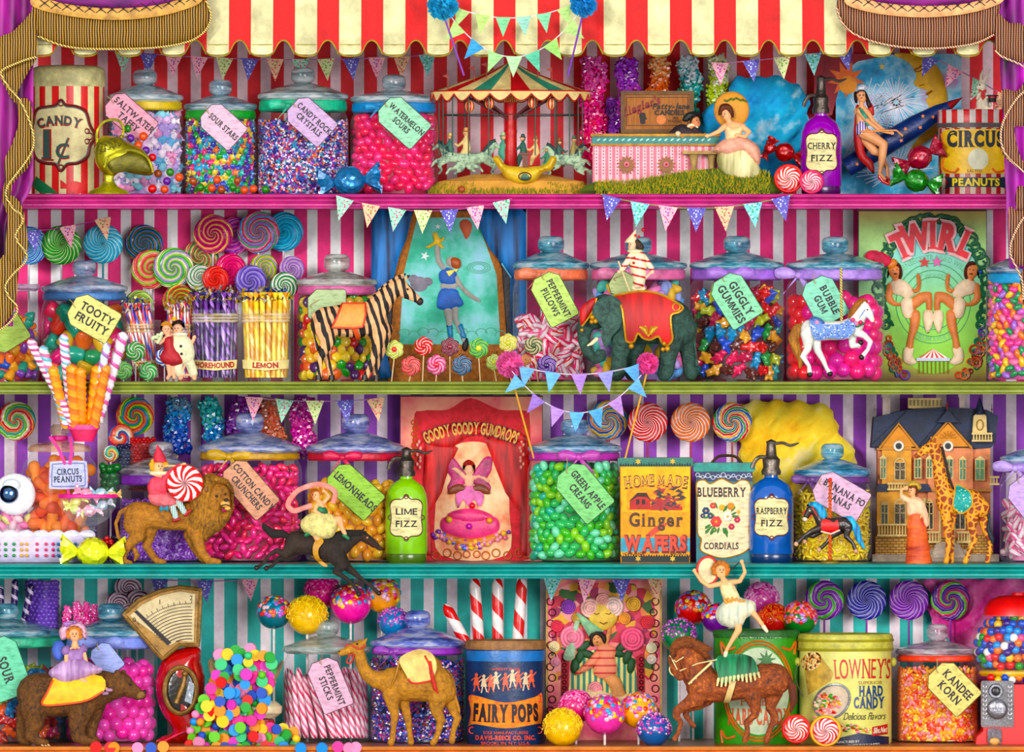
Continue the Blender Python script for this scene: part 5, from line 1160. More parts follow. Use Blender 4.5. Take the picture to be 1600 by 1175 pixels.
# ---- skittle jar and zebra
t,cx,rad=jar('glass jar of flat rainbow sweets behind the zebra with a pink ribbon',463,590,397,440,2,J2,lid='b8beb4',kw=40,kh=27,rib='e07ab0',bow=(512,20),neck=18)
fill('rainbow_sweet','disc',17,[gloss(c) for c in ('2aa828','f2c41a','ee7a1a','dc1f2a','5a1f70','f4d83a')],cx,rad,462,F2(J2)-3,J2,'round rainbow sweet in the jar behind the zebra','rainbow sweets',core=M('a0501a'))
gift_tag(511,480,60,56,0,[],'b6c89e',.062,'blank sage green paper tag behind the zebra rump',string=(508,462))
def zebra_fig():
 Y=.03;b=F2(Y)
 t=figure('zebra_figurine','zebra figurine with an orange saddle cloth standing on the olive shelf','zebra',Y,b,[
  [(509,500,21),(530,501,25),(555,501,27),(582,500,25)],[(584,488,22),(603,464,16),(617,450,13)],[(626,446,11),(634,456,11),(647,464,7.5),(655,470,5.5)],[(629,440,3.5,-3),(637,432,2.6,-3),(641,430,1,-3)],[(624,438,3,4),(628,430,1.5,4)],
  [(592,515,16,-8),(590,540,9,-8),(584,560,6,-8),(577,578,4.6,-8),(572,588,5.4,-9),(569,592,5,-10)],[(600,515,14,7),(596,545,8,8),(590,565,5.6,8),(586,580,4.6,8),(588,591,5.4,7)],
  [(506,510,18,-7),(512,532,13,-8),(506,548,8,-8),(500,560,5.4,-8),(500,580,4.6,-8),(498,591,5.6,-9)],[(512,520,14,7),(512,545,8,8),(509,558,5.4,8),(515,575,4.6,8),(518,591,5.6,7)],[(491,492,4),(487,510,2.5),(492,530,2),(496,545,4)]],
  zebra('1c1418','e6b88c',52,3.4),[
  ('saddle_cloth',G().sheet([(535,474),(571,474),(572,492),(567,510),(553,513),(520,512),(526,498)],-2.6,bwrap(501,28),4),M('eaaa6a',.6,.3,.4)),
  ('orange_hem',G().tube([(x,y,bwrap(501,28)(x,y)-3.4) for x,y in resample([(535,474),(571,474),(572,492),(567,511),(553,513),(519,512),(526,498)],5)],1.5,6,True),M('d8502c')),
  ('girth_strap',G().sheet([(550,512),(558,512),(564,531),(557,531)],-1.6,bwrap(501,29.5),3),M('e0683c')),
  ('mane',G().puff(catmull([(576,470),(588,455),(604,441),(620,431),(634,427),(630,434),(618,440),(604,452),(590,466)],4),3.5,0,3),zebra('1c1418','d8b088',60,1)),
  ('dark_muzzle',G().ball(656,471,0,6.3,.9,1,1),M('3a2620',.5)),('eye',G().ball(637,452,-9,1.8),INK()),('hooves',join([G().lathe(x,d,[(0,594),(5.6,594),(5,586),(0,586)],10) for x,d in ((570,-10),(588,7),(498,-9),(518,7))]),M('2a1c18',.4))],1.2,3)
zebra_fig()
# ---- curtained picture of a lady aviator
def aviator():
 Y=.235;b=F2(Y);t=T('stage_picture','picture between blue stage curtains of a lady aviator in blue launching a yellow aeroplane','picture',700,b,Y);n=NT();v=n.obj();a=n.noise(v,13,5,.6)
 bg=n.done(n.ramp(a,[(.3,'1f9a80'),(.45,'58bca0'),(.56,'8cd0cc'),(.7,'b0d0f0')],False),.7,0,.3)
 t.add('frame',G().box(580,325,822,b,4,12),M('1a1420'));t.add('golden_border',G().slab([(606,b),(618,420),(646,330),(752,330),(784,420),(796,b)],0,4),fur('7a4a1c','c8863a',60,60,.5))
 t.add('printed_sky',G().sheet([(624,538),(630,430),(652,340),(745,340),(776,430),(782,538)],-.5),bg)
 for q,cv in (('left',[(580,325),(645,330),(636,372),(624,400),(616,432),(606,460),(600,520),(606,560),(614,590),(580,592)]),('right',[(742,330),(822,325),(822,592),(797,592),(798,500),(797,434),(782,410),(766,390),(752,362)])):
  t.add('blue_curtain',G().puff(resample(cv,8),9,-8,6),folds('06305a','158ad0',70,ax=(1,.1,.08)),ang=2)
 t.add('curtain_tie',G().tube([(784,412,-17),(799,434,-17)],1.4,6),M('7ac0e0'));sk=M('a8a6a0',.6,.2)
 pf=t.add('printed_lady',join([G().puff(resample(catmull(o,4),3),2.4,-2,3) for o in ([(680,384),(685,380),(688,396),(690,408),(698,418),(694,424),(684,414),(680,400)],[(698,404),(706,401),(712,410),(708,418),(698,414)],
  [(692,440),(712,440),(712,452),(690,452)],[(712,426),(717,434),(724,446),(736,458),(750,468),(748,472),(732,464),(718,450),(708,436)],[(693,478),(705,480),(707,500),(706,524),(708,535),(702,535),(698,506)],[(706,480),(716,478),(716,498),(724,515),(730,536),(724,538),(716,518),(708,500)])]),sk,label='grey printed figure')
 t.add('blue_outfit',join([G().puff(resample(catmull(o,4),3),3,-3,3) for o in ([(688,424),(700,418),(712,424),(713,438),(711,444),(700,446),(689,442),(686,432)],[(689,452),(712,452),(718,462),(724,476),(708,482),(696,484),(683,479)])]),M('1268b8',.6,.4,.5),pf)
 t.add('blue_socks',join([G().puff(resample(o,3),2.6,-3,3) for o in ([(698,508),(707,508),(708,532),(701,532)],[(714,508),(722,505),(729,528),(722,532)])]),M('1a86b0'),pf);t.add('flying_helmet',G().puff(catmull([(704,406),(710,402),(719,406),(720,416),(714,420),(706,416)],4),3.4,-4,3),M('b5602c'),pf)
 t.add('yellow_collar',G().sheet([(700,418),(710,424),(702,432),(697,424),(715,420),(713,425)],-6),M('f0dc70'),pf);t.add('black_shoe',G().puff(catmull([(724,534),(730,528),(732,540),(727,549),(722,544)],4),3,-3,3),INK(),pf)
 t.add('printed_aeroplane',G().puff([(665,386),(678,378),(676,364),(682,363),(688,374),(694,370),(694,375),(688,379),(694,388),(689,388),(682,381),(670,388)],2.4,-3,2),M('f0cc3a',.5));g=G()
 g.sheet(star(664,400,8,3,5,-70),-1).sheet(star(684,354,5,2),-1);t.add('white_stars',g,M('dfe8ec'))
 t.add('storm_cloud',join([G().puff(ell(x,y,r,r*.85,16),2,-1.5,3) for x,y,r in ((655,444,14),(646,436,8),(668,440,8))]),M('8f8a96',.8,.4));t.add('printed_balloon',G().puff(catmull([(718,352),(722,344),(730,343),(737,350),(736,362),(729,374),(724,366)],4),2,-1.5,3),M('c86a4a',.6));g=G()
 for q in range(3): g.ring(748,418,-1.2,18-q*4,.6,24,4,ry=9-q*2)
 t.add('drawn_blimp',g,M('8ac8b0'));g=G()
 for k in range(11): g.tube([(x,y,-1.2) for x,y in ell(632+15*k,522+3*math.sin(k*2),9,8,8,PI,2*PI)],.7,4)
 t.add('drawn_outlines',g,M('8ac8b0'));g=G()
 for x in range(612,792,6): g.ball(x,560+R.uniform(-14,14),-1,R.uniform(1,3),u=6,w=4)
 t.add('printed_ground_flecks',g,M('a86a2c'))
aviator()
PWH=[(616,546,15,('d8e83a','f4f8b0'),'e02030','yellow petal lollipop with a red centre at the left of the picture'),(662,541,15,('d8182c',),'c01020','red petal lollipop with white streaks, upper left under the aviator'),(703,542,15,('6a1030','a83058'),'8a1838','dark maroon petal lollipop under the aviator'),
  (748,544,16,('7ad03a','2fa850'),'d8d83a','green and white petal lollipop with a yellow centre'),(642,572,16,('e02030','f07070'),None,'red and pale pink petal lollipop in the lower row'),(682,570,16,('ee3a90','f8b0d0'),'e02050','pink petal lollipop with a red centre in the lower row'),
  (722,571,16,('12486a','1a80b0'),None,'navy blue petal lollipop in the lower row'),(772,566,13,('b8d83a','e8f0a0'),'c0c830','small lime petal lollipop beside the pink pompom'),(794,536,15,('e8e02a','f8f8a0'),'c8c828','lemon yellow petal lollipop above the pink pompom'),
  (834,540,15,('5a6a2a','d8d0a0'),'4a5a2a','olive and white petal lollipop before the peppermint pillows'),(854,571,16,('4a1a8a','9a70d0'),'3a1268','dark violet petal lollipop before the peppermint pillows'),(822,562,9,('f08a2a','f8c080'),None,'small orange petal lollipop behind the bunting')]
for i,(x,y,r,c,k,l) in enumerate(PWH): pinwheel(x,y,r,c,.05+.012*(i % 3),l,2,k,lean=(x-700)*.05)
# ---- right half jars
JR=.165
t,cx,rad=jar('wide glass jar of peppermint pillows with a salmon bow',801,921,369,414,2,JR,lid='5cb4cc',kw=41,kh=25,rib='f08a6a',bow=(842,32),neck=21)
fill('peppermint_pillow','pillow',25,[helix(('f24a8a','fbe8ee','fbe8ee'),.007),helix(('f48ab0','fff4f6','fff4f6'),.008),helix(('ee2a70','fbe0ea'),.009),helix(('e8203a','fce8e8','fce8e8'),.008)],cx,rad,492,F2(JR)-3,JR,'pink and white striped peppermint pillow behind the salmon bow','peppermint pillows',dy=.48,dx=.7,core=M('e86a94'))
gift_tag(865,466,80,50,62,['PEPPERMINT','PILLOWS'],'c0da84',.06,'lime green paper tag lettered PEPPERMINT PILLOWS',th=9.5,wx=.74,string=(846,424))
t,cx,rad=jar('wide glass jar of pastel marshmallows behind the elephant',921,1074,370,414,2,JR,lid='5cb4cc',kw=42,kh=26,rib='f08ab8',bow=(968,34),neck=21)
fill('marshmallow','bean',26,[M(c,.5) for c in ('a8b8ec','d0b0ec','6ad0c0','f090c0','7ab8f0','f0c84a','e87ab0')],cx,rad,442,F2(JR)-3,JR,'soft pastel marshmallow in the jar behind the elephant','marshmallows',core=M('a088c8'))
t,cx,rad=jar('wide glass jar of shiny gummy bears with a violet bow',1077,1226,369,414,2,JR,lid='5cb4cc',kw=42,kh=25,rib='a878d8',bow=(1140,36),neck=21)
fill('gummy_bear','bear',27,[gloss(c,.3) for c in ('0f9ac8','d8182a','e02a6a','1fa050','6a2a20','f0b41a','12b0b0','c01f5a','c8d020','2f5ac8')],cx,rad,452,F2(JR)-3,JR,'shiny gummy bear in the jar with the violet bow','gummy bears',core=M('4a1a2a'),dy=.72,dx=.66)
gift_tag(1149,468,80,56,58,['GIGGLY','GUMMIES'],'96d4ae',.055,'sea green paper tag lettered GIGGLY GUMMIES',th=12,wx=.84,string=(1128,432))
t,cx,rad=jar('wide glass jar of bubble gum balls with a lavender bow',1228,1382,370,414,2,JR,lid='5cb4cc',kw=42,kh=26,rib='b494e0',bow=(1246,36),neck=21)
fill('bubble_gum_ball','ball',25,[gloss('f02a9a'),gloss('ee4ab0'),gloss('f83a8a')],cx,rad,468,F2(JR)-3,JR,'shiny pink bubble gum ball in the jar behind the white horse','bubble gum balls',core=M('a81868'),mixrow=lambda x,y,m: gloss('f0204a') if x < 1262 else m[R.randrange(3)])
gift_tag(1288,469,72,54,62,['BUBBLE','GUM'],'96d6bc',.055,'mint paper tag lettered BUBBLE GUM',th=10.5,wx=.82,string=(1270,428))
t,cx,rad=jar('tall glass jar of mixed jelly sweets at the right end',1540,1690,372,420,2,.14,lid='6a90b0',kw=40,rib='2aa8d8',neck=21)
fill('jelly_sweet','bean',17,[gloss(c) for c in ('f0c81a','ee5aa0','d070c8','1f9a60','f48ab0','f08a4a','a878d0')],cx,rad,440,F2(.14)-3,.14,'mixed jelly sweet in the jar by the right curtain','jelly sweets',core=M('c04a90'))
# ---- elephant and clown
def elephant():
 Y=.025;b=F2(Y);G_=M('c89a2c',.35,.3,.3,metal=.4)
 cl=[(957,464),(975,459),(992,456),(1015,456),(1034,461),(1048,468),(1066,480),(1060,488),(1048,493),(1048,512),(1050,530),(1042,540),(1034,536),(1028,526),(1015,531),(1004,528),(996,521),(990,534),(980,534),(977,526),(974,498),(970,478)]
 w=lambda x,y: -31*math.sqrt(max(1-((x-1018)/64)**2*.55-((y-500)/50)**2*.75,0))-3
 t=figure('elephant_figurine','dark green grey elephant figurine under a red and gold cloth','elephant',Y,b,[
  [(985,502,36),(1018,498,40),(1048,502,35),(1064,514,26)],[(945,484,25),(930,492,23),(920,500,17)],[(914,510,13),(912,530,10),(918,550,8.5),(930,562,7.5),(940,559,6.5),(941,551,5.5),(935,550,4.5)],
  [(972,530,18,-12),(968,560,13,-13),(966,580,13,-13),(964,584,12,-13)],[(996,532,16,12),(990,560,12,13),(987,584,11,12)],[(1050,525,22,-10),(1044,555,14,-12),(1040,580,13,-12),(1038,584,12,-13)],[(1070,520,18,10),(1076,552,13,12),(1080,584,11,12)],[(1078,490,4),(1084,520,2.5),(1088,560,2),(1089,570,3.5)]],
  fur('142420','3f6458',40,60,.8,(.36,.6),'6a8878'),[
  ('ear',G().puff(catmull([(928,476),(940,466),(956,462),(970,472),(975,490),(968,512),(956,526),(947,543),(940,530),(940,512),(926,494)],5),5,-27,3),fur('1c302c','54786c',60,60,.8)),
  ('tusk',limb([(932,530,3.2,-19),(924,537,2.6,-21),(918,540,1.2,-22)]),M('f0e0b8',.4)),('eye',G().ball(920,509,-15,2),INK()),
  ('red_cloth',G().sheet(catmull(cl,3),-1.5,w,5),folds('8a1408','d83a1a',40)),('gold_border',G().tube([(x,y,w(x,y)-2.2) for x,y in catmull(cl,5)],2,6,True),G_),
  ('gold_leaf_motif',join([G().puff(catmull([(1013,526),(1013+q*9,520-abs(q)*1),(1013+q*15,508+abs(q)*2),(1013+q*5,512)],4),1.5,w(1013,515)-2,2) for q in (-1,-.4,.4,1)]+[G().ring(1056,480,w(1056,480)-2,6,1.4,14,5)]),G_),
  ('head_cloth',G().puff(catmull([(905,490),(910,478),(922,468),(932,466),(930,478),(922,490),(916,500),(908,510)],5),5,-18,3),folds('8a1408','c83018',40)),('head_cloth_border',G().tube(catmull([(932,466,-23),(928,482,-24),(920,496,-22),(909,510,-20)],5,False),1.6,6),G_)]+
  [('gold_bell',G().ball(x,y,-34+z,r),G_) for x,y,r,z in ((925,496,4,6),(930,502,4,4),(924,503,3.6,6),(986,541,4.4,0),(1037,537,3.6,0),(1042,545,4.4,0),(1035,546,3.6,0),(909,516,3,14))],1.5,3)
elephant()
def clown():
 Y=.012;sk=M('ecc8a8',.55,.15);st=helix(('f0e4c4','f0e4c4','f0e4c4','c8342c'),.013,.6,.3)
 figure('clown_figurine','small clown figurine in a cream and red striped suit standing on the elephant','figurine',Y,459,[[(988,382,7),(987,386,6)],[(990,390,3),(991,396,4)],[(972,420,2.4,-5),(968,424,2,-6)],[(1018,420,2.4),(1019,424,2)],[(994,450,3),(993,456,3),(987,458,2.4,-4)],[(1001,450,3),(1002,456,3),(998,459,2.4,-4)]]+skin_fingers(968,423,120,.7,.3,-6)+skin_fingers(1019,423,80,.7,.2,0),sk,[
  ('striped_suit',join([cloth([(984,396),(1000,392),(1010,400),(1010,420),(1009,436),(1004,450),(991,450),(988,430),(983,414)],10),limb([(986,400,5,-3),(978,412,4.6,-5),(972,420,4.4,-5)]),limb([(1006,402,5),(1013,412,4.6),(1018,419,4)])]),st,dict(org=(997,420))),
  ('ruff',G().lathe(992,0,[(3,396),(11,394),(12,391),(3,389)],22,.8).jitter(.7,3),M('f0e2c0',.8)),('hair',join([cloth([(984,376),(992,372),(1002,378),(1006,388),(998,392),(993,386),(990,378)],7,1)]).jitter(.5,2),M('4a3828',.8)),
  ('cone_hat',G().lathe(994,0,[(0,379),(9,379),(8,374),(0,358)],18,.9,lean=.45),M('f0dcb8',.6)),('hat_pompom',G().ball(1005,359,0,3.2),M('c0203a')),('hat_pompom',G().ball(998,370,-6,2.4),M('c0203a')),('hat_pompom',G().ball(993,368,-7,2.2),M('c0203a')),
  ('red_button',G().ball(991,403,-10,2.2),M('c0203a')),('red_button',G().ball(990,411,-10,2.2),M('c0203a')),('baton',helix_stick(966,408,984,456,1.2,-7),M('e8d0a8')),('ankle_frill',G().ring(994,450,0,5.4,2.2,12,5,ry=2),M('f0e2c0')),('ankle_frill',G().ring(1002,451,0,5,2,12,5,ry=2),M('f0e2c0'))]+face(985,383,6,-1,-6),.9,3)
def helix_stick(x0,y0,x1,y1,r,d=0): return G().tube([(x0,y0,d),(x1,y1,d)],r,8)
clown()
gift_tag(975,446,44,40,30,[],'c4d09c',.075,'blank pale green paper tag behind the clown',string=(985,425))
# ---- white carousel horse
def white_horse():
 Y=.03;b=F2(Y);sk=M('e6e6e0',.3,.25,.3,coat=.3)
 figure('carousel_horse','white prancing carousel horse with a blue saddle and golden tail on a twisted pole','carousel horse',Y,b,[
  [(1266,516,17),(1290,517,15),(1318,516,15),(1336,508,14)],[(1338,502,13),(1348,486,9)],[(1351,480,8),(1358,490,6.5),(1363,500,4)],[(1351,473,2.2,-3),(1350,468,1,-3)],
  [(1262,522,12,-5),(1262,545,6,-6),(1254,557,4.4,-6),(1264,572,3.2,-6),(1265,584,4.4,-6)],[(1272,526,11,5),(1278,548,6,5),(1286,562,4.4,5),(1292,576,3.2,5),(1296,582,4.2,5)],
  [(1338,518,8,-5),(1350,524,5,-6),(1360,534,4,-6),(1356,546,3,-6),(1348,556,4,-6)],[(1332,522,8,5),(1332,540,5,5),(1342,540,3.4,5),(1344,536,3.4,5)]],sk,[
  ('saddle',G().sheet(catmull([(1265,500),(1274,496),(1284,506),(1312,506),(1328,498),(1336,506),(1330,524),(1314,530),(1296,528),(1276,532),(1268,520)],4),-2.5,bwrap(516,19),3),speck('7a98d0',['4a6ab0','d8e0f0','2f4a90','b8c8e8'],350)),
  ('saddle_cantle',cloth([(1264,500),(1272,494),(1286,500),(1290,508),(1278,510)],14),M('5a7ab8')),('mane',cloth([(1324,498),(1328,484),(1338,470),(1350,466),(1356,472),(1346,476),(1338,488),(1334,500)],6,0),fur('6a3a18','c88a40',40,200,.8)),
  ('tail',limb([(1256,508,4),(1246,514,8),(1240,530,8),(1245,548,7),(1252,562,6),(1250,574,2)]),fur('6a3a18','d09a50',120,30,.8)),('bridle',G().ring(1358,491,0,6.6,.9,16,5).tube([(1351,484,-7),(1338,504,-9)],.9,5),M('6a8ac8')),
  ('hooves',join([G().ball(x,y,d,4.6) for x,y,d in ((1265,585,-6),(1297,584,5),(1346,558,-6),(1345,535,5))]),M('2a241c',.4)),('eye',G().ball(1355,484,-6.4,1.3),INK()),
  ('twisted_pole',G().tube([(1314,419,0),(1315,502,0)],2.2,8),helix_cord('d8c87a','4a4a3c'))]+[('pink_rose',G().ball(x,y,-14,3.4).jitter(.5,3),M(c)) for x,y,c in ((1332,500,'e85a90'),(1338,506,'f090b0'),(1344,504,'d83a70'),(1276,504,'f0a0b8'))]+[('leaf_garland',join([G().ball(1330+3*k,510-abs(k-3)*1.5,-13,3,1.3,.6,.5,8,5) for k in range(7)]),M('1f7a4a'))],1,3)
white_horse()
# ---- TWIRL poster: two dancers back to back, mirrored on a round ground
def twirl():
 Y=.235;b=F2(Y);t=T('dance_poster','green circus poster lettered TWIRL with two kicking dancers and a small carousel','poster',1442,b,Y)
 t.add('board',G().box(1341,326,1542,b,2,10),M('1a2018'));n=NT();v=n.obj();z=n.xyz(v)[2]
 bg=n.done(n.brush(n.ramp(n.math('MULTIPLY',z,1/.27),[(0,'7a4a2a'),(.12,'b8c85a'),(.6,'a8dca0'),(.9,'b8d890'),(1,'c8b070')],False),.25,v,30),.6,0,.2);t.add('paper',G().sheet([(1342,330),(1541,330),(1541,b),(1342,b)],1),bg)
 n=NT();v=n.obj();z=n.xyz(v)[2];ov=n.done(n.brush(n.ramp(n.math('MULTIPLY',z,1/.27),[(.05,'9ccf4a'),(.4,'9fdc78'),(.85,'9ae0e4')],False),.15,v,40),.6);t.add('oval_ground',G().sheet(ell(1458,466,76,118,48),.6),ov)
 fr=M('12704e',.5,.5,.5);g=G()
 for s_ in (-1,1):
  for k in range(16):
   a=-PI/2+s_*(.12+k*.13);x,y=1458+84*math.cos(a),454+112*math.sin(a);g.ring(x,y,-1,6+2*(k % 3),2.3,14,5);g.tube([(x+q*math.cos(a*3+q*.4),y+q*math.sin(a*3+q*.4),-1.5) for q in range(0,14,2)],2,5)
 t.add('leafy_scroll_frame',g,fr);g=G()
 for q in (58,48,38): g.tube([(x,y,0) for x,y in ell(1458,474,q,q*1.08,40)],.7,4,True)
 for i,(s_,y,w) in enumerate((('OENBECK TRAINED WILD',408,0),)): g.text(s_,1458,402,8,0,.2,.8,arc=72)
 g.text('OF WONDERS',1458,431,6,0,.2,.9).text('FROM EVERY',1458,529,8,0,.2,.8,arc=-70).text('A CIRCUS',1458,512,6,0,.2,.9);t.add('faint_seal_lettering',g,M('7cc090'))
 TW=[('T',1406,384,-24,36),('W',1430,371,-11,38),('I',1457,367,0,38),('R',1480,371,11,38),('L',1508,381,25,36)]
 g=G();h=G()
 for i,(c,x,y,a,s_) in enumerate(TW): g.text(c,x,y,s_+4,a,-5-i*.3,.74,bold=.09);h.text(c,x,y,s_,a,-7.4-i*.2,.72,bold=.05)
 tl=t.add('title_outline',g,M('f4c8c8',.5));t.add('title_lettering',h,M('e0184a',.5,.4),label='raspberry red letters');t.add('red_star',G().slab(star(1444,410,9,4),-3,0),gloss('d8303a'));t.add('pink_star',G().slab(star(1464,409,9,4),-3,0),gloss('e070b0'))
 sk=M('dc8e5c',.55,.25)
 P1=[([(1388,424),(1390,414),(1402,414),(1407,424),(1403,434),(1394,434)],3),([(1398,430),(1404,434),(1404,442),(1394,444)],2.5),([(1386,446),(1392,442),(1398,452),(1394,462),(1400,472),(1412,474),(1412,478),(1394,477),(1384,466)],2.5),([(1420,446),(1428,452),(1433,446),(1432,430),(1436,428),(1439,440),(1437,454),(1430,458),(1420,454)],2.5),
   ([(1422,470),(1436,458),(1452,456),(1456,462),(1456,484),(1448,484),(1446,472),(1434,480),(1422,488)],4),([(1420,486),(1436,486),(1436,508),(1428,530),(1426,546),(1416,546),(1420,520),(1422,500)],4)]
 wh=M('f2dcc0',.6,.25,.4)
 Wt=[([(1392,442),(1406,436),(1420,444),(1428,460),(1416,466),(1408,462),(1396,458)],4),([(1408,470),(1424,466),(1428,480),(1424,496),(1412,494)],4.5),([(1413,544),(1427,544),(1426,556),(1432,566),(1424,570),(1412,564)],4),([(1444,486),(1456,486),(1458,500),(1453,516),(1448,520),(1443,502)],4)]
 for nm,f_ in (('left',lambda x: x),('right',lambda x: 2*1458-x)):
  pf=t.add('printed_dancer',join([G().puff([(f_(x),y) for x,y in catmull(o,4)],th,-2,3) for o,th in P1]),sk)
  for wn,(o,th) in zip(('white_blouse','white_shorts','white_boot','white_boot'),Wt): t.add(wn,G().puff([(f_(x),y) for x,y in catmull(o,4)],th,-3,3),wh,pf)
  t.add('hair',G().puff([(f_(x),y) for x,y in catmull([(1387,436),(1388,420),(1396,408),(1407,414),(1410,430),(1404,440),(1404,420),(1394,416)],4)],3.4,-2.4,3),M('5a2414',.7),pf);t.add('smile',G().ball(f_(1399),428,-5.4,2.4,1.2,.5,.4).ball(f_(1395),422,-5.4,.9).ball(f_(1401),421,-5.4,.9),M('5a1a1a'),pf)
 t.add('pink_plume',G().puff(catmull([(1352,398),(1360,392),(1378,394),(1392,404),(1392,414),(1378,416),(1364,410),(1354,408)],4),4,-6,3).jitter(.8),M('d01f5a',.7,.6,1));t.add('jewelled_cap',G().puff(catmull([(1386,414),(1396,404),(1402,412),(1392,420)],4),3,-6,3),M('d88a2a'));t.add('blue_jewel',G().ball(1532,425,-5,3),gloss('2a5ac8'));g=G()
 for k in range(10): g.cur=k % 2;g.sheet([(1458,545),(1434+4.8*k,560),(1434+4.8*(k+1),560)],-4)
 cr=t.add('tiny_carousel_top',g,[M('d8182c'),M('f4f0e0')]);g=G()
 for k in range(8): g.tube([(1436+6.4*k,560,-3.6),(1436+6.4*k,584,-3.6)],.7,4)
 t.add('tiny_carousel_poles',g,M('8a6a2c'),cr);t.add('tiny_carousel_valance',G().sheet([(1432,559),(1484,559),(1484,564),(1432,564)],-4.4),M('c8cce0'),cr)
 for s_ in (-1,1):
  g=G()
  for k in range(34):
   u=R.random();x=1458+s_*(44+u*34+R.uniform(-6,6));y=588-u*u*62+R.uniform(-14,6);g.cur=R.randrange(5);g.ring(x,min(y,586),-2,R.uniform(2,7),1.6,12,5)
  t.add('scroll_corner_ornament',g,[M(c) for c in ('9a2f1c','c8502c','2f8a6a','6a4ab0','d87a4a')])
twirl()
pompom(797,569,21,'f07ab8',-.02,'large pink tissue pompom at the left of the hanging bunting, over the petal lollipops',(834,716),'d8a850');pompom(1012,568,17,'f06ab0',-.025,'pink tissue pompom under the elephant, right end of the hanging bunting',(977,716),'d8a850')
PV=['7ab0e0','7ab8ec','b08ad8','9a9ae0','6aa8e0']
bunting('upper string of blue and lilac bunting between the pink pompoms',812,572,998,570,14,5,32,PV,-.03,'ead8ea',plain=True);bunting('lower string of blue and lilac bunting dipping over the green apple jar lid',800,580,1002,586,62,7,30,['78b4e0','9a7ac8','b894d8','70b4e4','62a8d8','b890d0','74b0e0'],-.035,'ead8ea',plain=True)
# ================================================================ third shelf
F3=lambda Y: floor(3,Y)
lolly(25,658,31,('e83a4a','f08a2a','2ab0a0','8ad03a','f0e8c0'),.235,'large orange, green and red spiral lollipop at the far left of the purple wall',3,1.8,group=None,stick='d890c0',lw=.06)
lolly(211,650,30,('f08a5a','3a8ad0','48b850','e8d84a','e85a5a'),.25,'large coral, green and blue spiral lollipop above the red beads',2,2.2,group=None,line=None)
lolly(189,682,20,('e8484a','3a6ab0','f0e8d8','f08a6a'),.235,'red, cream and blue swirl lollipop left of the red beads',3,1.3,group=None,line=None)
lolly(173,709,13,('f08a5a','f0e08a','5ac8b0','f0f0e0'),.2,'small peach and mint swirl lollipop above the green gumballs',3,1.1,group=None,line=None)
# ---- jar of circus peanuts with candy canes of barley twist behind
JC=.15
t=T('glass_jar','round shouldered glass jar of orange circus peanuts with a clear knob','jar',93,F3(JC),JC);b3=F3(JC)
t.add('jar_body',G().lathe(93,0,[(0,b3),(54,b3),(59,b3-6),(60,b3-20),(60,740),(56,724),(48,714),(46,704),(46,700)],44,.85),glass(a=.03));li=t.add('lid',G().lathe(93,0,[(0,706),(48,706),(50,702),(46,696),(30,692),(14,690),(9,684),(0,684)],40,.85),glass('f0b890',.35,'fff0e0',.1,.9));t.add('knob',G().lathe(93,0,[(8,686),(10,682),(15,676),(15,668),(10,663),(0,664)],20),glass('c0a080',.35,'f8f0e8',.06,.95),li)
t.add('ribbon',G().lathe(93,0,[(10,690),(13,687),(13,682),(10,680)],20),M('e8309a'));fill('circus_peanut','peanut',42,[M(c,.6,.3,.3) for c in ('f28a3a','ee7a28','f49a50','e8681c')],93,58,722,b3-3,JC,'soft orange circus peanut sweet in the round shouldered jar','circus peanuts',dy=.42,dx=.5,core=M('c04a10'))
t=T('hanging_label','lavender framed label lettered CIRCUS PEANUTS hung on pink ribbon','label',106,742,.06)
pl=t.add('plaque',G().slab(catmull([(78,726),(82,721),(130,720),(136,727),(137,756),(131,763),(82,764),(77,757)],3),0,2),NT_card('c4c8ea'));t.add('lettering',G().text('CIRCUS',106,737,9,-2,-.5,bold=.03,fit=34).text('PEANUTS',106,748.5,9,-2,-.5,bold=.03,fit=44),INK('20303a'),pl);t.add('frame',G().tube([(x,y,-.5) for x,y in catmull([(82,729),(86,725),(127,724),(132,729),(133,754),(128,759),(86,760),(81,755)],3)],.7,4,True),M('8a90c0'),pl)
t.add('pink_ribbon',G().band([(102,726),(92,702),(78,682)],5,-1).band([(109,726),(112,704),(110,682)],5,-1.5).band([(106,764),(108,776),(110,782)],4,-1),M('ee48a0',.5,.4))
def cane(x0,y0,x1,y1,r,cols,pitch,Y0,Y1,label,group,name='candy_stick',cat='candy stick',tur=1,ridge=.12):
 a,b=W(x0,y0,Y0),W(x1,y1,Y1);L=(b-a).length;rm=r*S;g,v,f=G(),[],[];m=20;n=max(12,int(L/(pitch/8)))
 for i in range(n+1):
  z=L*i/n;tp=1 if i < n-1 else (.8 if i == n-1 else .35)
  if i == 0: tp=.8
  for k in range(m):
   q=2*PI*k/m;w=1+ridge*math.cos(2*PI*(z/pitch)*2+q*2*tur*1);v.append((rm*tp*w*math.cos(q),rm*tp*w*math.sin(q),z))
 for i in range(n):
  for k in range(m): f.append((i*m+k,i*m+(k+1) % m,(i+1)*m+(k+1) % m,(i+1)*m+k))
 f += [tuple(range(m))[::-1],tuple(range(n*m,(n+1)*m))]
 me=bpy.data.meshes.new(name);me.from_pydata([tuple(p) for p in v],[],f);me.materials.append(helix(tuple(cols),pitch,.3,.5,tur));me.shade_smooth()
 o=bpy.data.objects.new(name,me);COL.objects.link(o);o.location=a;o.rotation_euler=(b-a).to_track_quat('Z','Y').to_euler();return tagit(o,label,cat,group)
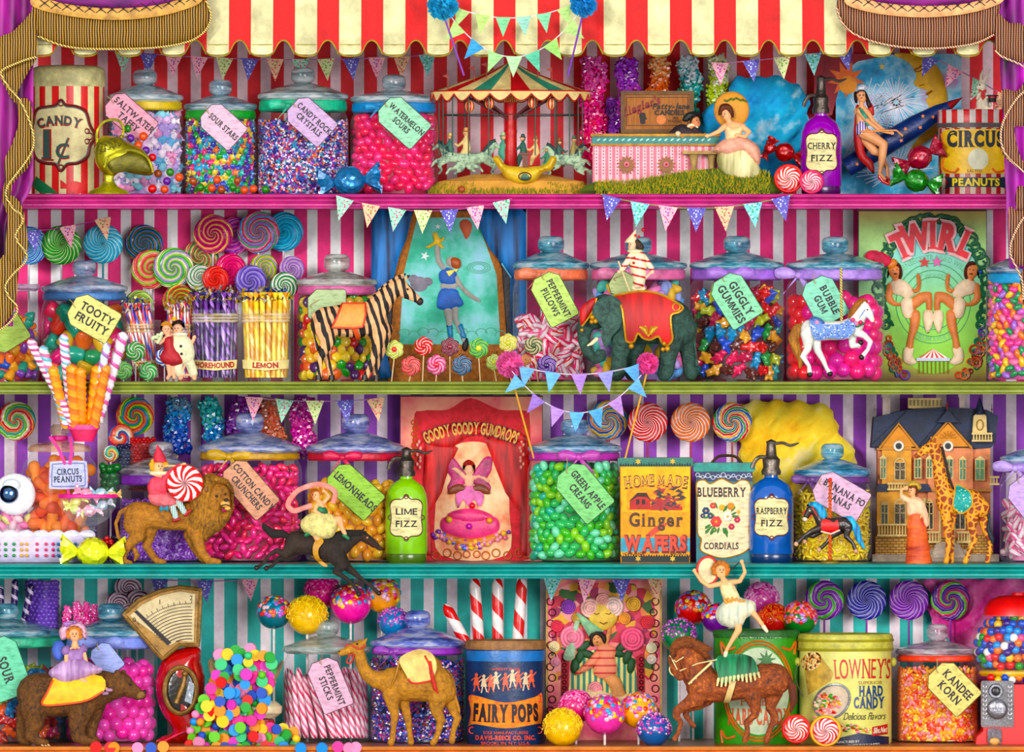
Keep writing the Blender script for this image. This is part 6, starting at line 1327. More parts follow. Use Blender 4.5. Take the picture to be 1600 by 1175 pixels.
for i,(x0,y0,x1,y1,r,c,l) in enumerate([(118,668,46,530,7.5,('f0f0f4','e890b8','f0f0f4','d8609a'),'pink and white barley twist stick, leftmost of the bunch'),(104,664,66,540,7,('e8f0f4','8ac8d8','e890b8'),'pale pink and blue barley twist stick, second of the bunch'),(112,662,99,522,7.5,('f4e0ec','e078b0','f4f0f4','9ad0dc'),'pink and white barley twist stick rising up the middle'),(146,640,168,536,6.5,('dceef4','b888c8','e8f0f4'),'lilac and blue barley twist stick behind the tall pink one'),(152,660,194,519,8.5,('f4e8f0','e070b0','f4f0f4'),'tall pink and white barley twist stick, rightmost of the bunch'),
  (104,668,82,572,8,('f2a01a','f8b83a'),'orange barley twist stick, leftmost of the orange ones'),(118,668,112,570,9,('f0883a','f8b03a'),'orange barley twist stick in the middle'),(128,668,126,575,8,('f09a1a','f8a850'),'orange barley twist stick behind the middle one'),(140,668,152,572,9,('f2981a','f8b848'),'orange barley twist stick, right of the middle'),(146,668,166,570,8,('f08a2a','f8a858'),'orange barley twist stick, rightmost of the orange ones')]):
 cane(x0,y0,x1,y1,r,c,.02,-.02+.006*(i % 3),-.045-.006*(i % 4),l,'barley twist sticks standing in the magenta cup')
t=T('magenta_cup','magenta paper cup holding the barley twist sticks by the peanut jar','cup',131,690,-.016);t.add('cup_body',G().lathe(131,0,[(0,690),(15,690),(24,668),(24,665),(22,665)],28,.7),M('d8206a',.5,.4));t.add('stitched_rim',G().lathe(131,0,[(24.4,671),(25,667),(24.6,664)],28,.7),M('f05a9a'))
# ---- little glasses of beads behind
def beadglass(name,label,cx,r,y0,base,m,size,Y,gl,cap=120):
 t=T('bead_glass',label,'glass',cx,base,Y);t.add('glass_wall',G().lathe(cx,0,[(0,base),(r*.8,base),(r*.9,base-5),(r,y0+4),(r,y0)],30,.85),glass(a=.05))
 fill(name,'ball',size,m,cx,r*.92,y0-size,base-3,Y,gl,gl+'s',cap=cap,rag=.6)
beadglass('green_gumball','stemmed glass heaped with dark green gumballs',172,20,740,795,[gloss('147a3a')],14,.17,'dark green gumball heaped in the stemmed glass')
beadglass('red_bead','glass heaped with small red berry sweets under the coral lollipop',222,26,692,770,[gloss('d8343c')],7,.24,'small red berry sweet heaped in the glass under the lollipop')
beadglass('navy_bead','small glass of navy blue bead sweets behind the green gumballs',194,14,702,760,[gloss('2a2f5c')],7,.22,'navy bead sweet in the small glass behind the green gumballs',60)
for i in range(34): sweet('berry_sweet','ball',7.5,gloss('c8242c' if i % 3 else '2a2438'),158+R.uniform(0,30),838+R.uniform(0,36),.05+R.uniform(0,.03),'berry sweet heaped low behind the yellow wrapped sweet','berry sweet','berry sweets piled by the lion')
# ---- white lidded jar, bowl, candy dots
t=T('glass_jar','small glass jar lying with its round white lid towards the front at the left edge','jar',26,F3(.14),.14);bb=F3(.14)
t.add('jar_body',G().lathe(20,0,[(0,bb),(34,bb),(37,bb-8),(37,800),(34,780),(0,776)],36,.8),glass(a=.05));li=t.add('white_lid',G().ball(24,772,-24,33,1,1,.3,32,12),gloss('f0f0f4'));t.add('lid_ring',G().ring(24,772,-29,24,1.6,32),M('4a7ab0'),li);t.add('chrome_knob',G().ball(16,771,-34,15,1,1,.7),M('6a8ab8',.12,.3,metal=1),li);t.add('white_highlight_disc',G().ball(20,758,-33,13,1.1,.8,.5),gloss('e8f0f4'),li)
fill('marsh_bean','bean',20,[M(c,.5) for c in ('f0a0c8','e8c8d0','e0d890','f088b8')],20,34,802,bb-3,.14,'pale pink marshmallow bean under the white lid','marshmallow beans',core=M('c890b0'))
def dots():
 Y=.06;b=F3(Y);t=T('candy_dot_paper','rolls of white paper studded with rows of coloured candy dots','candy dots',70,b,Y);o=[]
 for k in range(60): o.append((-20+2.6*k,836+(3 if (k//3) % 4 == 0 else 0)))
 t.add('paper_strip',G().puff(rrect(-20,834,132,b-1,4),9,8,6),M('dcd4f0',.8,.25,.4));g=G()
 for k in range(7): g.puff(catmull([(-20+24*k,832),(-6+24*k,828),(4+24*k,833),(2+24*k,842),(-18+24*k,840)],4),6,6,3)
 t.add('rolled_edge',g,M('eceaf8',.8,.2))
 col={0: 'e83a8a',1: '28a048',2: 'f0b82a',3: 'ee5a7a',4: '2a8ac8',5: '8a4ab8'}
 k=0
 for gx,c in ((-2,3),(9,1),(22,1),(34,2),(42,2),(58,3),(72,3),(83,0),(91,4),(104,1),(118,4)):
  for j in range(4):
   if 848+9*j < 874: sweet('candy_dot','ball',5.4,gloss(col[c]),gx,850+9*j,Y,{0: 'pink',1: 'green',2: 'yellow',3: 'rosy pink',4: 'blue',5: 'violet'}[c]+' candy dot stuck on the white paper roll','candy dot','candy dots on the paper',d=-3)
dots()
t=T('glass_bowl','stemmed glass bowl with a pink rim heaped with wrapped sweets','bowl',140,832,.045);t.add('bowl',G().lathe(138,0,[(0,830),(14,830),(10,826),(12,822),(30,812),(42,794),(46,774)],36,.7),glass(a=.07));t.add('pink_rim',G().lathe(138,0,[(46,778),(47.5,777),(47.5,773),(46,772)],36,.7),M('e8409a'))
for x,y,s_,c,l in ((118,784,30,('e8e04a','f4f0a0'),'pale yellow'),(136,772,34,('f4c8d8','f088b0'),'pink striped'),(158,770,30,('2aa8c8','e8f4f4'),'turquoise and white'),(160,790,30,('48b8d0','f0d8e0'),'blue and pink'),(140,798,34,('f090b8','fbe8f0'),'rosy pink'),(117,796,26,('d8e85a','f4f8c0'),'lime'),(175,773,24,('e0a040','f0e0a0'),'amber')):
 twistwrap(x,y,s_*1.15,R.uniform(-30,30),c[0],.043,l+' wrapped sweet heaped in the glass bowl',c[1],'wrapped sweets in the glass bowl',d=-4)
twistwrap(145,863,94,2,'d8e01a',.02,'large lemon yellow foil wrapped sweet lying on the teal shelf','f4f860',group=None)
# ---- rock candy and bunting along the wall
for a in [(277,618,712,40,('6a8aa0','2a9ad8','1568c0','1f4ab0'),'thick blue rock candy stick behind the lion jar'),(331,618,690,34,('4ab8b8','1fa8a8','2a80c0'),'teal rock candy stick left of the tall cotton candy jar knob'),(372,618,680,28,('8a2f98','a84fc0','8a3fb0'),'purple rock candy stick behind the cotton candy cruncher jar'),
   (424,618,700,36,('c88a70','e8785a','e89068'),'coral rock candy stick right of the cotton candy cruncher jar knob'),(474,618,715,38,('b03a98','e048a8','d830b0'),'magenta rock candy stick between the two big jars')]: rock(*a[:5],.245,a[5],'rock candy sticks hanging on the third shelf',9,3)
bunting('floral paper bunting over the two big pink and yellow jars',384,620,600,622,6,5,36,[F[4],F[0],F[2],F[3],F[1]],.13)
# ---- jars
J3=.165
t,cx,rad=jar('glass jar of tiny lavender sweets behind the lion, with a violet neck band',187,316,690,735,3,J3,lid='a098a8',kw=38,rib='8a3fb8',kh=24,neck=20)
fill('lavender_drop','nut',9.5,[gloss(c) for c in ('9a50c8','b078d8','8038b0','c8a0e8')],cx,rad,780,F3(J3)-3,J3,'tiny lavender sweet in the jar behind the lion','lavender sweets',core=mosaic(('9a50c8','b078d8','8038b0'),150),cap=300)
t,cx,rad=jar('very wide glass jar of hot pink crunchers with a gold bow',309,472,645,700,3,J3,lid='9aa8e0',kw=44,kh=30,rib='c8a01a',bow=(360,34),neck=16)
fill('pink_cruncher','nut',19,[gloss(c) for c in ('f0288a','f8509a','e81a78','f43a6a')],cx,rad,726,F3(J3)-3,J3,'hot pink cruncher in the wide jar with the gold bow','pink crunchers',core=M('a01050'))
gift_tag(389,763,92,50,49,['COTTON CANDY','CRUNCHERS'],'d8a488',.055,'tan paper tag lettered COTTON CANDY CRUNCHERS',th=9.5,wx=.72,string=(360,716))
t,cx,rad=jar('wide glass jar of lemon yellow ovals with a crimson bow',477,634,647,700,3,J3,lid='8a9ad8',kw=44,kh=28,rib='c8204a',bow=(536,30),neck=17)
fill('lemon_sweet','oval',21,[gloss(c) for c in ('f2b81e','f6c83a','f0a81a')],cx,rad,752,F3(J3)-3,J3,'lemon yellow oval sweet in the jar with the crimson bow','lemon sweets',core=M('b8780a'))
gift_tag(553,766,88,52,42,['LEMONHEADS'],'9cc45e',.055,'leaf green paper tag hung on the lemon sweet jar',th=11,wx=.74,string=(520,730))
siphon(635,66,698,3,'9ad01a',['LIME','FIZZ'],'lime green glass soda siphon lettered LIME FIZZ',.1,sh=746)
# ---- lion and the clown girl
def lion():
 Y=.03;b=F3(Y)
 figure('lion_figurine','golden brown lion figurine striding on the teal shelf','lion',Y,b,[
  [(216,806,23),(240,806,21),(270,808,21),(300,806,24)],[(320,790,28),(338,772,18)],[(346,770,14),(352,784,10),(354,790,7)],
  [(306,828,16,-8),(310,846,10,-9),(316,864,7.5,-10),(326,876,6.5,-11),(342,878,5,-12)],[(298,836,12,7),(304,855,8,8),(316,872,6.5,7),(326,878,5,5)],
  [(212,818,20,-7),(216,836,12,-8),(202,850,7.5,-8),(193,866,6,-8),(192,877,6,-9),(204,880,4.6,-11)],[(232,824,16,6),(232,842,9,7),(228,852,7,7),(238,868,6,7),(246,877,5.6,5),(256,878,4.6,3)],
  [(206,792,5),(188,800,3.4),(181,818,3),(185,840,3),(198,850,3),(210,858,3.6),(214,868,5),(210,876,2)]],fur('5a3414','c08a34',60,60,.7,(.3,.62),'e0b860'),[
  ('mane',G().puff(catmull([(312,748),(326,740),(344,744),(358,752),(352,758),(338,756),(334,770),(338,790),(350,800),(362,796),(358,812),(346,828),(330,838),(322,846),(312,836),(298,834),(290,814),(294,794),(292,774),(304,766)],4),23,-4,3).jitter(1),fur('4a2a10','c89440',160,50,1,(.35,.6),'e8c878')),
  ('mane_fringe',G().puff(catmull([(350,748),(362,758),(366,775),(364,798),(356,806),(361,790),(360,770),(352,758)],4),12,0,3).jitter(.8),fur('4a2a10','c89440',160,50,1)),
  ('ear',G().ball(322,764,-22,5.4,.8,1.1,.5),M('8a5a2c')),('muzzle',G().ball(352,787,-10,7,1.1,.8,.9).ball(356,794,-9,5,1,.7,.8),M('d8b070',.7)),('nose',G().ball(354,781,-16,3.2,1.3,.8,.6),INK('2a1810')),
  ('eyes',G().ball(339,775,-16.5,2).ball(353,772,-15,1.8),INK('20180c')),('mouth_line',G().tube([(346,790,-15),(353,788,-17.5),(359,790,-15)],.8,5),INK('3a2010'))],1.3,3)
lion()
def clown_girl():
 Y=.012;sk=M('ecc090',.55,.15)
 figure('clown_girl_figurine','blonde clown child figurine in pink with a pointed cap riding the lion','figurine',Y,800,[[(248,728,8.5),(248,733,8)],[(249,740,4),(249,748,5)],[(280,728,3,-6),(288,726,2.6,-7)],[(268,790,5,-6),(274,806,4,-7)],[(280,788,5,-4),(288,798,4,-5)]]+skin_fingers(286,726,0,.9,.3,-7),sk,[
  ('pink_jacket',join([cloth([(236,748),(248,744),(262,748),(264,764),(254,776),(236,772),(230,762)],11),limb([(258,750,6,-3),(268,738,5.4,-5),(280,729,4.6,-6)]),limb([(240,752,6,-5),(238,768,6,-7),(256,774,5,-8)])]),M('e0586a',.6,.5,1)),
  ('bloomers',join([cloth([(232,772),(250,768),(268,772),(278,784),(270,794),(252,792),(236,786)],13,-2)]),M('e8848a',.6,.5,1)),('ruff',G().lathe(248,0,[(4,744),(14,741),(15,737),(4,736)],22,.75).jitter(1,3),M('f0e8c0',.8)),
  ('curly_hair',join([G().ball(248+11*math.cos(a),727+9.5*math.sin(a),1,4.6) for a in [k*.55-.6+PI*.0 for k in range(9) if not .4 < k*.55-.6 < 1.6]]),M('e0b048',.7,.5,1)),('pointed_cap',G().lathe(246,0,[(0,722),(11,722),(9,712),(0,694)],18,.9,lean=-.15),M('d8485a',.6,.5)),
  ('striped_stocking',join([limb([(268,786,5.2,-7),(275,808,4.4,-8)])]),stripes('f0f0e8','1a9a9a',.0028,.5,0)),('striped_stocking',limb([(279,784,5.2,-5),(288,800,4.4,-6)]),stripes('f0f0e8','1a9a9a',.0028,.5,0)),('blue_bow',G().puff([(250,790),(257,793),(264,789),(264,799),(257,796),(250,800)],2.4,-14,2),M('1a9ab0')),
  ('red_shoe',limb([(272,813,3.4,-8),(280,811,3,-10)]),M('a8302c')),('red_shoe',limb([(290,804,3.4,-6),(297,798,2.8,-8)]),M('a8302c'))]+face(250,729,7.5,.5,-8),.9,3)
 t=T('peppermint_disc','large red and white peppermint disc held by the clown child','sweet',289,755,0.0);g=G();n=40;P=[(0,-5),(24,-4.6),(27.5,-2),(28,0),(27,3),(0,4)];v=[(289+r*math.cos(2*PI*k/n),755+r*math.sin(2*PI*k/n),d) for r,d in P for k in range(n)]
 g.put(v,[(i*n+k,i*n+(k+1) % n,(i+1)*n+(k+1) % n,(i+1)*n+k) for i in range(len(P)-1) for k in range(n)]);t.add('sweet_face',g,swirl(('e0181c','f6eeee'),11,.12,.028,line=None,p=1));t.add('sweet_rim',G().ring(289,755,0,27.5,1.4,40),gloss('e0181c'))
clown_girl()
# ---- black horse with a dancer
def black_horse():
 Y=-.045
 figure('black_horse_figurine','black galloping horse figurine leaping over the teal shelf edge','horse',Y,926,[
  [(463,848,19),(485,850,17),(508,855,20),(524,858,20)],[(534,852,16),(550,842,11),(562,836,9)],[(566,837,8.5),(578,845,7),(590,854,4.5),(594,857,4)],[(566,830,2.4,-3),(570,824,1,-3)],
  [(456,854,12,-6),(446,866,7,-7),(432,860,4,-7),(420,868,3,-7),(412,880,2.6,-7),(403,886,3.2,-7)],[(460,858,11,5),(450,872,6,5),(436,872,4,5),(426,884,2.8,5),(418,887,3,5)],
  [(524,866,16,-6),(534,884,9,-7),(524,893,5,-7),(542,904,3.4,-7),(552,914,2.8,-7),(560,926,3.6,-7)],[(530,868,12,6),(542,886,7,6),(564,904,3.4,6),(580,916,2.8,6),(590,926,3.6,6)]],
  fur('0e0a0a','4a3420',120,60,.7,(.4,.72)),[
  ('tail',limb([(452,838,4),(440,834,6.5),(426,834,7),(414,824,5),(411,818,1.5)]),fur('0a0808','2e2418',30,200,.9)),('mane',G().puff(catmull([(512,842),(524,832),(540,828),(556,828),(572,830),(566,836),(550,838),(536,846),(520,852)],4),4,-8,3).jitter(.8),fur('0a0808','2e2418',200,60,.9)),
  ('yellow_girth',G().sheet(catmull([(492,846),(500,840),(506,846),(498,858),(500,872),(512,884),(504,884),(492,872),(489,858)],4),-3,bwrap(856,21),3),M('c8983a',.5,.4)),
  ('eye',G().ball(574,840,-6.6,1.6),INK('c8a070')),('hooves',join([G().ball(x,y,d,4) for x,y,d in ((401,887,-7),(416,888,5),(561,928,-7),(592,927,6))]),M('1a1410',.4)),('bridle',G().ring(584,849,0,6.4,.8,14,5).tube([(566,834,-8),(576,846,-7),(588,856,-5)],.8,5),M('6a2a1a'))],1.2,3)
 sk=M('ecb48a',.55,.15);Y=-.058
 figure('dancer_figurine','dancer figurine in a green bodice and frothy cream skirt riding the black horse','dancer',Y,844,[[(493,773,7),(494,777,6.5)],[(496,781,3.4),(500,787,5.4),(503,796,6)],[(506,785,3.4,2),(514,776,3,4),(508,768,2.4,4)],[(496,788,3.4,-4),(492,798,3,-8),(502,804,2.4,-9)],
  [(500,820,8,-3),(520,814,7,-5),(530,812,6,-5),(534,824,4,-5),(539,834,3.4,-6)],[(492,832,6),(496,842,5)]]+skin_fingers(508,768,200,.8,.2,4)+skin_fingers(502,804,20,.8,.2,-9),sk,[
  ('green_bodice',cloth([(494,792),(500,789),(509,793),(512,802),(502,806),(494,802)],7.5),M('1a7a50',.5,.5)),('frothy_skirt',join([cloth([(476,808),(490,800),(508,802),(522,806),(528,816),(522,836),(506,842),(490,838),(472,828),(470,816)],15,-1)]).jitter(.8),M('e6dc9c',.7,.5,1.5,vs=90)),
  ('hair',join([cloth([(484,778),(484,768),(492,763),(500,768),(500,775),(494,769),(490,776),(486,786),(480,782)],7,1)]).jitter(.4),M('b8702c',.7,.5,1)),('green_shoe',limb([(538,836,3.4,-6),(544,841,2.6,-7)]),M('1a7a50')),('green_sock',limb([(484,832,4.4),(478,836,3)]),M('1a7a50')),
  ('pink_scarf',G().tube([(x,y,-3+2*math.sin(x*.1)) for x,y in catmull([(520,786),(524,770),(512,760),(494,757),(470,764),(456,776),(450,790),(460,798),(476,793),(488,790)],6,False)],4,8,flat=.35),M('e89a90',.6,.5,1))]+face(492,774,6,-.6,-6),.9,3)
black_horse()
# ---- gumdrop poster
def gumdrop_poster():
 Y=.24;b=F3(Y);t=T('gumdrop_poster','red poster lettered GOODY GOODY GUMDROPS with a winged fairy on a cake','poster',735,b,Y);n=NT();v=n.obj();a=n.noise(v,9,4,.6);z=n.xyz(v)[2]
 t.add('board',G().box(625,618,848,b,2,10),M('3a1420'));t.add('paper',G().sheet([(626,620),(847,620),(847,b),(626,b)],1),n.done(n.ramp(a,[(.3,'c83a4a'),(.45,'e8707a'),(.6,'f0a890'),(.7,'f0b8a0')],False),.6,0,.2))
 t.add('red_arch_panel',G().sheet(catmull([(646,660),(660,642),(700,640),(735,622),(780,640),(820,642),(828,660),(830,800),(826,874),(648,874),(644,800)],4),.6),fur('b81428','ee4a58',30,30,.2))
 t.add('warm_glow_ground',G().sheet(catmull([(740,690),(770,700),(790,740),(796,800),(790,868),(690,868),(680,800),(690,740),(706,700)],4),.2),n_glow())
 cm=folds('8a0818','e01a3c',90,ax=(1,.1,.12))
 for cv in ([(664,690),(700,690),(716,700),(702,730),(690,770),(672,800),(676,868),(664,868),(660,780)],[(756,682),(824,690),(830,780),(828,868),(812,868),(812,800),(790,770),(774,730)]): t.add('printed_curtain',G().puff(resample(cv,6),5,-2,5),cm,ang=2)
 t.add('pelmet',G().puff(catmull([(664,692),(700,700),(735,680),(772,682),(822,692),(812,676),(735,666),(672,678)],4),4,-5,4),cm)
 g=G();h=G();g.text('GOODY GOODY GUMDROPS',736,669,19,0,-8.4,arc=170,bold=.07,sp=.06,fit=152);h.text('GOODY GOODY GUMDROPS',736,669,17,0,-9.2,arc=170,bold=.03,sp=.06,fit=151)
 t.add('lettering_outline',g,M('7a1a18',.5));t.add('golden_lettering',h,M('eab02a',.4,.4),label='gold yellow letters')
 # fairy
 sk=M('f0c0a0',.6,.3);f_=t.add('printed_fairy',join([G().puff(catmull(o,4),th,-3,2.5) for o,th in (([(728,728),(736,726),(738,736),(733,742),(727,738)],2.5),([(728,742),(738,742),(740,752),(737,762),(729,762),(726,750)],2.5),([(704,732),(714,730),(728,744),(724,748),(712,738)],2),([(738,744),(752,742),(764,750),(762,754),(750,748),(740,750)],2),([(728,768),(737,768),(736,790),(734,808),(730,808),(728,790)],2.5))]),sk)
 wm=M('c01a78',.4,.6,.5);
 for s_ in (-1,1):
  t.add('fairy_wing',G().puff([(733+s_*x,y) for x,y in catmull([(4,746),(14,728),(26,714),(36,716),(34,736),(28,748),(34,762),(28,772),(14,764)],4)],2,-2,3),wm,f_);t.add('gold_leaf_skirt',G().puff([(733+s_*x,y) for x,y in catmull([(4,762),(16,756),(30,762),(32,772),(18,770),(6,768)],4)],2.4,-5,3),M('8a4a1c'),f_)
 t.add('pink_tutu',G().puff(catmull([(712,776),(718,762),(733,758),(750,762),(756,776),(750,792),(740,780),(733,796),(724,780),(716,794)],4),3,-4,3),M('ee8ac0',.7,.6,1),f_);t.add('red_hair',G().puff(catmull([(724,736),(724,724),(733,718),(742,726),(741,740),(738,728),(728,728)],4),3,-4,3),M('a8341c'),f_)
 t.add('printed_cake',join([G().puff(catmull([(690,812),(710,804),(735,800),(760,804),(778,812),(776,832),(735,842),(694,832)],4),6,-3,4),G().puff(catmull([(700,806),(718,796),(748,796),(770,808),(735,818)],4),6,-6,4)]),M('ee5a90',.4,.4));t.add('cake_base',G().puff(catmull([(690,832),(735,842),(778,832),(774,846),(735,854),(694,846)],4),5,-2,4),M('d8904a'))
 for x,y,c in ((702,812,'f0c84a'),(733,822,'c83ab0'),(765,813,'f0a83a'),(738,790,'e8384a')): t.add('iced_gumdrop',G().ball(x,y,-11,5),gloss(c))
 g=G();cs=['f0c060','e87a90','8a4ac0','6a8ae0','f0a0b8']
 for k in range(60): q=R.uniform(-1,1);g.cur=R.randrange(5);g.ball(735+60*q,852-14*q*q*-1*-1+R.uniform(-5,7)-8*abs(q),-3,R.uniform(3,5),u=10,w=7)
 t.add('scattered_gumdrops',g,[gloss(c) for c in cs],kind='stuff');g=G()
 for s_ in (-1,1):
  for x,y,r in ((8,866,5),(22,868,6),(38,864,6),(56,868,6),(74,864,6),(86,866,5),(84,850,4)): g.ring(737+s_*x,y,-1,r,1.1,16,5)
  for k in range(7): g.ring(735+s_*(88-2*(k % 2)),660+9*k,-.5,4,.8,12,4)
 t.add('gilt_scrollwork',g,M('c8783a',.5));
 for s_ in (-1,1):
  g=G()
  for k in range(9): g.ball(735+s_*(80+3*math.sin(k*2)),690+5*k,-6,3.2,.7,1,.4,8,5)
  t.add('ribbon_streamer',g,M('f0a898'))
def n_glow():
 n=NT();a=n.noise(n.obj(),25,4,.6);return n.done(n.ramp(a,[(.35,'e89070'),(.5,'f4c8a0'),(.65,'f8dcb8')],False),.7,0,.2)
gumdrop_poster()
# ---- right half
t,cx,rad=jar('wide glass jar of frosted green apple drops with an orchid bow',824,972,655,700,3,J3,lid='7ab0d8',kw=44,kh=24,rib='c04ab0',bow=(904,32),neck=17)
fill('apple_cream','oval',19,[gloss(c) for c in ('5cc030','50c070','9cd840','40b898','8ce0b8')],cx,rad,726,F3(J3)-3,J3,'frosted green apple drop in the jar with the orchid bow','green apple drops',core=M('1a7a3a'))
gift_tag(911,768,88,58,50,['GREEN APPLE','CREAMS'],'8ccc88',.055,'pale green paper tag lettered GREEN APPLE CREAMS',th=10.5,wx=.7,string=(886,716))
for x,y,c,l,st in ((950,657,('f08a1a','3a68c0','f0c83a','2a9ad0'),'orange and blue spiral lollipop behind the green apple jar',.27),(1012,660,('e01838',),'crimson spiral lollipop with fine white lines on the purple wall',.22),(1079,660,('f08418',),'plain orange spiral lollipop with fine white lines on the purple wall',.225),(1144,660,('2aa03a','e8283a','f0b81a','2a68c0'),'green, red and yellow spiral lollipop on the purple wall',.23)):
 lolly(x,y,31,c,st,l,3,12 if len(c) == 1 else 3,.7 if len(c) == 1 else .9,group=None,stick='c05068',lw=.13 if len(c) == 1 else .16)
def boxtin(name,label,x0,x1,y0,row,body,lidc,Y,dep=60,hinge=True,tcat='tin',lh=14):
 b=floor(row,Y);t=T(name,label,tcat,(x0+x1)/2,b,Y);t.add('tin_body',G().slab([(x0+4,y0+lh-2),(x1-4,y0+lh-2),(x1-5,b),(x0+5,b)],0,dep),body);t.add('hinged_lid',G().slab(rrect(x0,y0,x1,y0+lh,4),-2,dep+2),lidc);return t,b
def ginger():
 Y=.09;t,b=boxtin('wafer_tin','yellow and orange tin lettered HOME MADE GINGER WAFERS with a green lid',965,1083,715,3,fur('e08c2a','f0b858',20,20,.2),M('0f7a68',.4,.3),Y);g=G()
 t.add('yellow_upper_panel',G().sheet([(970,729),(1078,729),(1077,800),(971,800)],-.4),fur('d8a81e','f0cc3a',20,20,.1))
 for x in range(970,1080,4): g.sheet([(x-2,728),(x,722+(x % 3)),(x+2,728)],-2.6).sheet([(x-2,870),(x,865+(x % 3)),(x+2,870)],-.9)
 t.add('black_grass_border',g,INK('101c18'));g=G()
 for x in (997,1051): g.sheet(star(x,721,5,2.6,6),-3).sheet(star(x,873,5,2.6,6),-1.2)
 t.add('gold_flowers',g,M('d8b83a'));t.add('dark_foot_band',G().sheet([(971,870),(1077,870),(1077,b-.5),(971,b-.5)],-.5),INK('16302c'))
 t.add('brown_lettering',G().text('HOME MADE',1025,751,17,0,-.9,arc=330,bold=.06,fit=100),INK('6a3410'));t.add('ochre_lettering',G().text('HOME MADE',1024.5,750.5,15,0,-1.4,arc=330,bold=.01,fit=98),M('e8ac2c'))
 v=t.add('cottage_vignette',G().sheet(catmull([(980,770),(990,760),(1020,756),(1056,758),(1068,770),(1068,796),(1040,798),(984,798),(980,786)],4),-.8),fur('e88a2c','f8b84a',60,60,.2));t.add('printed_cottage',G().sheet([(984,796),(984,782),(996,772),(1010,772),(1016,782),(1016,796)],-1.3).sheet([(1016,792),(1026,776),(1044,784),(1066,792),(1066,797),(1016,797)],-1.25),M('c03a1c',.6,.5),v);g=G()
 for k in range(46): x=1030+R.uniform(-8,36);y=784+R.uniform(-20,12);g.cur=k % 2;g.sheet([(x-R.uniform(3,9),y+R.uniform(-5,5)),(x,y-R.uniform(2,4)),(x+R.uniform(3,9),y+R.uniform(-5,5)),(x,y+2)],-1.6-k*.01)
 t.add('printed_foliage',g,[M('a8240f'),M('2a1810')],v);t.add('cottage_windows',G().sheet(rect(994,780,999,788),-1.7).sheet(rect(1003,780,1008,788),-1.7).sheet([(982,784),(996,770),(1010,770),(1018,784),(1010,776),(996,776)],-1.8),INK('3a140c'),v)
 t.add('ginger_lettering',G().text('Ginger',1025,812,20,0,-1,bold=.03,sp=.16,fit=84),INK('5a3a24'));t.add('red_brushwork',G().sheet(catmull([(1010,836),(1026,822),(1046,816),(1034,826),(1018,838)],4),-.7),M('d8502c'))
 t.add('blue_band',G().sheet([(970,840),(1078,840),(1078,862),(970,862)],-.6),M('3aa8c0',.5,.5));t.add('wafers_shadow_lettering',G().text('WAFERS',1025,850,23,0,-1,bold=.09,fit=99),INK('7a2a14'));t.add('wafers_lettering',G().text('WAFERS',1023.5,849,21,0,-1.6,bold=.04,fit=97),M('e85a2a',.5,.3));t.add('small_lettering',G().text('HOME MADE',990,865,4,0,-1,1).text('BISCUITS',1060,865,4,0,-1,1),INK('3a2410'))
ginger()
def cordials():
 Y=.1;t,b=boxtin('cordial_tin','cream and navy tin lettered BLUEBERRY CORDIALS with a printed bouquet',1083,1180,723,3,M('1f7f88',.5,.4),M('3a8a80',.4,.4,metal=.3),Y);t.add('handle',G().tube([(x,y,20) for x,y in catmull([(1112,724),(1122,714),(1136,712),(1150,714),(1160,724)],5,False)],2.2,8),M('5a4a2c',.4,metal=.6))
 t.add('navy_band',G().sheet(rect(1087,736,1176,752),-.4),M('142a5a'));g=G()
 for x in range(1090,1175,8): g.ring(x,742+(x % 5),-.9,2.4+(x % 3)*.6,.6,12,4);g.ball(x+4,747-(x % 4),-.7,1.3,rd=.3,u=8,w=5)
 t.add('bubbles',g,M('d8e0ec'));p=t.add('cream_panel',G().sheet(catmull([(1088,756),(1100,750),(1110,756),(1128,748),(1146,756),(1158,750),(1172,756),(1173,790),(1170,830),(1174,850),(1164,862),(1150,868),(1128,872),(1106,866),(1094,858),(1096,842),(1090,832),(1090,790)],3),-.7),NT_card('f0dcb8'))
 t.add('gold_panel_border',G().tube([(x,y,-1) for x,y in catmull([(1088,756),(1100,750),(1110,756),(1128,748),(1146,756),(1158,750),(1172,756),(1173,790),(1170,830),(1174,850),(1164,862),(1150,868),(1128,872),(1106,866),(1094,858),(1096,842),(1090,832),(1090,790)],4)],1,4,True),M('c89a3c',metal=.3),p)
 t.add('lettering',G().text('BLUEBERRY',1127,769,14,0,-1.4,bold=.02,fit=76).text('CORDIALS',1127,853,10,0,-1.4,bold=.02,fit=54),INK('3a2a2c'),p);g=G();cs=['1f4a7a','e85a5a','f4f0e0','e8984a','c83a6a','4a8a4a','f0b84a']
 for x,y,r,c in ((1103,798,6,0),(1110,806,5,0),(1098,806,4,0),(1119,815,9,1),(1137,807,8,2),(1142,791,6,3),(1152,812,5,4),(1143,823,5,4),(1128,793,5,6),(1114,790,5,1),(1116,828,4,5),(1154,800,3,6)):
  g.cur=c
  for k in range(6): a=k*PI/3;g.ball(x+r*.5*math.cos(a),y+r*.5*math.sin(a),-1.4,r*.5,1,1,.35,8,5)
  g.cur=6;g.ball(x,y,-2.2,r*.28,1,1,.5,8,5)
 for k in range(26): a=R.uniform(0,6.28);q=R.uniform(16,30);g.cur=5;g.ball(1127+q*math.cos(a),812+q*.9*math.sin(a),-1,4,1.3,.4,.3,8,5,ang=math.degrees(a))
 t.add('printed_bouquet',g,[M(c,.6,.4) for c in cs],p)
cordials()
siphon(1205,70,686,3,'1568b8',['RASPBERRY','FIZZ'],'blue glass soda siphon lettered RASPBERRY FIZZ',.1,head='8a8078',sh=744)
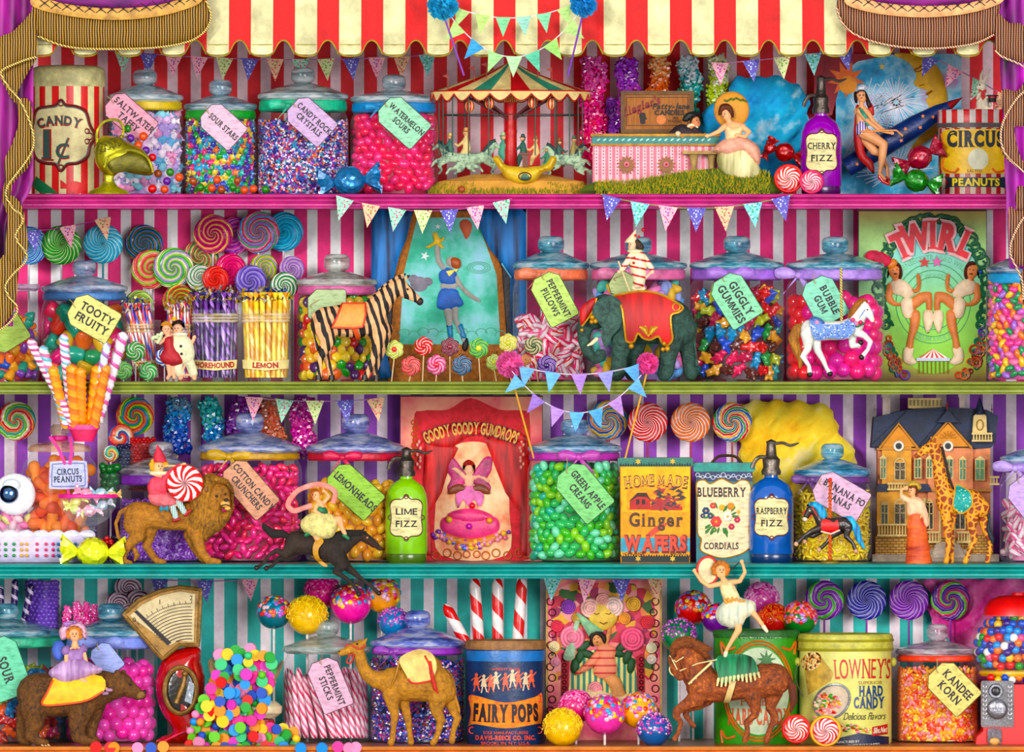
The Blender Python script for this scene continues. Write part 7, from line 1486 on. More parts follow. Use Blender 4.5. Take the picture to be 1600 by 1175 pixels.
floss([(1148,640),(1170,628),(1220,626),(1270,630),(1300,640),(1308,666),(1316,684),(1334,700),(1338,716),(1330,740),(1300,760),(1260,800),(1200,800),(1160,760),(1156,700),(1150,676)],20,('e8a050','f2c83a','f4e070','f8e8c0'),.26,'cloud of yellow cotton candy behind the blue siphon and banana jar')
t,cx,rad=jar('glass jar of little yellow banana sweets with a purple ribbon',1239,1362,693,737,3,J3,lid='5ab0e0',kw=36,kh=24,rib='7a4a98',bow=(1262,26),neck=16)
fill('banana_sweet','banana',14,[gloss(c) for c in ('f2d81a','f6e23a','ecc812')],cx,rad,768,F3(J3)-3,J3,'little curved yellow banana sweet behind the blue maned horse','banana sweets',core=mosaic(('f2d81a','e8c010','b88a08'),140),dy=.46,dx=.62)
gift_tag(1313,775,84,54,30,['BANANA FO','FANAS'],'d8b4cc',.058,'rosy paper tag lettered BANANA FO FANAS',th=10,wx=.74,string=(1285,742))
def blue_mane_horse():
 Y=.035;b=F3(Y);m=M('2c1812',.35,.5,.3,coat=.4)
 figure('carousel_horse','dark brown leaping carousel horse with bright blue mane on an orange twisted pole','carousel horse',Y,b,[
  [(1288,820,11),(1304,820,12),(1318,818,11),(1324,822,10)],[(1284,814,10),(1276,802,7.5),(1270,795,6.5)],[(1266,796,6.5),(1260,806,5),(1257,812,3.4)],[(1268,788,2,-3),(1266,783,.8,-3)],
  [(1284,824,7,-4),(1268,830,4.4,-5),(1256,838,3,-5),(1246,848,3.4,-5)],[(1284,828,6,4),(1270,838,4,4),(1262,836,3,4),(1258,844,3,4)],[(1324,828,7,-4),(1322,838,4.4,-5),(1332,848,3,-5),(1336,858,3.4,-5)],[(1316,828,6,4),(1300,838,4,4),(1292,848,3,4),(1282,857,3.4,4)]],m,[
  ('blue_mane',cloth([(1260,790),(1268,784),(1280,786),(1290,796),(1292,808),(1286,816),(1278,808),(1274,798),(1266,792)],7,-1),folds('0a5a9a','2ac0e8',200)),('blue_tail',limb([(1316,810,3),(1328,812,6),(1338,826,6),(1342,842,5),(1350,856,2)]),folds('0a5a9a','2ac0e8',200)),
  ('red_saddle',G().sheet(catmull([(1284,812),(1294,812),(1302,816),(1308,812),(1310,826),(1300,832),(1284,830)],4),-3,bwrap(820,14),2.5),M('d8342c',.4,.3)),('saddle_blanket_edge',G().tube([(x,y,-14) for x,y in ((1282,830),(1298,834),(1312,828))],1.4,5),M('f0d0c0')),('white_muzzle',G().ball(1258,811,0,4.2),M('e8d8c0')),
  ('bridle',G().ring(1262,803,0,6.4,.9,14,5).tube([(1268,790,-7),(1276,806,-9)],.9,5),M('e83a2a')),('eye',G().ball(1265,798,-6,1.3),INK('f0e0c0')),('hooves',join([G().ball(x,y,d,3.8) for x,y,d in ((1244,850,-5),(1257,846,4),(1337,861,-5),(1280,859,4))]),M('e0b090')),
  ('orange_pole',helix_tube(1297,750,b-4),M('d8702a',.4)),('pole_stand',G().lathe(1297,0,[(0,b),(16,b),(15,b-2.5),(4,b-6),(0,b-6)],24,.7),M('8a7a3a',.4,metal=.4)),('pole_finial',G().ball(1297,750,0,3.4),M('e84a2a'))],.9,3)
def helix_tube(x,y0,y1):
 g=G()
 for s_ in (0,PI): g.tube([(x+1.4*math.cos(y*.55+s_),y,1.4*math.sin(y*.55+s_)) for y in range(int(y0),int(y1)+1)],1.5,6)
 return g
blue_mane_horse()
# ---- dolls' house
def house():
 Y=.2;b=F3(Y);t=T('toy_mansion','ornate toy mansion with salmon walls, gables and dark blue roofs',"dolls' house",1458,b,Y)
 wall=M('e09870',.7,.4,.3);cr=M('e0c890',.6,.35,.3);nav=M('1f3050',.6,.6,.8,vs=40);trim=M('c89048',.6,.3);n=NT()
 t.add('house_wall',G().box(1372,694,1548,b-36,10,70),wall);t.add('brick_basement',G().box(1368,836,1552,b,4,74),brick_m());t.add('yard_step',G().box(1362,866,1560,b,-20,60).box(1440,858,1510,868,-14,8),M('b0a090',.8,.4))
 t.add('left_bay',G().box(1378,690,1424,764,0,12).box(1370,764,1430,838,-2,12),M('e0a858',.7,.35));t.add('right_bay',G().box(1450,700,1520,840,0,12),wall)
 t.add('main_roof',G().slab([(1362,700),(1366,652),(1420,640),(1478,636),(1542,640),(1560,650),(1556,692),(1548,700),(1500,704)],8,78).slab([(1360,698),(1418,642),(1480,642),(1434,698)],2,12),nav);t.add('roof_parapet',G().box(1420,622,1472,638,20,50),cr);g=G()
 for x in range(1422,1472,6): g.box(x,625,x+3,634,19,20.5)
 t.add('parapet_pattern',g,M('8a7a4a'))
 for x,y,q in ((1386,618,10),(1504,618,7)): t.add('chimney',G().box(x-q*.6,y,x+q*.6,y+40,20,34).box(x-q*.8,y-2,x+q*.8,y+3,18,36),M('d8c8c0',.8,.4))
 for px,y0,w,nm in ((1404,666,27,'left'),(1481,662,34,'right')):
  gb=t.add('gable',G().slab([(px-w,698),(px,y0),(px+w,698)],-3,10),M('dc9a4a',.7,.3));t.add('gable_boards',G().tube([(px-w-3,700,-4),(px,y0-4,-4),(px+w+3,700,-4)],2.4,6),trim,gb)
  t.add('round_window',G().ring(px,697,-4,6.5,2.2,20,6),M('f0e8d8'),gb);t.add('window_pane',G().ball(px,697,-4,6,1,1,.2),INK('2a3438'),gb)
 t.add('porch_roof',G().slab([(1464,660),(1480,640),(1498,660)],-8,4),nav);t.add('finial',G().tube([(1480,645,-2),(1480,628,-2)],1,6).ball(1480,634,-2,2.4),M('a02c3a'));fan=G()
 for k in range(7): fan.tube([(1481,684,-5),(1481+12*math.cos(PI+PI*k/6),684+11*math.sin(PI+PI*k/6),-5)],.9,5)
 t.add('fan_ornament',fan,trim)
 tw_=t.add('corner_turret',G().slab([(1519,678),(1521,650),(1526,646),(1536,646),(1541,650),(1542,678)],-4,8),cr);t.add('turret_spire',G().lathe(1531,2,[(9,648),(7,640),(0,618)],10),nav,tw_);t.add('turret_arch',G().ring(1531,664,-5,5,1,16,5,ry=8),M('9a7a3c'),tw_)
 for x in (1368,1551): t.add('roof_spike',G().tube([(x,652,20),(x,632,20)],.8,5).ball(x,640,20,2),M('9a8a7a'))
 def win(x,y,w,h,arch=False,g='5a7a5a'):
  f=t.add('window',join([G().box(x-w/2-1.6,y-h/2-1.6,x+w/2+1.6,y+h/2+1.6,-3,1)]+([G().ring(x,y-h/2,-2,w/2,1.8,16,5)] if arch else [G().slab([(x-w/2-3,y-h/2-1),(x,y-h/2-7),(x+w/2+3,y-h/2-1)],-4,0)])),cr)
  t.add('pane',G().box(x-w/2,y-h/2,x+w/2,y+h/2,-3.6,-3).box(x-w/2,y-h/2,x+w/2,y-h/2+1,-4,-3),M(g,.2,.6),f);t.add('glazing_bars',G().box(x-.6,y-h/2,x+.6,y+h/2,-4.4,-3.6).box(x-w/2,y-h*.1,x+w/2,y-h*.1+1.2,-4.4,-3.6),cr,f)
 for x,y,w,h,a,g in ((1380,732,7,30,0,'6a8a6a'),(1406,736,15,26,1,'5a4a2c'),(1434,732,8,28,0,'5a7a5a'),(1452,732,7,28,0,'5a7a5a'),(1483,732,10,28,0,'5a7a5a'),(1504,734,8,30,0,'5a8a6a'),(1531,734,12,30,0,'5a9a6a'),(1382,804,9,30,1,'4a5a3c'),(1406,804,15,32,1,'5a4a2c'),(1452,806,10,40,1,'3a3028'),(1500,806,14,40,1,'3a3028')): win(x,y,w,h,a,g)
 def rail(x0,x1,y0,y1,d):
  g=G().box(x0,y0,x1,y0+3,d-2,d+2).box(x0,y1-3,x1,y1,d-2,d+2);k=x0+3
  while k < x1-1: g.lathe(k,d,[(1,y1-2),(1.7,(y0+2*y1)/3),(.8,y0+2)],8);k += 4.6
  t.add('balustrade',g,cr)
 rail(1370,1424,818,838,-8);rail(1386,1418,754,766,-10);rail(1440,1468,830,848,-14);rail(1494,1516,830,848,-14);rail(1518,1550,676,690,-8);rail(1546,1562,744,758,10)
 t.add('porch_canopy',G().slab([(1366,768),(1372,756),(1386,756),(1388,768)],-8,6).slab([(1428,768),(1434,756),(1450,756),(1456,768)],-8,6),nav);g=G()
 for x in (1428,1444,1468,1490,1514): g.lathe(x,-10,[(3,866),(2.2,862),(2,784),(3.2,778)],10)
 t.add('porch_columns',g,cr);g=G()
 for k in range(5): g.box(1462-2*k,846+5*k,1498+2*k,851+5*k,-10-3*k,4)
 t.add('front_steps',g,M('c0b0a0',.8,.4));t.add('cornice',G().box(1370,764,1550,768,-4,12).box(1370,700,1450,703,-3,12),trim)
def brick_m():
 n=NT();v=n.obj();b=n.new('TexBrick');n.ln(n.scale(v,1,1,1),b.inputs['Vector']);sp=n.xyz(v);cb=n.new('CombineXYZ');n.ln(sp[0],cb.inputs[0]);n.ln(sp[2],cb.inputs[1]);n.ln(cb.outputs[0],b.inputs['Vector'])
 b.inputs['Scale'].default_value=1;b.inputs['Brick Width'].default_value=.009;b.inputs['Row Height'].default_value=.0045;b.inputs['Mortar Size'].default_value=.0006;b.inputs[1].default_value=lin('d8b070');b.inputs[2].default_value=lin('c89a5a');b.inputs[3].default_value=lin('7a5a34');return n.done(b.outputs[0],.8)
house()
def giraffe():
 Y=.03;b=F3(Y)
 figure('giraffe_figurine','spotted giraffe figurine in a teal saddle cloth before the toy mansion','giraffe',Y,b,[
  [(1480,786,18),(1498,782,20),(1518,784,19),(1532,794,15)],[(1478,778,15),(1470,750,11),(1466,725,9),(1462,706,8.5)],[(1456,698,8.5),(1446,702,7.5),(1436,710,5),(1431,713,4)],[(1460,692,2,-3),(1462,683,1.4,-3),(1463,681,2,-3)],[(1455,691,1.6,3),(1455,683,1.4,3)],[(1466,698,2.6,-6),(1472,692,1.2,-8)],
  [(1478,800,10,-6),(1480,824,6.5,-7),(1482,848,5,-7),(1480,870,4,-7),(1478,877,4.8,-8)],[(1488,800,9,6),(1486,824,5.6,6),(1488,850,4,6),(1487,877,4.4,6)],[(1518,800,13,-6),(1518,824,7,-7),(1523,842,5,-7),(1515,860,3.8,-7),(1508,877,4.6,-8)],[(1534,800,10,6),(1540,828,6,7),(1548,846,4.4,7),(1546,864,3.6,7),(1543,877,4.4,6)]],
  patches('e8a848','9a4a14',105,.13),[
  ('saddle_cloth',G().sheet(catmull([(1494,757),(1506,762),(1516,770),(1518,788),(1510,798),(1502,802),(1494,798),(1488,790),(1490,774)],4),-3,bwrap(783,21),3),speck('12a09a',['1ab8b0','c8e8c8','0f8a88'],300)),('saddle_cloth_trim',G().tube([(x,y,bwrap(783,21)(x,y)-3.6) for x,y in catmull([(1494,757),(1506,762),(1516,770),(1518,788),(1510,798),(1502,802),(1494,798),(1488,790),(1490,774)],4)],1.2,5,True),M('e0b03a')),
  ('tail',limb([(1540,790,2.4),(1546,812,1.6),(1544,826,3),(1550,842,3.4),(1551,850,1)]),M('1a3038',.7)),('mane',limb([(1472,700,2.4),(1478,725,2.4),(1484,750,2.4),(1490,766,2)]),M('3a2414',.8)),('eye',G().ball(1450,697,-7,1.8),INK())],1.1,3)
 Y=.02;sk=M('ecb488',.55,.15);b=F3(Y)
 figure('lady_figurine','lady figurine in a cream blouse and tiered orange skirt shading her eyes','figurine',Y,b,[[(1425,766,6.5),(1425,770,6)],[(1427,774,3),(1428,780,5),(1427,792,5)],[(1420,782,3.2,-3),(1408,775,2.8,-5),(1408,765,2.4,-5),(1416,762,2,-6)],[(1436,782,3.4,-2),(1442,794,3,-4),(1440,806,2.4,-6)]]+skin_fingers(1414,762,0,.8,.1,-6)+skin_fingers(1440,806,110,.8,.2,-6),sk,[
  ('cream_blouse',join([cloth([(1418,780),(1428,776),(1440,780),(1448,796),(1452,818),(1444,824),(1436,806),(1420,806),(1417,792)],8.5),limb([(1420,782,4.4,-3),(1410,776,4,-5)])]),M('f0c8a8',.6,.4,1)),
  ('tiered_skirt',join([G().lathe(1431,0,[(0,b),(21,b),(18,860),(19,858),(16,842),(17.5,840),(15,826),(16,824),(10,804),(0,802)],26,.75,lean=-.06).jitter(.6)]),folds('a83a1c','ea7a4a',60,ax=(.3,.3,1))),('hair',cloth([(1419,764),(1422,758),(1432,758),(1436,768),(1430,774),(1430,764),(1420,768)],6.5,1),M('7a4420',.7)),
  ('straw_bonnet',join([cloth([(1416,762),(1422,752),(1434,752),(1440,762),(1434,766),(1428,760),(1420,762)],8,2)]),M('d8b860',.7,.5,.8)),('parasol_stick',G().tube([(1440,808,-8),(1449,878,-6)],1.1,6),M('c0342c'))]+face(1423,767,5.6,-1,-6),.9,3)
giraffe()
t,cx,rad=jar('glass jar of pale pink peppermints at the right edge with a lilac bow',1562,1700,672,716,3,.14,lid='8ab8e0',kw=40,rib='b498dc',bow=(1584,34),neck=19)
fill('pale_mint','pillow',25,[helix(('f490b8','fbe8ee','fbf0f4'),.008),helix(('f070a0','fbe8ee'),.009)],cx,rad,786,F3(.14)-3,.14,'pale pink striped mint in the jar at the right edge','pale mints',dy=.5,dx=.7,core=M('e8a0c0'))
gift_tag(1612,780,76,56,52,[],'c4a8dc',.05,'lilac paper tag at the right edge over the pale mints',string=(1590,736))
# ================================================================ bottom shelf
F4=lambda Y: floor(4,Y)
J4=.165
t,cx,rad=jar('very wide glass jar of gummy sweets in the bottom left corner with a green ribbon',-78,100,943,988,4,J4,lid='6ab4c8',kw=36,kh=24,rib='5ac8a0',neck=20)
fill('gummy_sweet','bear',26,[gloss(c,.3) for c in ('c01828','a83a20','2a8ac0','a8b41a','c82a6a','d8c8d8','e06a2a')],cx,rad,1040,F4(J4)-3,J4,'mixed gummy sweet in the bottom left jar','gummy sweets',core=M('6a1420'),dy=.7,dx=.66)
gift_tag(8,1044,96,60,70,['SOUR'],'7ccca8',.05,'sea green paper tag lettered SOUR at the left edge',th=14,wx=.7,string=(-8,1000))
t=T('candy_tube','clear tube packed with violet candy balls behind the bottom left jars','candy tube',66,1010,.25);t.add('tube_wall',G().lathe(66,0,[(29,1010),(30,1004),(30,905)],36,.8),glass(a=.03))
fill('violet_ball','ball',8.4,[gloss('7a4ac0')],66,29,905,1008,.25,'violet candy ball in the clear tube','violet candy balls',cap=260,top=False)
for x0,y0,x1,y1,l in ((20,985,24,905,'upright purple and white striped stick at the left edge of the teal wall'),(36,975,50,912,'leaning purple and white striped stick before the violet tube'),(2,960,0,915,'purple and white curled stick at the very left edge')): cane(x0,y0,x1,y1,5.5,('3a1a6a','3a1a6a','e8d8f0'),.016,.2,.2,l,'purple striped sticks',tur=1,ridge=.02)
t,cx,rad=jar('wide glass jar of pearly pink gumballs behind the bear with a periwinkle bow',101,246,943,988,4,J4,lid='6ab0cc',kw=42,kh=26,rib='8a9ae4',bow=(160,34),neck=22)
fill('pink_gumball','ball',22,[gloss('f05ab8'),gloss('f46ac4'),gloss('ec48a8')],cx,rad,1034,F4(J4)-3,J4,'pearly pink gumball in the jar behind the bear','pink gumballs',core=M('a82a78'))
gift_tag(166,1030,50,38,52,[],'a8b4e8',.075,'blank blue paper tag partly behind the bear',string=(150,1004))
for x,y0,y1,w,l in ((104,944,990,13,'short pink rock candy stick, leftmost behind the bonnet'),(121,936,990,14,'pink rock candy stick above the bonnet'),(135,937,988,13,'pink rock candy stick right above the bonnet'),(147,940,980,10,'short pink rock candy stick by the gumball jar knob')): rock(x,y0,y1,w,('f070b8','e84a9c','f080c0'),.21,l,'short pink rock candies behind the bonnet',5,1)
for x,y,r,Y,l in ((200,920,22,.27,'topmost plum and white swirl lollipop behind the scale'),(183,945,20,.25,'left plum and white swirl lollipop behind the scale'),(214,944,23,.26,'right plum and white swirl lollipop behind the scale'),(199,962,19,.24,'lowest plum and white swirl lollipop behind the scale')): lolly(x,y,r,('6a1048',),Y,l,4,5,1.1,line='ecd8e4',lw=.28,group='plum swirl lollipops')
# ---- bear and bonnet girl
def bear():
 Y=.03;b=F4(Y)
 figure('bear_figurine','brown bear figurine walking on the bottom shelf under a yellow saddle cloth','bear',Y,b,[
  [(58,1084,33),(82,1086,35),(112,1084,35),(144,1078,33)],[(160,1074,27),(180,1072,21)],[(190,1070,19),(204,1078,13),(218,1085,8.5),(222,1086,7)],[(183,1054,6,-8),(184,1051,5.5,-8)],[(192,1052,5,8),(193,1050,4,8)],
  [(54,1105,25,-8),(54,1130,16,-10),(48,1148,11,-10),(60,1158,7.5,-12),(72,1160,6,-14)],[(40,1110,16,10),(36,1135,12,10),(34,1154,10,10),(44,1159,7,8)],[(128,1106,23,-8),(122,1132,15,-10),(122,1150,11,-10),(136,1158,8,-12),(150,1160,6,-14)],[(148,1100,18,10),(142,1130,12,10),(140,1152,10,10),(150,1159,7,8)]],
  fur('2c1a0c','8a5e2a',90,60,1,(.36,.62),'b88a44'),[
  ('saddle_cloth',G().sheet(catmull([(85,1058),(110,1052),(160,1056),(164,1078),(138,1093),(104,1099),(68,1100),(76,1080)],3),-3,bwrap(1084,37),4),M('f2c81a',.6,.35,.3)),('orange_edging',G().tube([(x,y,bwrap(1084,37)(x,y)-4) for x,y in catmull([(163,1079),(138,1093),(104,1099),(68,1100),(76,1080),(84,1062)],4,False)],1.7,6),M('e0642a')),
  ('muzzle',G().ball(219,1086,0,8,1.1,.9,1),fur('5a3c1c','b08a50',60,60,.5)),('nose',G().ball(226,1081,0,3.4),INK()),('eye',G().ball(205,1069,-12,1.8),INK()),('mouth_line',G().tube([(226,1090,-3),(216,1093,-7),(208,1091,-9)],.9,5),INK('2a1410')),
  ('claws',join([limb([(x,1163,1.6,-16),(x+3,1165,.8,-18)]) for x in (66,71,76,146,151,156)]),M('d8c090'))],1.5,3)
 sk=M('ecb48c',.55,.15);Y=.012
 figure('bonnet_girl_figurine','girl figurine in a lilac dress and pink bonnet seated on the bear','figurine',Y,1060,[[(116,990,9),(117,995,8)],[(117,1001,4),(117,1009,6)],[(104,1018,4,-5),(104,1034,3.4,-8),(112,1044,2.6,-9)],[(130,1016,4,0),(134,1030,3.2,-2),(136,1040,2.6,-3)],[(128,1062,5.4,-6),(144,1072,4.4,-8),(158,1080,3.4,-9)],[(138,1060,5,-2),(152,1070,4,-4),(166,1076,3,-6)]]+skin_fingers(112,1044,50,.9,.2,-9)+skin_fingers(136,1040,90,.8,.2,-3),sk,[
  ('bodice',cloth([(104,1008),(112,1014),(122,1014),(130,1006),(132,1020),(126,1036),(108,1038),(102,1022)],9),M('a884b8',.6,.4,.6)),('puffed_sleeve',G().ball(103,1017,-4,8,.9,1,.9),M('9474a8',.6,.4,.8)),('puffed_sleeve',G().ball(131,1014,0,6.6,.9,1,.9),M('9474a8',.6,.4,.8)),
  ('full_skirt',join([cloth([(84,1042),(104,1030),(128,1028),(146,1038),(160,1044),(158,1050),(142,1056),(124,1064),(100,1068),(86,1062),(76,1052)],17,-1)]).jitter(.5),folds('8a6498','d8b8dc',70)),('golden_curls',join([G().ball(116+9.5*math.cos(a),992+10*math.sin(a),0,4.4) for a in (-.3,-.9,-1.5,-2.1,-2.8,.3,2.9)]),M('c8883a',.7,.5,1)),
  ('bonnet',G().puff(catmull([(96,1000),(92,986),(100,976),(112,970),(128,974),(136,986),(134,1000),(128,994),(126,984),(116,979),(106,984),(105,996)],4),10,3,3),M('e8b8cc',.7,.4,.8)),('lilac_bow',G().puff(catmull([(98,974),(106,970),(112,972),(118,968),(120,974),(112,976),(104,980)],4),4,-6,2),M('a87ab8')),('blue_sash_bow',G().puff(catmull([(84,1004),(96,1002),(102,1012),(98,1028),(88,1032),(82,1020)],4),7,4,3),M('5a78d0',.6,.5,1)),
  ('socks',join([limb([(152,1077,4.4,-8),(160,1081,3.6,-9)])]),M('c8c0d8')),('slipper',limb([(162,1083,3,-10),(168,1083,2.4,-11)]),M('b890b0')),('slipper',limb([(168,1078,3,-6),(174,1078,2.4,-7)]),M('b890b0'))]+face(116,991,7.5,.3,-8),.9,3)
bear()
# ---- the red shop scale
def scale():
 Y=.12;b=F4(Y);t=T('shop_scale','red candy shop scale with a brass rimmed fan dial','scale',300,b,Y);red=M('c01434',.15,.3,0,coat=1);br=M('9a7a48',.4,.5,.5,metal=.45)
 f=[(193,960),(217,938),(251,923),(281,917),(314,921),(312,960),(310,1008),(280,1008),(254,1030)]
 t.add('dial_housing',G().slab(resample(f,6),-4,16),br);t.add('dial_rim',G().tube([(x,y,-4) for x,y in resample(f,8)],3.2,8,True),br)
 p=t.add('dial_plate',G().slab([(203,962),(222,945),(253,930),(282,924),(305,928),(303,1003),(278,1001),(266,1008)],-5.5,-4),M('d8c8a0',.5,.3));g=G()
 ax,ay=296,1050
 for r in range(52,112,5):
  for k in range(40):
   a=math.radians(-142+k*1.55);x,y=ax+r*1.0*math.cos(a),ay+r*math.sin(a)
   if 1002 > y > 934 and 218 < x < 300 and (x-210)*1.15 > (y-952): g.box(x-1,y-.7,x+1,y+.7,-6.2,-5.8)
 t.add('printed_price_grid',g,INK('4a3a34'),p);t.add('slit_pointer',G().slab([(210,956),(214,953),(268,1004),(262,1008)],-7.5,-6),INK('1c1412'),p);t.add('numerals',G().text('0',210,968,7,0,-6.4,serif=False).text('1',250,940,7,0,-6.4).text('2',299,934,7,0,-6.4,serif=False),INK('2a1c18'),p)
 g=G()
 for k in range(14): a=math.radians(-135+k*3.9*1.2);g.band([(ax+113*math.cos(a)*.98,ay+113*math.sin(a)*.98+4),(ax+118*math.cos(a)*.98,ay+118*math.sin(a)*.98+4)],.8,-6.3)
 t.add('tick_marks',g,INK('3a2a24'),p)
 t.add('red_body',G().puff(catmull([(252,1034),(274,1016),(310,1012),(314,1036),(320,1060),(318,1090),(330,1120),(352,1130),(400,1132),(412,1150),(400,b),(256,b),(252,1152),(270,1142),(250,1108),(243,1070)],6),26,10,5),red,ang=1.2)
 w=t.add('window_rim',G().ring(283,1078,-18,25,4,40,8,ry=36),br);t.add('dark_window',G().ball(283,1078,-14,24,1,1.45,.1),M('2a2420',.2,.5),w);t.add('spring_cylinder',G().tube([(276,1098,-20),(287,1070,-20),(290,1052,-20)],[5,5,2.5],12).ball(290,1052,-20,5.5),br,w);t.add('steel_plate',G().slab([(289,1094),(296,1064),(305,1068),(300,1100)],-19,-17),M('b8c0c8',.2,.4,metal=.8),w)
 t.add('foot_highlight_line',G().tube(catmull([(256,1158,-18),(300,1140,-17),(360,1146,-17),(404,1150,-14)],5,False),1.4,6),M('e84a64',.2),label='bright red line painted as a highlight on the foot')  # lighter red tube laid on as the highlight of the foot
 pn=t.add('weighing_pan',G().puff(catmull([(325,1036),(334,1030),(352,1060),(384,1074),(416,1060),(440,1032),(442,1040),(424,1074),(396,1092),(360,1086),(334,1064)],5),20,-2,4),M('d8c89a',.35,.4,.3,metal=.3));t.add('pan_arm',G().tube([(318,1090,6),(360,1096,2),(420,1066,0),(430,1062,0)],5,8),M('e0d0a0',.4),pn);t.add('pan_support',G().lathe(412,4,[(0,1122),(18,1122),(28,1114),(29,1104),(20,1096),(0,1094)],28,.8),M('f0e4c0',.35),pn)
 t.add('red_base_disc',G().lathe(410,8,[(0,b),(26,b),(22,1140),(18,1124),(0,1122)],26,.8),red)
scale()
CC=['ee4a9c','2a9ae0','1f58b8','f0a02a','78c83a','e8303a','28a84a','f4d04a','d84ab8','f49ac0','5ac88a']
n_=0;tries=0;pl=[]
while n_ < 175 and tries < 9000:
 tries += 1;x,y=R.uniform(290,480),R.uniform(1012,1172)
 ok=(y < 1080 and 342+max(0,y-1020)*-.2 < x < 425 and y > 1012+abs(x-385)*.25) or (1075 <= y < 1130 and 325-(y-1080)*.55 < x < 418-(y-1080)*.3) or (y >= 1130 and 296-(y-1130)*.1 < x < 452+(y-1130)*.5 and y > 1130+abs(x-360)*.22-10)
 if not ok or any((x-a)**2+(y-b_)**2 < 90 for a,b_ in pl): continue
 pl.append((x,y));n_ += 1;c=CC[R.randrange(11)];k='ball' if R.random() < .16 else 'disc'
 sweet('flat_candy','coin' if k == 'disc' else 'ball',R.uniform(16,20) if k == 'disc' else 13,M(c,.6,.08,0),x,y,.045+.0 if y > 1166 else .06+R.uniform(-.02,.02),'bright round flat candy spilling from the scale pan','candy','round flat candies spilling from the scale',rot=(R.uniform(-.35,.35),R.uniform(0,6),R.uniform(-.35,.35)))
for x in (150,172,178,215,236,255,470,503,528,545,556): sweet('flat_candy','coin',18,M(CC[int(x*7) % 11],.6,.08,0),x,1167+(x % 3),-.012,'bright round flat candy lying along the edge of the bottom shelf','candy','flat candies on the shelf edge',rot=(R.uniform(-.3,.3),0,0))
# ---- peppermint stick jar
t,cx,rad=jar('glass jar of pink and white peppermint sticks with a clear lid',441,580,969,1013,4,J4,lid='c0ccc4',kw=37,kh=24,neck=12,lida=.45)
for i in range(30):
 a=-1.55+3.1*(i % 15)/14;q=(rad-7)*(1 if i < 15 else .6);x=cx+q*math.sin(a)*.96;dd=-q*.85*math.cos(a)*S;ln=-14 if i < 15 else 10
 cane(x+(12 if i < 15 else -8)*(1-abs(math.sin(a))),F4(J4)-6,x+ln*(1-abs(math.sin(a)))-2,1046+R.uniform(-4,14),5.6,('e8487a','f8e4ec','f488a8','fbeef2'),.034,J4+dd,J4+dd,'pink and white peppermint stick in the clear lidded jar','peppermint sticks in the jar',tur=2,ridge=.0)
gift_tag(515,1070,82,50,68,['PEPPERMINT','STICKS'],'dcb4c8',.06,'pale pink paper tag lettered PEPPERMINT STICKS',th=9.5,wx=.76,string=(500,1028))
t,cx,rad=jar('wide glass jar of dark violet candy crystals behind the camel',578,727,954,1004,4,J4,lid='7a8ae8',kw=40,kh=26,rib='a04ac0',bow=(612,26),neck=16)
pour('candy_crystals',[gloss(c) for c in ('2a1a70','3a48c0','8a2a8a','c83a8a','5a2ab0','1a1a3a','b06a3a','4a7ad0')],cx,rad,1030,F4(J4)-2,J4,'tiny dark violet and blue candy crystals in the jar behind the camel',size=6.5,n=2300)
CF=['f08a3a','e85ab0','b078d8','f0d84a','3aa8d0','f4c8d8','e8484a']
for a in [(428,957,27,'157a8a',.19,'teal cake pop topped with confetti discs',CF,90,'disc',7),(480,962,31,'f4c81a',.17,'yellow cake pop with yellow sugar strands above the peppermint jar',['f8e04a','f4d020'],190,'strand',7),(503,924,28,'e8389a',.24,'pink cake pop with coarse pink sugar behind the yellow one',['f06ab0','c82a7a'],170,'gem',4.5),
   (548,944,32,'f048a8',.2,'hot pink cake pop with big confetti discs under the horse hooves',CF,80,'disc',8),(597,930,29,'f4ac1a',.22,'orange yellow cake pop with confetti discs by the horse hooves',CF,80,'disc',8),(615,972,24,'1f8ac0',.2,'small sky blue cake pop with violet beads beside the camel jar',['d85ac8','8a3ab0','f08ad0'],120,'ball',3.4)]:
 cakepop(a[0],a[1],a[2],a[3],a[4],a[5],a[6],a[7],a[8],a[9],group=None)
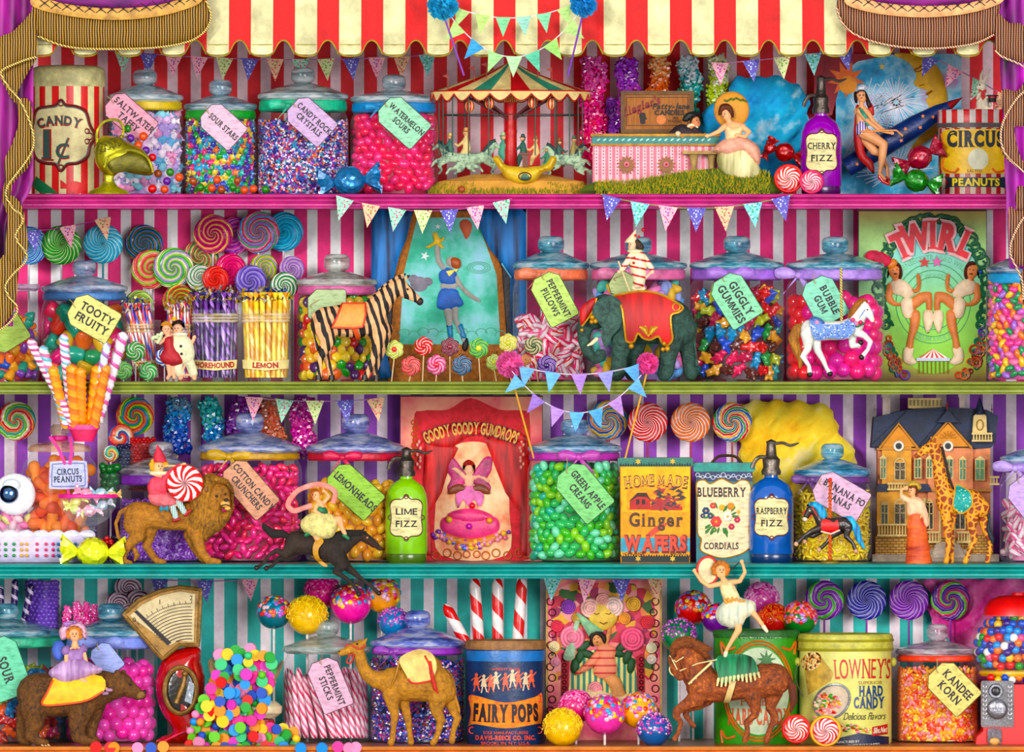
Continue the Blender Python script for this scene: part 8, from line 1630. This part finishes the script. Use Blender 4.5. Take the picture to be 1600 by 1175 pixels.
# ---- camel
def camel():
 Y=.03;b=F4(Y)
 figure('camel_figurine','golden camel figurine in a cream saddle and red halter on the bottom shelf','camel',Y,b,[
  [(614,1066,24),(634,1068,28),(662,1066,31),(684,1070,28),(694,1080,20)],[(648,1046,25),(655,1034,19)],[(668,1046,24),(672,1042,18)],[(604,1064,18),(588,1062,14),(574,1054,11),(566,1040,9.5),(562,1024,9.5),(560,1014,9)],
  [(564,1008,9),(552,1012,8),(540,1018,6),(533,1020,5.4)],[(570,1002,3,-4),(573,998,1.8,-4)],[(612,1084,15,-7),(614,1102,10,-8),(617,1116,7,-8),(615,1138,4.6,-8),(613,1156,5,-8),(611,1160,6,-9)],[(628,1086,13,6),(632,1104,8.4,7),(637,1122,6.4,7),(640,1144,4.6,7),(642,1160,5.6,6)],
  [(684,1088,18,-7),(682,1110,10,-8),(689,1124,7.4,-8),(685,1144,4.8,-8),(680,1156,5,-8),(677,1160,5.6,-9)],[(700,1086,14,6),(706,1106,8,7),(715,1122,6.4,7),(708,1142,4.6,7),(706,1158,5.4,6)],[(706,1070,3),(712,1090,2.2),(716,1106,3),(718,1114,1.6)]],
  fur('6a4414','c8943a',60,60,.6,(.28,.6),'e4bc6a'),[
  ('cream_saddle',G().sheet(catmull([(624,1030),(640,1018),(660,1014),(678,1024),(682,1046),(670,1064),(644,1066),(634,1052)],4),-3.5,lambda x,y: -.8*math.sqrt(max(27**2-(y-1050)**2*.55,60)),4),M('e8cc8a',.6,.35,.5)),('red_saddle_edge',G().tube([(x,y,-.8*math.sqrt(max(27**2-(y-1050)**2*.55,60))-4) for x,y in catmull([(664,1024),(672,1040),(678,1058),(670,1064),(646,1067),(638,1060)],5,False)],1.6,6),M('d0442a')),('red_tassel',limb([(672,1034,2.4,-26),(674,1050,3,-25),(680,1074,3.4,-26),(684,1082,1,-25)]),M('d0442a',.7,.5,1)),
  ('girth',G().tube(catmull([(624,1032,-20),(618,1056,-23),(606,1084,-12)],5,False),1.6,6),M('b8863a')),('halter',join([G().ring(547,1015,0,8,1.4,16,6),G().tube([(549,1008,-6),(562,1014,-8.6),(572,1008,-6)],1.4,6),G().tube(catmull([(546,1024,-4),(542,1034,-3),(548,1036,-5),(554,1022,-7)],4,False),1.3,6)]),M('c83a20',.5)),('eye',G().ball(558,1006,-7.4,1.7),INK()),('nostril',G().ball(530,1018,-4,1.2),INK('2a1410'))],1.3,3)
camel()
for x0,y0,x1,y1,l in ((732,1012,695,944,'leaning red and white striped stick, leftmost over the blue tin'),(749,1012,741,902,'red and white striped stick, second over the blue tin'),(778,1012,777,902,'upright red and white striped stick, third over the blue tin'),(808,1012,816,902,'red and white striped stick, rightmost over the blue tin')): cane(x0,y0,x1,y1,9,('e8202c','fbf4f0'),.052,.2,.2,l,'striped peppermint sticks behind the blue tin',tur=1,ridge=0)
# ---- round tins
def round_tin(name,label,cx,rad,y0,body,Y,lid=None,lh=10,sq=.8,top=None):
 b=F4(Y);t=T(name,label,'tin',cx,b,Y);t.add('tin_body',G().lathe(cx,0,[(0,b),(rad*.98,b),(rad,b-3),(rad,y0+lh),(rad*.98,y0+lh-1),(0,y0+lh-1)],56,sq),body)
 t.add('tin_lid',G().lathe(cx,0,[(rad+1,y0+lh+4),(rad+2.5,y0+lh),(rad+2.5,y0+4),(rad,y0),(rad*.9,y0-.5),(rad*.85,y0+1.5),(0,y0+1)],56,sq),lid or body);return t,b,wrapc(cx,rad,-rad*sq,sq)
def fairy_pops():
 Y=.1;cx=790;t,b,wr=round_tin('candy_tin','round dark blue candy tin with an orange banner under a row of dancing fairies',cx,61,1000,M('163a66',.35,.5,.3,vs=30),Y,M('a07850',.6,.5,.6))
 t.add('blue_shoulder',G().lathe(cx,0,[(61.6,1032),(62,1022),(61.4,1016)],56,.8),M('1a78b8',.35,.3));g=G();R2=random.Random(5)
 for k in range(9):
  x=744+11*k+R2.uniform(-2,2);y=1062+R2.uniform(-4,6);g.cur=k % 2
  for o in (ell(x,y-12,2.6,3,8),[(x-2,y-9),(x+2,y-9),(x+5,y+4),(x-5,y+4)],[(x-3,y+4),(x-1,y+4),(x-3,y+14),(x-5,y+14)],[(x+1,y+4),(x+3,y+4),(x+6,y+12),(x+4,y+13)],[(x+2,y-7),(x+8,y-12),(x+8,y-10),(x+2,y-4)],[(x-2,y-7),(x-8,y-2),(x-8,y-4),(x-2,y-9)]): g.sheet(o,-.8,wr,4)
 t.add('dancing_fairies',g,[M('e8745a'),M('e0c8a8')]);bn=t.add('orange_banner',G().sheet(catmull([(732,1088),(745,1086),(790,1096),(835,1088),(846,1082),(848,1100),(846,1128),(838,1130),(790,1136),(742,1130),(732,1134),(736,1110)],4),-.9,wr),fur('d8682c','e8a84a',10,60,.1))
 t.add('lettering',G().text('FAIRY POPS',790,1113,24,0,-1.5,arc=-900,wrap=wr,bold=.06,fit=102),INK('2a1420'),bn);t.add('small_red_lettering',G().text('WEIGHT 10 LBS',790,1044,4,0,-1,wrap=wr,serif=False,fit=44).text('SOLE MANUFACTURERS',790,1143,4.4,0,-1,wrap=wr,serif=False,fit=70).text('DAVIS-REECE CO. INC.',790,1151,6.4,0,-1,wrap=wr,bold=.04,fit=94).text('BROOKLYN, N.Y. U.S.A.',790,1159.5,4.6,0,-1,wrap=wr,serif=False,fit=76),M('e8604a'));g=G()
 for x,y in ((738,1140),(842,1140),(738,1090),(842,1090)): g.ring(x,y,wr(x,y)-1,5,1,14,5)
 t.add('scroll_ornament',g,M('d8502c'))
fairy_pops()
# ---- fairy poster
def fairy_poster():
 Y=.24;b=F4(Y);t=T('fairy_poster','pink rose garlanded poster of a kneeling lady in a pointed hat under a sleepy moon','poster',942,b,Y);n=NT();a=n.noise(n.obj(),12,4,.6)
 t.add('board',G().box(853,903,1034,b,2,10),M('c8a868',.6,.4));t.add('paper',G().sheet([(856,905),(1031,905),(1031,b),(856,b)],1),n.done(n.ramp(a,[(.3,'c82a6a'),(.42,'e8708a'),(.55,'f0a890'),(.7,'f4d090')],False),.6,0,.2))
 t.add('floral_ground',G().sheet(catmull([(872,920),(942,910),(1012,920),(1024,980),(1020,1060),(1000,1050),(980,1010),(942,1004),(904,1010),(884,1050),(866,1060),(860,980)],4),.7),mosaic(('a02a5c','d8506c','e0b050','3a6a30','f0a8a8','c83a50','e89060'),75,.6,.3,0))
 t.add('striped_arch',G().sheet(catmull([(890,1070),(895,1040),(915,1020),(942,1014),(970,1020),(990,1040),(996,1070),(996,1110),(890,1110)],4),.4),stripes('e8d890','2a8a78',.0092,.5,0));g=G()
 for s_ in (-1,1): g.slab([(942+s_*52,1026),(942+s_*64,1020),(942+s_*66,b-2),(942+s_*56,b-2)],-2,0)
 t.add('red_columns',g,fur('8a1028','c8304a',200,200,.3));g=G()
 for s_ in (-1,1):
  for k in range(13): g.ring(942+s_*(82-3*(k % 2)),940+17*k,-.6,5.5,.8,14,4)
  for k in range(12): g.ring(942+s_*60,1030+9*k,-3,3,.8,10,4)
 t.add('scrollwork_border',g,M('5a1a24'))
 def rose(x,y,r,c):
  g=G()
  for k in range(3): g.ring(x,y,-4-2*k,r*(.8-.26*k),r*.17,22,6)
  for k in range(7): a_=k*.9;g.ball(x+r*.55*math.cos(a_),y+r*.55*math.sin(a_),-3,r*.42,1,.8,.5,10,7,ang=k*52)
  t.add('printed_rose',g.ball(x,y,-7,r*.28,rd=.6),M(c,.6,.5))
 for x,y,r,c in ((894,996,20,'f090a8'),(988,998,20,'ee6a90'),(922,950,16,'f0c0b8'),(958,948,17,'f4d8d0'),(942,938,12,'f0b0a8'),(870,978,10,'e0305a'),(1012,972,11,'d82a4a'),(866,1010,9,'f0e0b0'),(1018,1012,9,'f0e8c8'),(868,1034,8,'e8a0b0'),(1018,1030,8,'f4e4d8'),(888,948,12,'8a3aa8'),(990,944,12,'e8b82a'),(902,966,9,'c8a030'),(976,966,10,'f0a83a'),(930,1076,12,'f0a0a8')): rose(x,y,r,c)
 t.add('rose_leaves',join([G().ball(942+s_*q,y,-2,9,1.4,.7,.3,10,6,ang=s_*an) for s_,q,y,an in ((-1,30,1010,40),(-1,36,1026,70),(1,30,1010,-40),(1,38,1026,-70),(-1,44,1040,80),(1,44,1040,-80),(1,22,1020,20),(-1,24,1022,-20))]),M('1f5a2c',.6,.6))
 m=t.add('sleepy_moon',G().ball(942,962,-3,23,1,1,.3,28,14),M('e8c86a',.6,.4,.4));t.add('moon_features',G().tube([(928,958,-9.6),(932,960,-10),(937,958,-10)],.7,5).tube([(946,958,-10),(951,960,-10),(955,957,-9.4)],.7,5).tube([(937,972,-9.8),(943,975,-10),(949,972,-9.8)],.9,5),M('8a5a24'),m)
 sk=M('dca06a',.6,.3);pf=t.add('printed_lady',join([G().puff(catmull(o,4),th,-5,2.5) for o,th in (([(922,994),(928,988),(938,992),(942,1002),(936,1008),(926,1006)],3),([(940,1004),(948,990),(948,976),(942,970),(950,966),(954,980),(952,998),(946,1012)],2.4),([(942,1058),(956,1052),(968,1060),(976,1080),(978,1090),(960,1092),(944,1088),(956,1082),(950,1070)],4),([(926,1080),(950,1084),(952,1092),(922,1090)],3))]),sk)
 t.add('coral_costume',join([G().puff(catmull(o,4),4,-6,3) for o in ([(934,1010),(948,1006),(962,1014),(960,1030),(964,1046),(956,1058),(940,1060),(928,1052),(930,1036),(936,1026)],[(934,1014),(922,1028),(908,1042),(898,1052),(904,1054),(926,1042),(940,1026)])]),stripes('e89a7a','c84a4a',.012,.75,2),pf)
 t.add('black_hair',G().puff(catmull([(922,1002),(920,990),(930,984),(942,988),(948,998),(944,1008),(940,998),(932,992),(926,1000),(928,1010),(922,1008)],4),4,-7,2.5),M('2a140c',.7),pf);t.add('pointed_hat',G().puff([(920,994),(900,960),(902,956),(944,986),(932,988)],4,-8,3),M('9ac8a0',.6,.4),pf);t.add('hat_veil',G().puff(catmull([(902,960),(906,966),(900,1000),(896,1030),(880,1028),(890,1000)],4),2.4,-7,3),M('a8c8a8',.6,.5),pf)
 t.add('sleeping_cherub_drape',G().puff(catmull([(916,1084),(924,1076),(944,1080),(964,1086),(984,1084),(976,1096),(940,1100),(920,1096)],4),4,-6,3),M('ecd0a8',.7,.4,.6),pf)
 t.add('smiling_face',G().ball(929,998,-9,.9).ball(935,996,-9,.9).ball(933,1003,-9,1.6,1.3,.5,.5),M('5a1a14'),pf)
fairy_poster()
bunting('floral paper bunting pinned along the top of the rose poster',852,903,1036,903,3,4,36,[F[5],F[4],F[3],F[1]],.2)
bunting('faint floral bunting on the teal wall right of the red scale',240,905,400,905,3,3,34,[F[3],F[3],F[4]],.26)
for a in [(900,1104,27,'e8408a',.09,'pink cake pop with rosy sugar before the rose poster',['f088b8','d05a90'],170,'gem',4.5),(998,1110,29,'f4b41a',.075,'golden cake pop with confetti discs before the rose poster',CF,90,'disc',7.5),(945,1117,32,'f058b0',.055,'big bubblegum pink cake pop with confetti discs before the rose poster',CF,90,'disc',8),
   (879,1137,30,'f4c81a',.04,'yellow cake pop with sugar strands at the foot of the blue tin',['f8e04a','f0d020'],200,'strand',7),(1022,1140,27,'1a68a8',.045,'deep blue cake pop with pink beads at the foot of the rose poster',['e85ab0','8a4ac8','f4c8e8'],140,'ball',3.6)]:
 cakepop(a[0],a[1],a[2],a[3],a[4],a[5],a[6],a[7],a[8],a[9],group=None,stick=a[1] < 1130)
for a in [(1083,950,28,'d82030',.24,'red cake pop with pastel confetti discs behind the acrobat',CF,90,'disc',7.5),(1061,993,28,'1f8a5a',.19,'dark green cake pop with pink beads above the brown horse',['c85ac0','e89ad8','7a3aa8'],150,'ball',3.6),(1120,966,24,'7a2a9a',.2,'violet cake pop with confetti discs half behind the acrobat',CF,50,'disc',8),
   (1190,936,27,'d858a8',.23,'orchid cake pop with coarse pink sugar right of the acrobat',['f080c8','f4b0dc'],190,'gem',4.6),(1209,968,24,'d8382a',.18,'red orange cake pop with orange sugar strands above the green tin',['f08a4a','e85a2a'],170,'strand',6.5),(1249,966,28,'2a8a3a',.17,'green cake pop covered in mixed round confetti beside the purple lollipop',['e85a5a','f08a5a','b888d8','f4a0b0','e83a4a'],150,'disc',7)]:
 cakepop(a[0],a[1],a[2],a[3],a[4],a[5],a[6],a[7],a[8],a[9],group=None)
# ---- green tin, brown horse, acrobat
def green_tin():
 Y=.13;cx=1182;t,b,wr=round_tin('hard_candy_tin','round green tin lettered HARD CANDY behind the brown horse',cx,66,984,M('4aa03a',.4,.35,.3,vs=30),Y,M('3a7a3a',.5,.5),8)
 t.add('white_lettering',G().text('POUNDS NET WEIGHT',1190,993,5,0,-1.4,wrap=wr,serif=False,fit=78),M('e8f0d8'));p=t.add('cream_oval',G().sheet(ell(1184,1078,48,68,40),-.7,wr),M('c8d8b8',.5,.3));g=G()
 for q in (1.06,1.13): g.tube([(x,y,wr(x,y)-1) for x,y in ell(1184,1078,48*q,69*q,48)],1.3,5,True)
 for s_ in (-1,1):
  for y in (1010,1148): g.tube([(x,q,wr(x,q)-1) for x,q in catmull([(1184+s_*36,y),(1184+s_*50,y+4),(1184+s_*58,y-8),(1184+s_*56,y+12)],5,False)],2.2,5)
 t.add('orange_scroll_border',g,M('d87a3c'),p);t.add('orange_lettering',G().text('PURE',1176,1094,13,0,-1.3,.9,wrap=wr).text('HARD CANDY',1184,1118,23,0,-1.3,wrap=wr,bold=.04,fit=96),M('d06a3a',.5),p);t.add('printed_foliage',G().sheet(star(1196,1030,16,7,9),-1.2,wr,4),M('3a7a34'),p)
green_tin()
def brown_horse():
 Y=.0;b=F4(Y)
 figure('brown_horse_figurine','chestnut horse figurine prancing left in a green fringed saddle cloth','horse',Y,b,[
  [(1098,1072,27),(1125,1074,24),(1160,1068,25),(1190,1064,27),(1210,1062,26)],[(1092,1056,26),(1082,1034,22),(1072,1018,18)],[(1064,1014,13),(1054,1030,11),(1056,1048,8),(1062,1058,6)],[(1062,1002,3,-5),(1060,995,1.2,-5)],
  [(1088,1090,15,-7),(1076,1098,10,-8),(1058,1110,7,-8),(1056,1118,5.6,-8),(1064,1128,4,-8),(1060,1144,3.6,-8),(1054,1154,4.6,-8)],[(1104,1092,12,7),(1092,1102,8,7),(1072,1108,6,7),(1072,1118,5,7),(1080,1130,3.6,7),(1084,1134,4.4,7)],
  [(1176,1086,15,-7),(1180,1104,9,-8),(1180,1116,6.4,-8),(1166,1128,4.6,-8),(1168,1144,4.2,-8),(1164,1156,5.4,-8)],[(1208,1082,16,7),(1204,1106,8,7),(1212,1122,5.4,7),(1202,1142,4.2,7),(1198,1158,5.4,7)]],fur('30140a','a45a26',60,50,.6,(.34,.56),'d8925a'),[
  ('mane',G().puff(catmull([(1046,1016),(1052,1002),(1066,994),(1084,996),(1102,1006),(1114,1014),(1106,1018),(1112,1030),(1098,1026),(1086,1016),(1070,1012),(1058,1016),(1052,1030)],4),7,-12,3).jitter(1),fur('4a2008','a86428',40,200,1)),('tail',limb([(1230,1058,5),(1238,1074,7),(1240,1096,6),(1236,1112,2)]),fur('3a1a08','8a4a1c',200,40,1)),
  ('green_saddle_cloth',G().sheet(catmull([(1118,1028),(1136,1022),(1162,1022),(1178,1030),(1184,1052),(1166,1056),(1146,1062),(1126,1066),(1120,1050)],3),-4,lambda x,y: -.8*math.sqrt(max(27**2-(y-1068)**2*.35,80)),4),folds('0a3a24','2a9a6a',70)),
  ('cream_fringe',join([limb([(1122+6.2*k,1060-k*.9,2.4,-25),(1120+6.6*k,1070-k*1.1+3*math.sin(k),1.6,-25)]) for k in range(11)]),M('ecdca8',.7,.5,1)),('girth_strap',G().sheet([(1140,1064),(1150,1063),(1140,1098),(1130,1098)],-2.5,bwrap(1072,26),3),M('d8c08a')),
  ('bridle',join([G().tube([(1046,1024,-9),(1056,1034,-11),(1068,1026,-14)],1.1,6),G().ring(1056,1046,0,10,1.1,18,6),G().tube([(1056,1008,-12),(1050,1030,-11),(1058,1046,-9)],1.1,6),G().tube([(1062,1048,-9),(1090,1036,-20),(1120,1030,-22)],1,6)]),M('f0dca8',.5)),('breast_collar',G().tube(catmull([(1076,1068,-18),(1090,1054,-24),(1112,1034,-22)],5,False),2,6),M('e8d8a0')),('girth_studs',join([G().ball(1080+7*k,1066-7*k,-22,1.4) for k in range(5)]),M('f4f0d8')),('eye',G().ball(1055,1024,-11,1.8),INK())],1.3,3)
 Y=-.036;sk=M('ecb888',.55,.15)
 figure('acrobat_figurine','acrobat figurine in a cream and blue frock balancing on the chestnut horse','figurine',Y,1024,[[(1126,891,9),(1127,896,8)],[(1129,903,4),(1134,912,7)],[(1126,912,4.4,-3),(1108,916,3.6,-5),(1096,908,3,-5),(1086,894,2.6,-5)],[(1142,910,4.4),(1156,908,3.6,-3),(1164,894,3,-4),(1160,880,2.4,-4)],[(1152,962,8,-3),(1154,984,5.6,-4),(1144,1000,3.8,-4),(1136,1014,3,-4),(1133,1022,3.2,-5)],[(1160,950,7),(1174,954,5.6,-2),(1184,966,3.8,-3),(1194,980,3,-4),(1197,984,2.6,-5)]]+skin_fingers(1086,894,-110,.9,.1,-5)+skin_fingers(1160,880,-110,.9,.2,-4),sk,[
  ('cream_bodice',cloth([(1124,908),(1132,912),(1142,906),(1150,920),(1156,936),(1144,944),(1132,938),(1126,924)],9),M('ecdcae',.6,.4,.8)),('petal_belt',join([G().ball(1134+5*k,938+abs(k-2)*1,-9,5,.5,1.3,.4,8,6,ang=20*(k-2)) for k in range(6)]),M('d8983a')),('frothy_skirt',join([cloth([(1130,940),(1148,934),(1166,936),(1180,942),(1180,956),(1166,966),(1158,978),(1140,980),(1124,974),(1118,958)],15,0)]).jitter(.8),folds('a8b8b0','f0e8c8',90)),
  ('golden_curls',join([G().ball(1126+10.5*math.cos(a),890+10*math.sin(a),1,5) for a in [k*.6+2.7 for k in range(8)]]),M('c88028',.7,.5,1)),('tambourine',G().slab(ell(1106,892,16,21,30),7,11),M('e8d8b0',.6,.4)),('tambourine_rim',G().ring(1106,892,8,16.5,2.4,32,6,ry=21.5),M('c8302c')),('baton',G().tube([(1158,876,-4),(1140,892,2)],1,5),INK()),('slipper',limb([(1134,1020,3.6,-5),(1133,1024,3,-7)]),M('e8dcc0')),('slipper',limb([(1193,979,3.6,-4),(1198,986,2.6,-6)]),M('e8dcc0'))]+face(1127,891,7.5,.3,-8),.9,3)
brown_horse()
# ---- cream tin lettered LOWNEY'S
def lowney():
 Y=.115;cx=1321;t,b,wr=round_tin('hard_candy_pail','round pale yellow candy pail with red lettering and a printed can spilling sweets',cx,72,990,M('dcd888',.4,.25,.3,vs=25),Y,M('c8c46a',.45,.4,.5),22)
 t.add('lid_rings',G().lathe(cx,0,[(75,1016),(76.5,1014),(75,1012)],56,.8).lathe(cx,0,[(75,1002),(76.5,1000),(75,998)],56,.8),M('a8a24a',.4));t.add('bail_ear',G().ball(1246,1034,-6,6,.8,1.2,.8).ball(1396,1034,-6,6,.8,1.2,.8),M('b8b45a'));t.add('wire_bail',G().tube([(x,y,-20) for x,y in catmull([(1246,1036),(1242,1056),(1250,1080),(1262,1100)],5,False)],1,6),M('5a5a4a',.4,metal=.6))
 t.add('red_lettering',G().text("LOWNEY'S",1346,1043,30,0,-1.2,wrap=wr,arc=700,bold=.0,fit=90),M('c82030',.4));t.add('gold_lettering',G().text('SUPERIOR',1358,1065,5,0,-1.2,wrap=wr,fit=38),M('a8782a'));t.add('blue_lettering',G().text('HARD',1359,1078,15,0,-1.2,wrap=wr,bold=.04,fit=38).text('CANDY',1356,1096,16,0,-1.2,wrap=wr,bold=.04,fit=48),M('17457a',.4));t.add('script_lettering',G().text('Delicious Flavors',1350,1117,11,0,-1.2,wrap=wr,font=1,serif=False,fit=66).text('WITH',1358,1106,3,0,-1.2,wrap=wr),INK('3a3a2a'))
 c=t.add('printed_can_mouth',G().sheet(rot2(ell(1298,1094,30,24),1298,1094,-42),-.9,wr),M('c8b8a0',.4,.4));t.add('can_mouth_rim',G().tube([(x,y,wr(x,y)-1.6) for x,y in rot2(ell(1298,1094,30,24),1298,1094,-42)],1.8,6,True),M('8a9098',.3,metal=.6),c);cn=t.add('printed_bonbon_can',G().sheet([(1254,1034),(1276,1018),(1300,1050),(1296,1062),(1262,1084)],-.9,wr),M('c8a85a',.5,.5));t.add('bonbon_can_top',G().sheet(rot2(ell(1266,1032,17,13),1266,1032,-40),-1.4,wr,4),mosaic(('e8b070','6a3a24','f0d8a0'),260),cn)
 g=G();b_=SW['gem']();cs=['d82a3a','f08a6a','4aa03a','f4d8c0','e8b83a','f0a0a8']
 for k in range(150):
  if k < 95: a=R.uniform(0,6.28);q=R.random()**.5;x,y=1290+20*q*math.cos(a),1098+17*q*math.sin(a)
  else: x=1268+R.uniform(0,90);y=1126+(x-1268)*.16+R.uniform(-10,12)*max(.2,1-(x-1268)/130)
  g.cur=R.randrange(6);s_=R.uniform(5,8);g.put([(x+p*s_,y+q_*s_*.8,wr(x,y)-1.5+w*s_*.3) for p,q_,w in b_.v],b_.f)
 t.add('printed_sweets',g,[gloss(k) for k in cs],c,kind='stuff');t.add('navy_foot_band',G().sheet([(1300,1153),(1340,1143),(1388,1150),(1388,1163),(1290,1165),(1280,1160)],-.8,wr),M('14264a'));rb=t.add('red_weight_flash',G().sheet([(1361,1134),(1386,1130),(1386,1146),(1361,1148)],-1.4,wr),M('c02a2c'));t.add('weight_lettering',G().text('5lbs.Net',1374,1139,8,-4,-2,wrap=wr,font=1,serif=False,bold=.03,fit=22),M('f4e8d0'),rb);t.add('maker_lettering',G().text('MANUFACTURED BY',1318,1157,3.4,-3,-1.4,wrap=wr,serif=False,fit=44).text('LOWNEY COMPANY LIMITED',1340,1162,3.4,-2,-1.4,wrap=wr,serif=False,fit=66),M('f0ecd8'))
lowney()
mint(1244,1139,23,('e0202c','f25a50'),.02,'red round boiled sweet with white streaks before the yellow pail',core='e0202c');mint(1290,1142,25,('d8203a','f06a7a'),.012,'yellow rimmed round boiled sweet with a red and white heart',core='f0c01a')
for x,c,l,lc in ((1288,('7a2aa0','8a3ab0','5ab83a'),'purple and green swirl lollipop, first of the four on the teal wall','e8c8f0'),(1354,('2f2a98',),'indigo swirl lollipop with pale lines, second of the four on the teal wall','c0c0f4'),(1420,('7a2aa8',),'violet swirl lollipop with pale lines, third of the four on the teal wall','e0a8f0'),(1485,('5a2aa0','7ac83a','c8206a','7a2a98'),'purple, green and crimson swirl lollipop, last of the four on the teal wall','d8c8f4')):
 lolly(x,938,31,c,.24,l,4,12 if len(c) == 1 else 3,.6 if len(c) == 1 else .9,group=None,stick='9a4ab0',line=lc,lw=.14 if len(c) == 1 else .08)
floss([(1440,904),(1500,903),(1560,903),(1640,905),(1650,980),(1640,1060),(1580,1080),(1520,1060),(1500,1020),(1470,990),(1450,960),(1456,930)],18,('b81a6a','e04aa0','f088c0','f8d0e4'),.27,'magenta cotton candy cloud in the bottom right corner')
t,cx,rad=jar('glass jar of orange and yellow candy corn with a red orange band',1398,1531,975,1016,4,J4,lid='c8b0bc',kw=33,kh=26,rib='ee5a1a',neck=14,lida=.5)
CK=[gloss('f08a1a'),gloss('f4b82a'),gloss('ee5a20'),gloss('f6d060'),gloss('f4a0a8')]
fill('candy_corn','corn',10.5,CK,cx,rad,1042,F4(J4)-3,J4,'orange candy corn in the jar with the red orange band','candy corn',cap=300,core=mosaic(('f08a1a','f4b82a','ee5a20','f6e0a0'),140),dy=.66,dx=.62)
gift_tag(1488,1074,78,56,46,['KANDEE','KORN'],'e0d28a',.06,'straw yellow paper tag lettered KANDEE KORN',th=12,wx=.76,string=(1464,1030))
def gumball_machine():
 Y=.13;b=F4(Y);cx=1592;t=T('gumball_machine','red gumball machine with a silver coin plate at the right edge','gumball machine',cx,b,Y);red=M('e8281c',.35,.2,0,coat=.15);sil=fur('5a5a5c','b8b8bc',160,160,1,rough=.35)
 t.add('red_cap',G().lathe(cx,0,[(56,962),(54,950),(46,938),(30,931),(12,930),(11,926),(0,926)],40,.8),red);t.add('glass_globe',G().lathe(cx,0,[(44,1058),(62,1048),(74,1030),(77,1008),(72,984),(56,960)],48,.8),glass(a=.03));t.add('yellow_collar',G().lathe(cx,0,[(60,1056),(63,1052),(62,1048),(56,1046)],40,.8),M('e0b81a',.3))
 t.add('red_pedestal',G().slab([(1532,1068),(1640,1068),(1640,1128),(1650,1140),(1656,b),(1522,b),(1524,1150),(1534,1140)],-50,50),red)
 p=t.add('coin_plate',G().slab(rrect(1530,1062,1581,1134,3),-54,-50),sil);t.add('coin_slot_boss',G().ring(1553,1078,-54,9,3,20,6),M('8a8a90',.3,metal=.8),p);t.add('coin_slot',G().ball(1553,1078,-54,7,1,1,.3),M('2a2a2e',.3),p);t.add('turning_knob',G().ball(1555,1106,-56,16,1,1,.25).box(1543,1103,1567,1109,-66,-58,2),M('9a9aa0',.25,.4,.4,metal=.8),p);g=G()
 for k in range(16): x,y=(1536,1070+7*(k//2)) if k % 2 else (1575,1070+7*(k//2));g.ring(x,min(y,1128),-54.5,3,.9,12,5)
 t.add('plate_scrollwork',g,M('c8c8cc',.3,metal=.7),p);t.add('chute_door',G().slab(rrect(1540,1136,1562,1160,4),-56,-50),M('6a6468',.3,.5,metal=.6));t.add('chute_opening',G().ball(1551,1156,-57,8,1,.7,.3),M('e8b070',.4))
 GC=[gloss(c,.05) for c in ('e82818','f2c81a','1f5ac0','f4f4f0','f08a1a','48188a','28a03a','f06a98','2a9ae0')]
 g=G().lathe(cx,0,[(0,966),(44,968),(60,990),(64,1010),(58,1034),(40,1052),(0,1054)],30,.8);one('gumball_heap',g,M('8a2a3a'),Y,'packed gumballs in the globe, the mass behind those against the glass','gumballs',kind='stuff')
 y=1048
 while y > 962:
  rr_=74*math.sqrt(max(1-((y-1008)/54)**2,.15))-9;m=max(6,int(PI*rr_/12))
  for k in range(m):
   a=-PI/2+PI*(k+R.random()*.4)/m
   if cx+rr_*math.sin(a) < 1616: sweet('gumball','ball',R.uniform(13,14.5),GC[R.randrange(9)],cx+rr_*math.sin(a),y+R.uniform(-3,3),Y,'bright gumball inside the glass globe of the red machine','gumball','gumballs in the machine',d=-rr_*.8*math.cos(a))
  y -= 10.5
 for k in range(7): sweet('gumball','ball',12,GC[k],1546+11*k,1057+(k % 2)*4,Y,'gumball in the neck under the globe of the red machine','gumball','gumballs in the machine neck',d=-44)
gumball_machine()
bpy.data.scenes.remove(TMP)
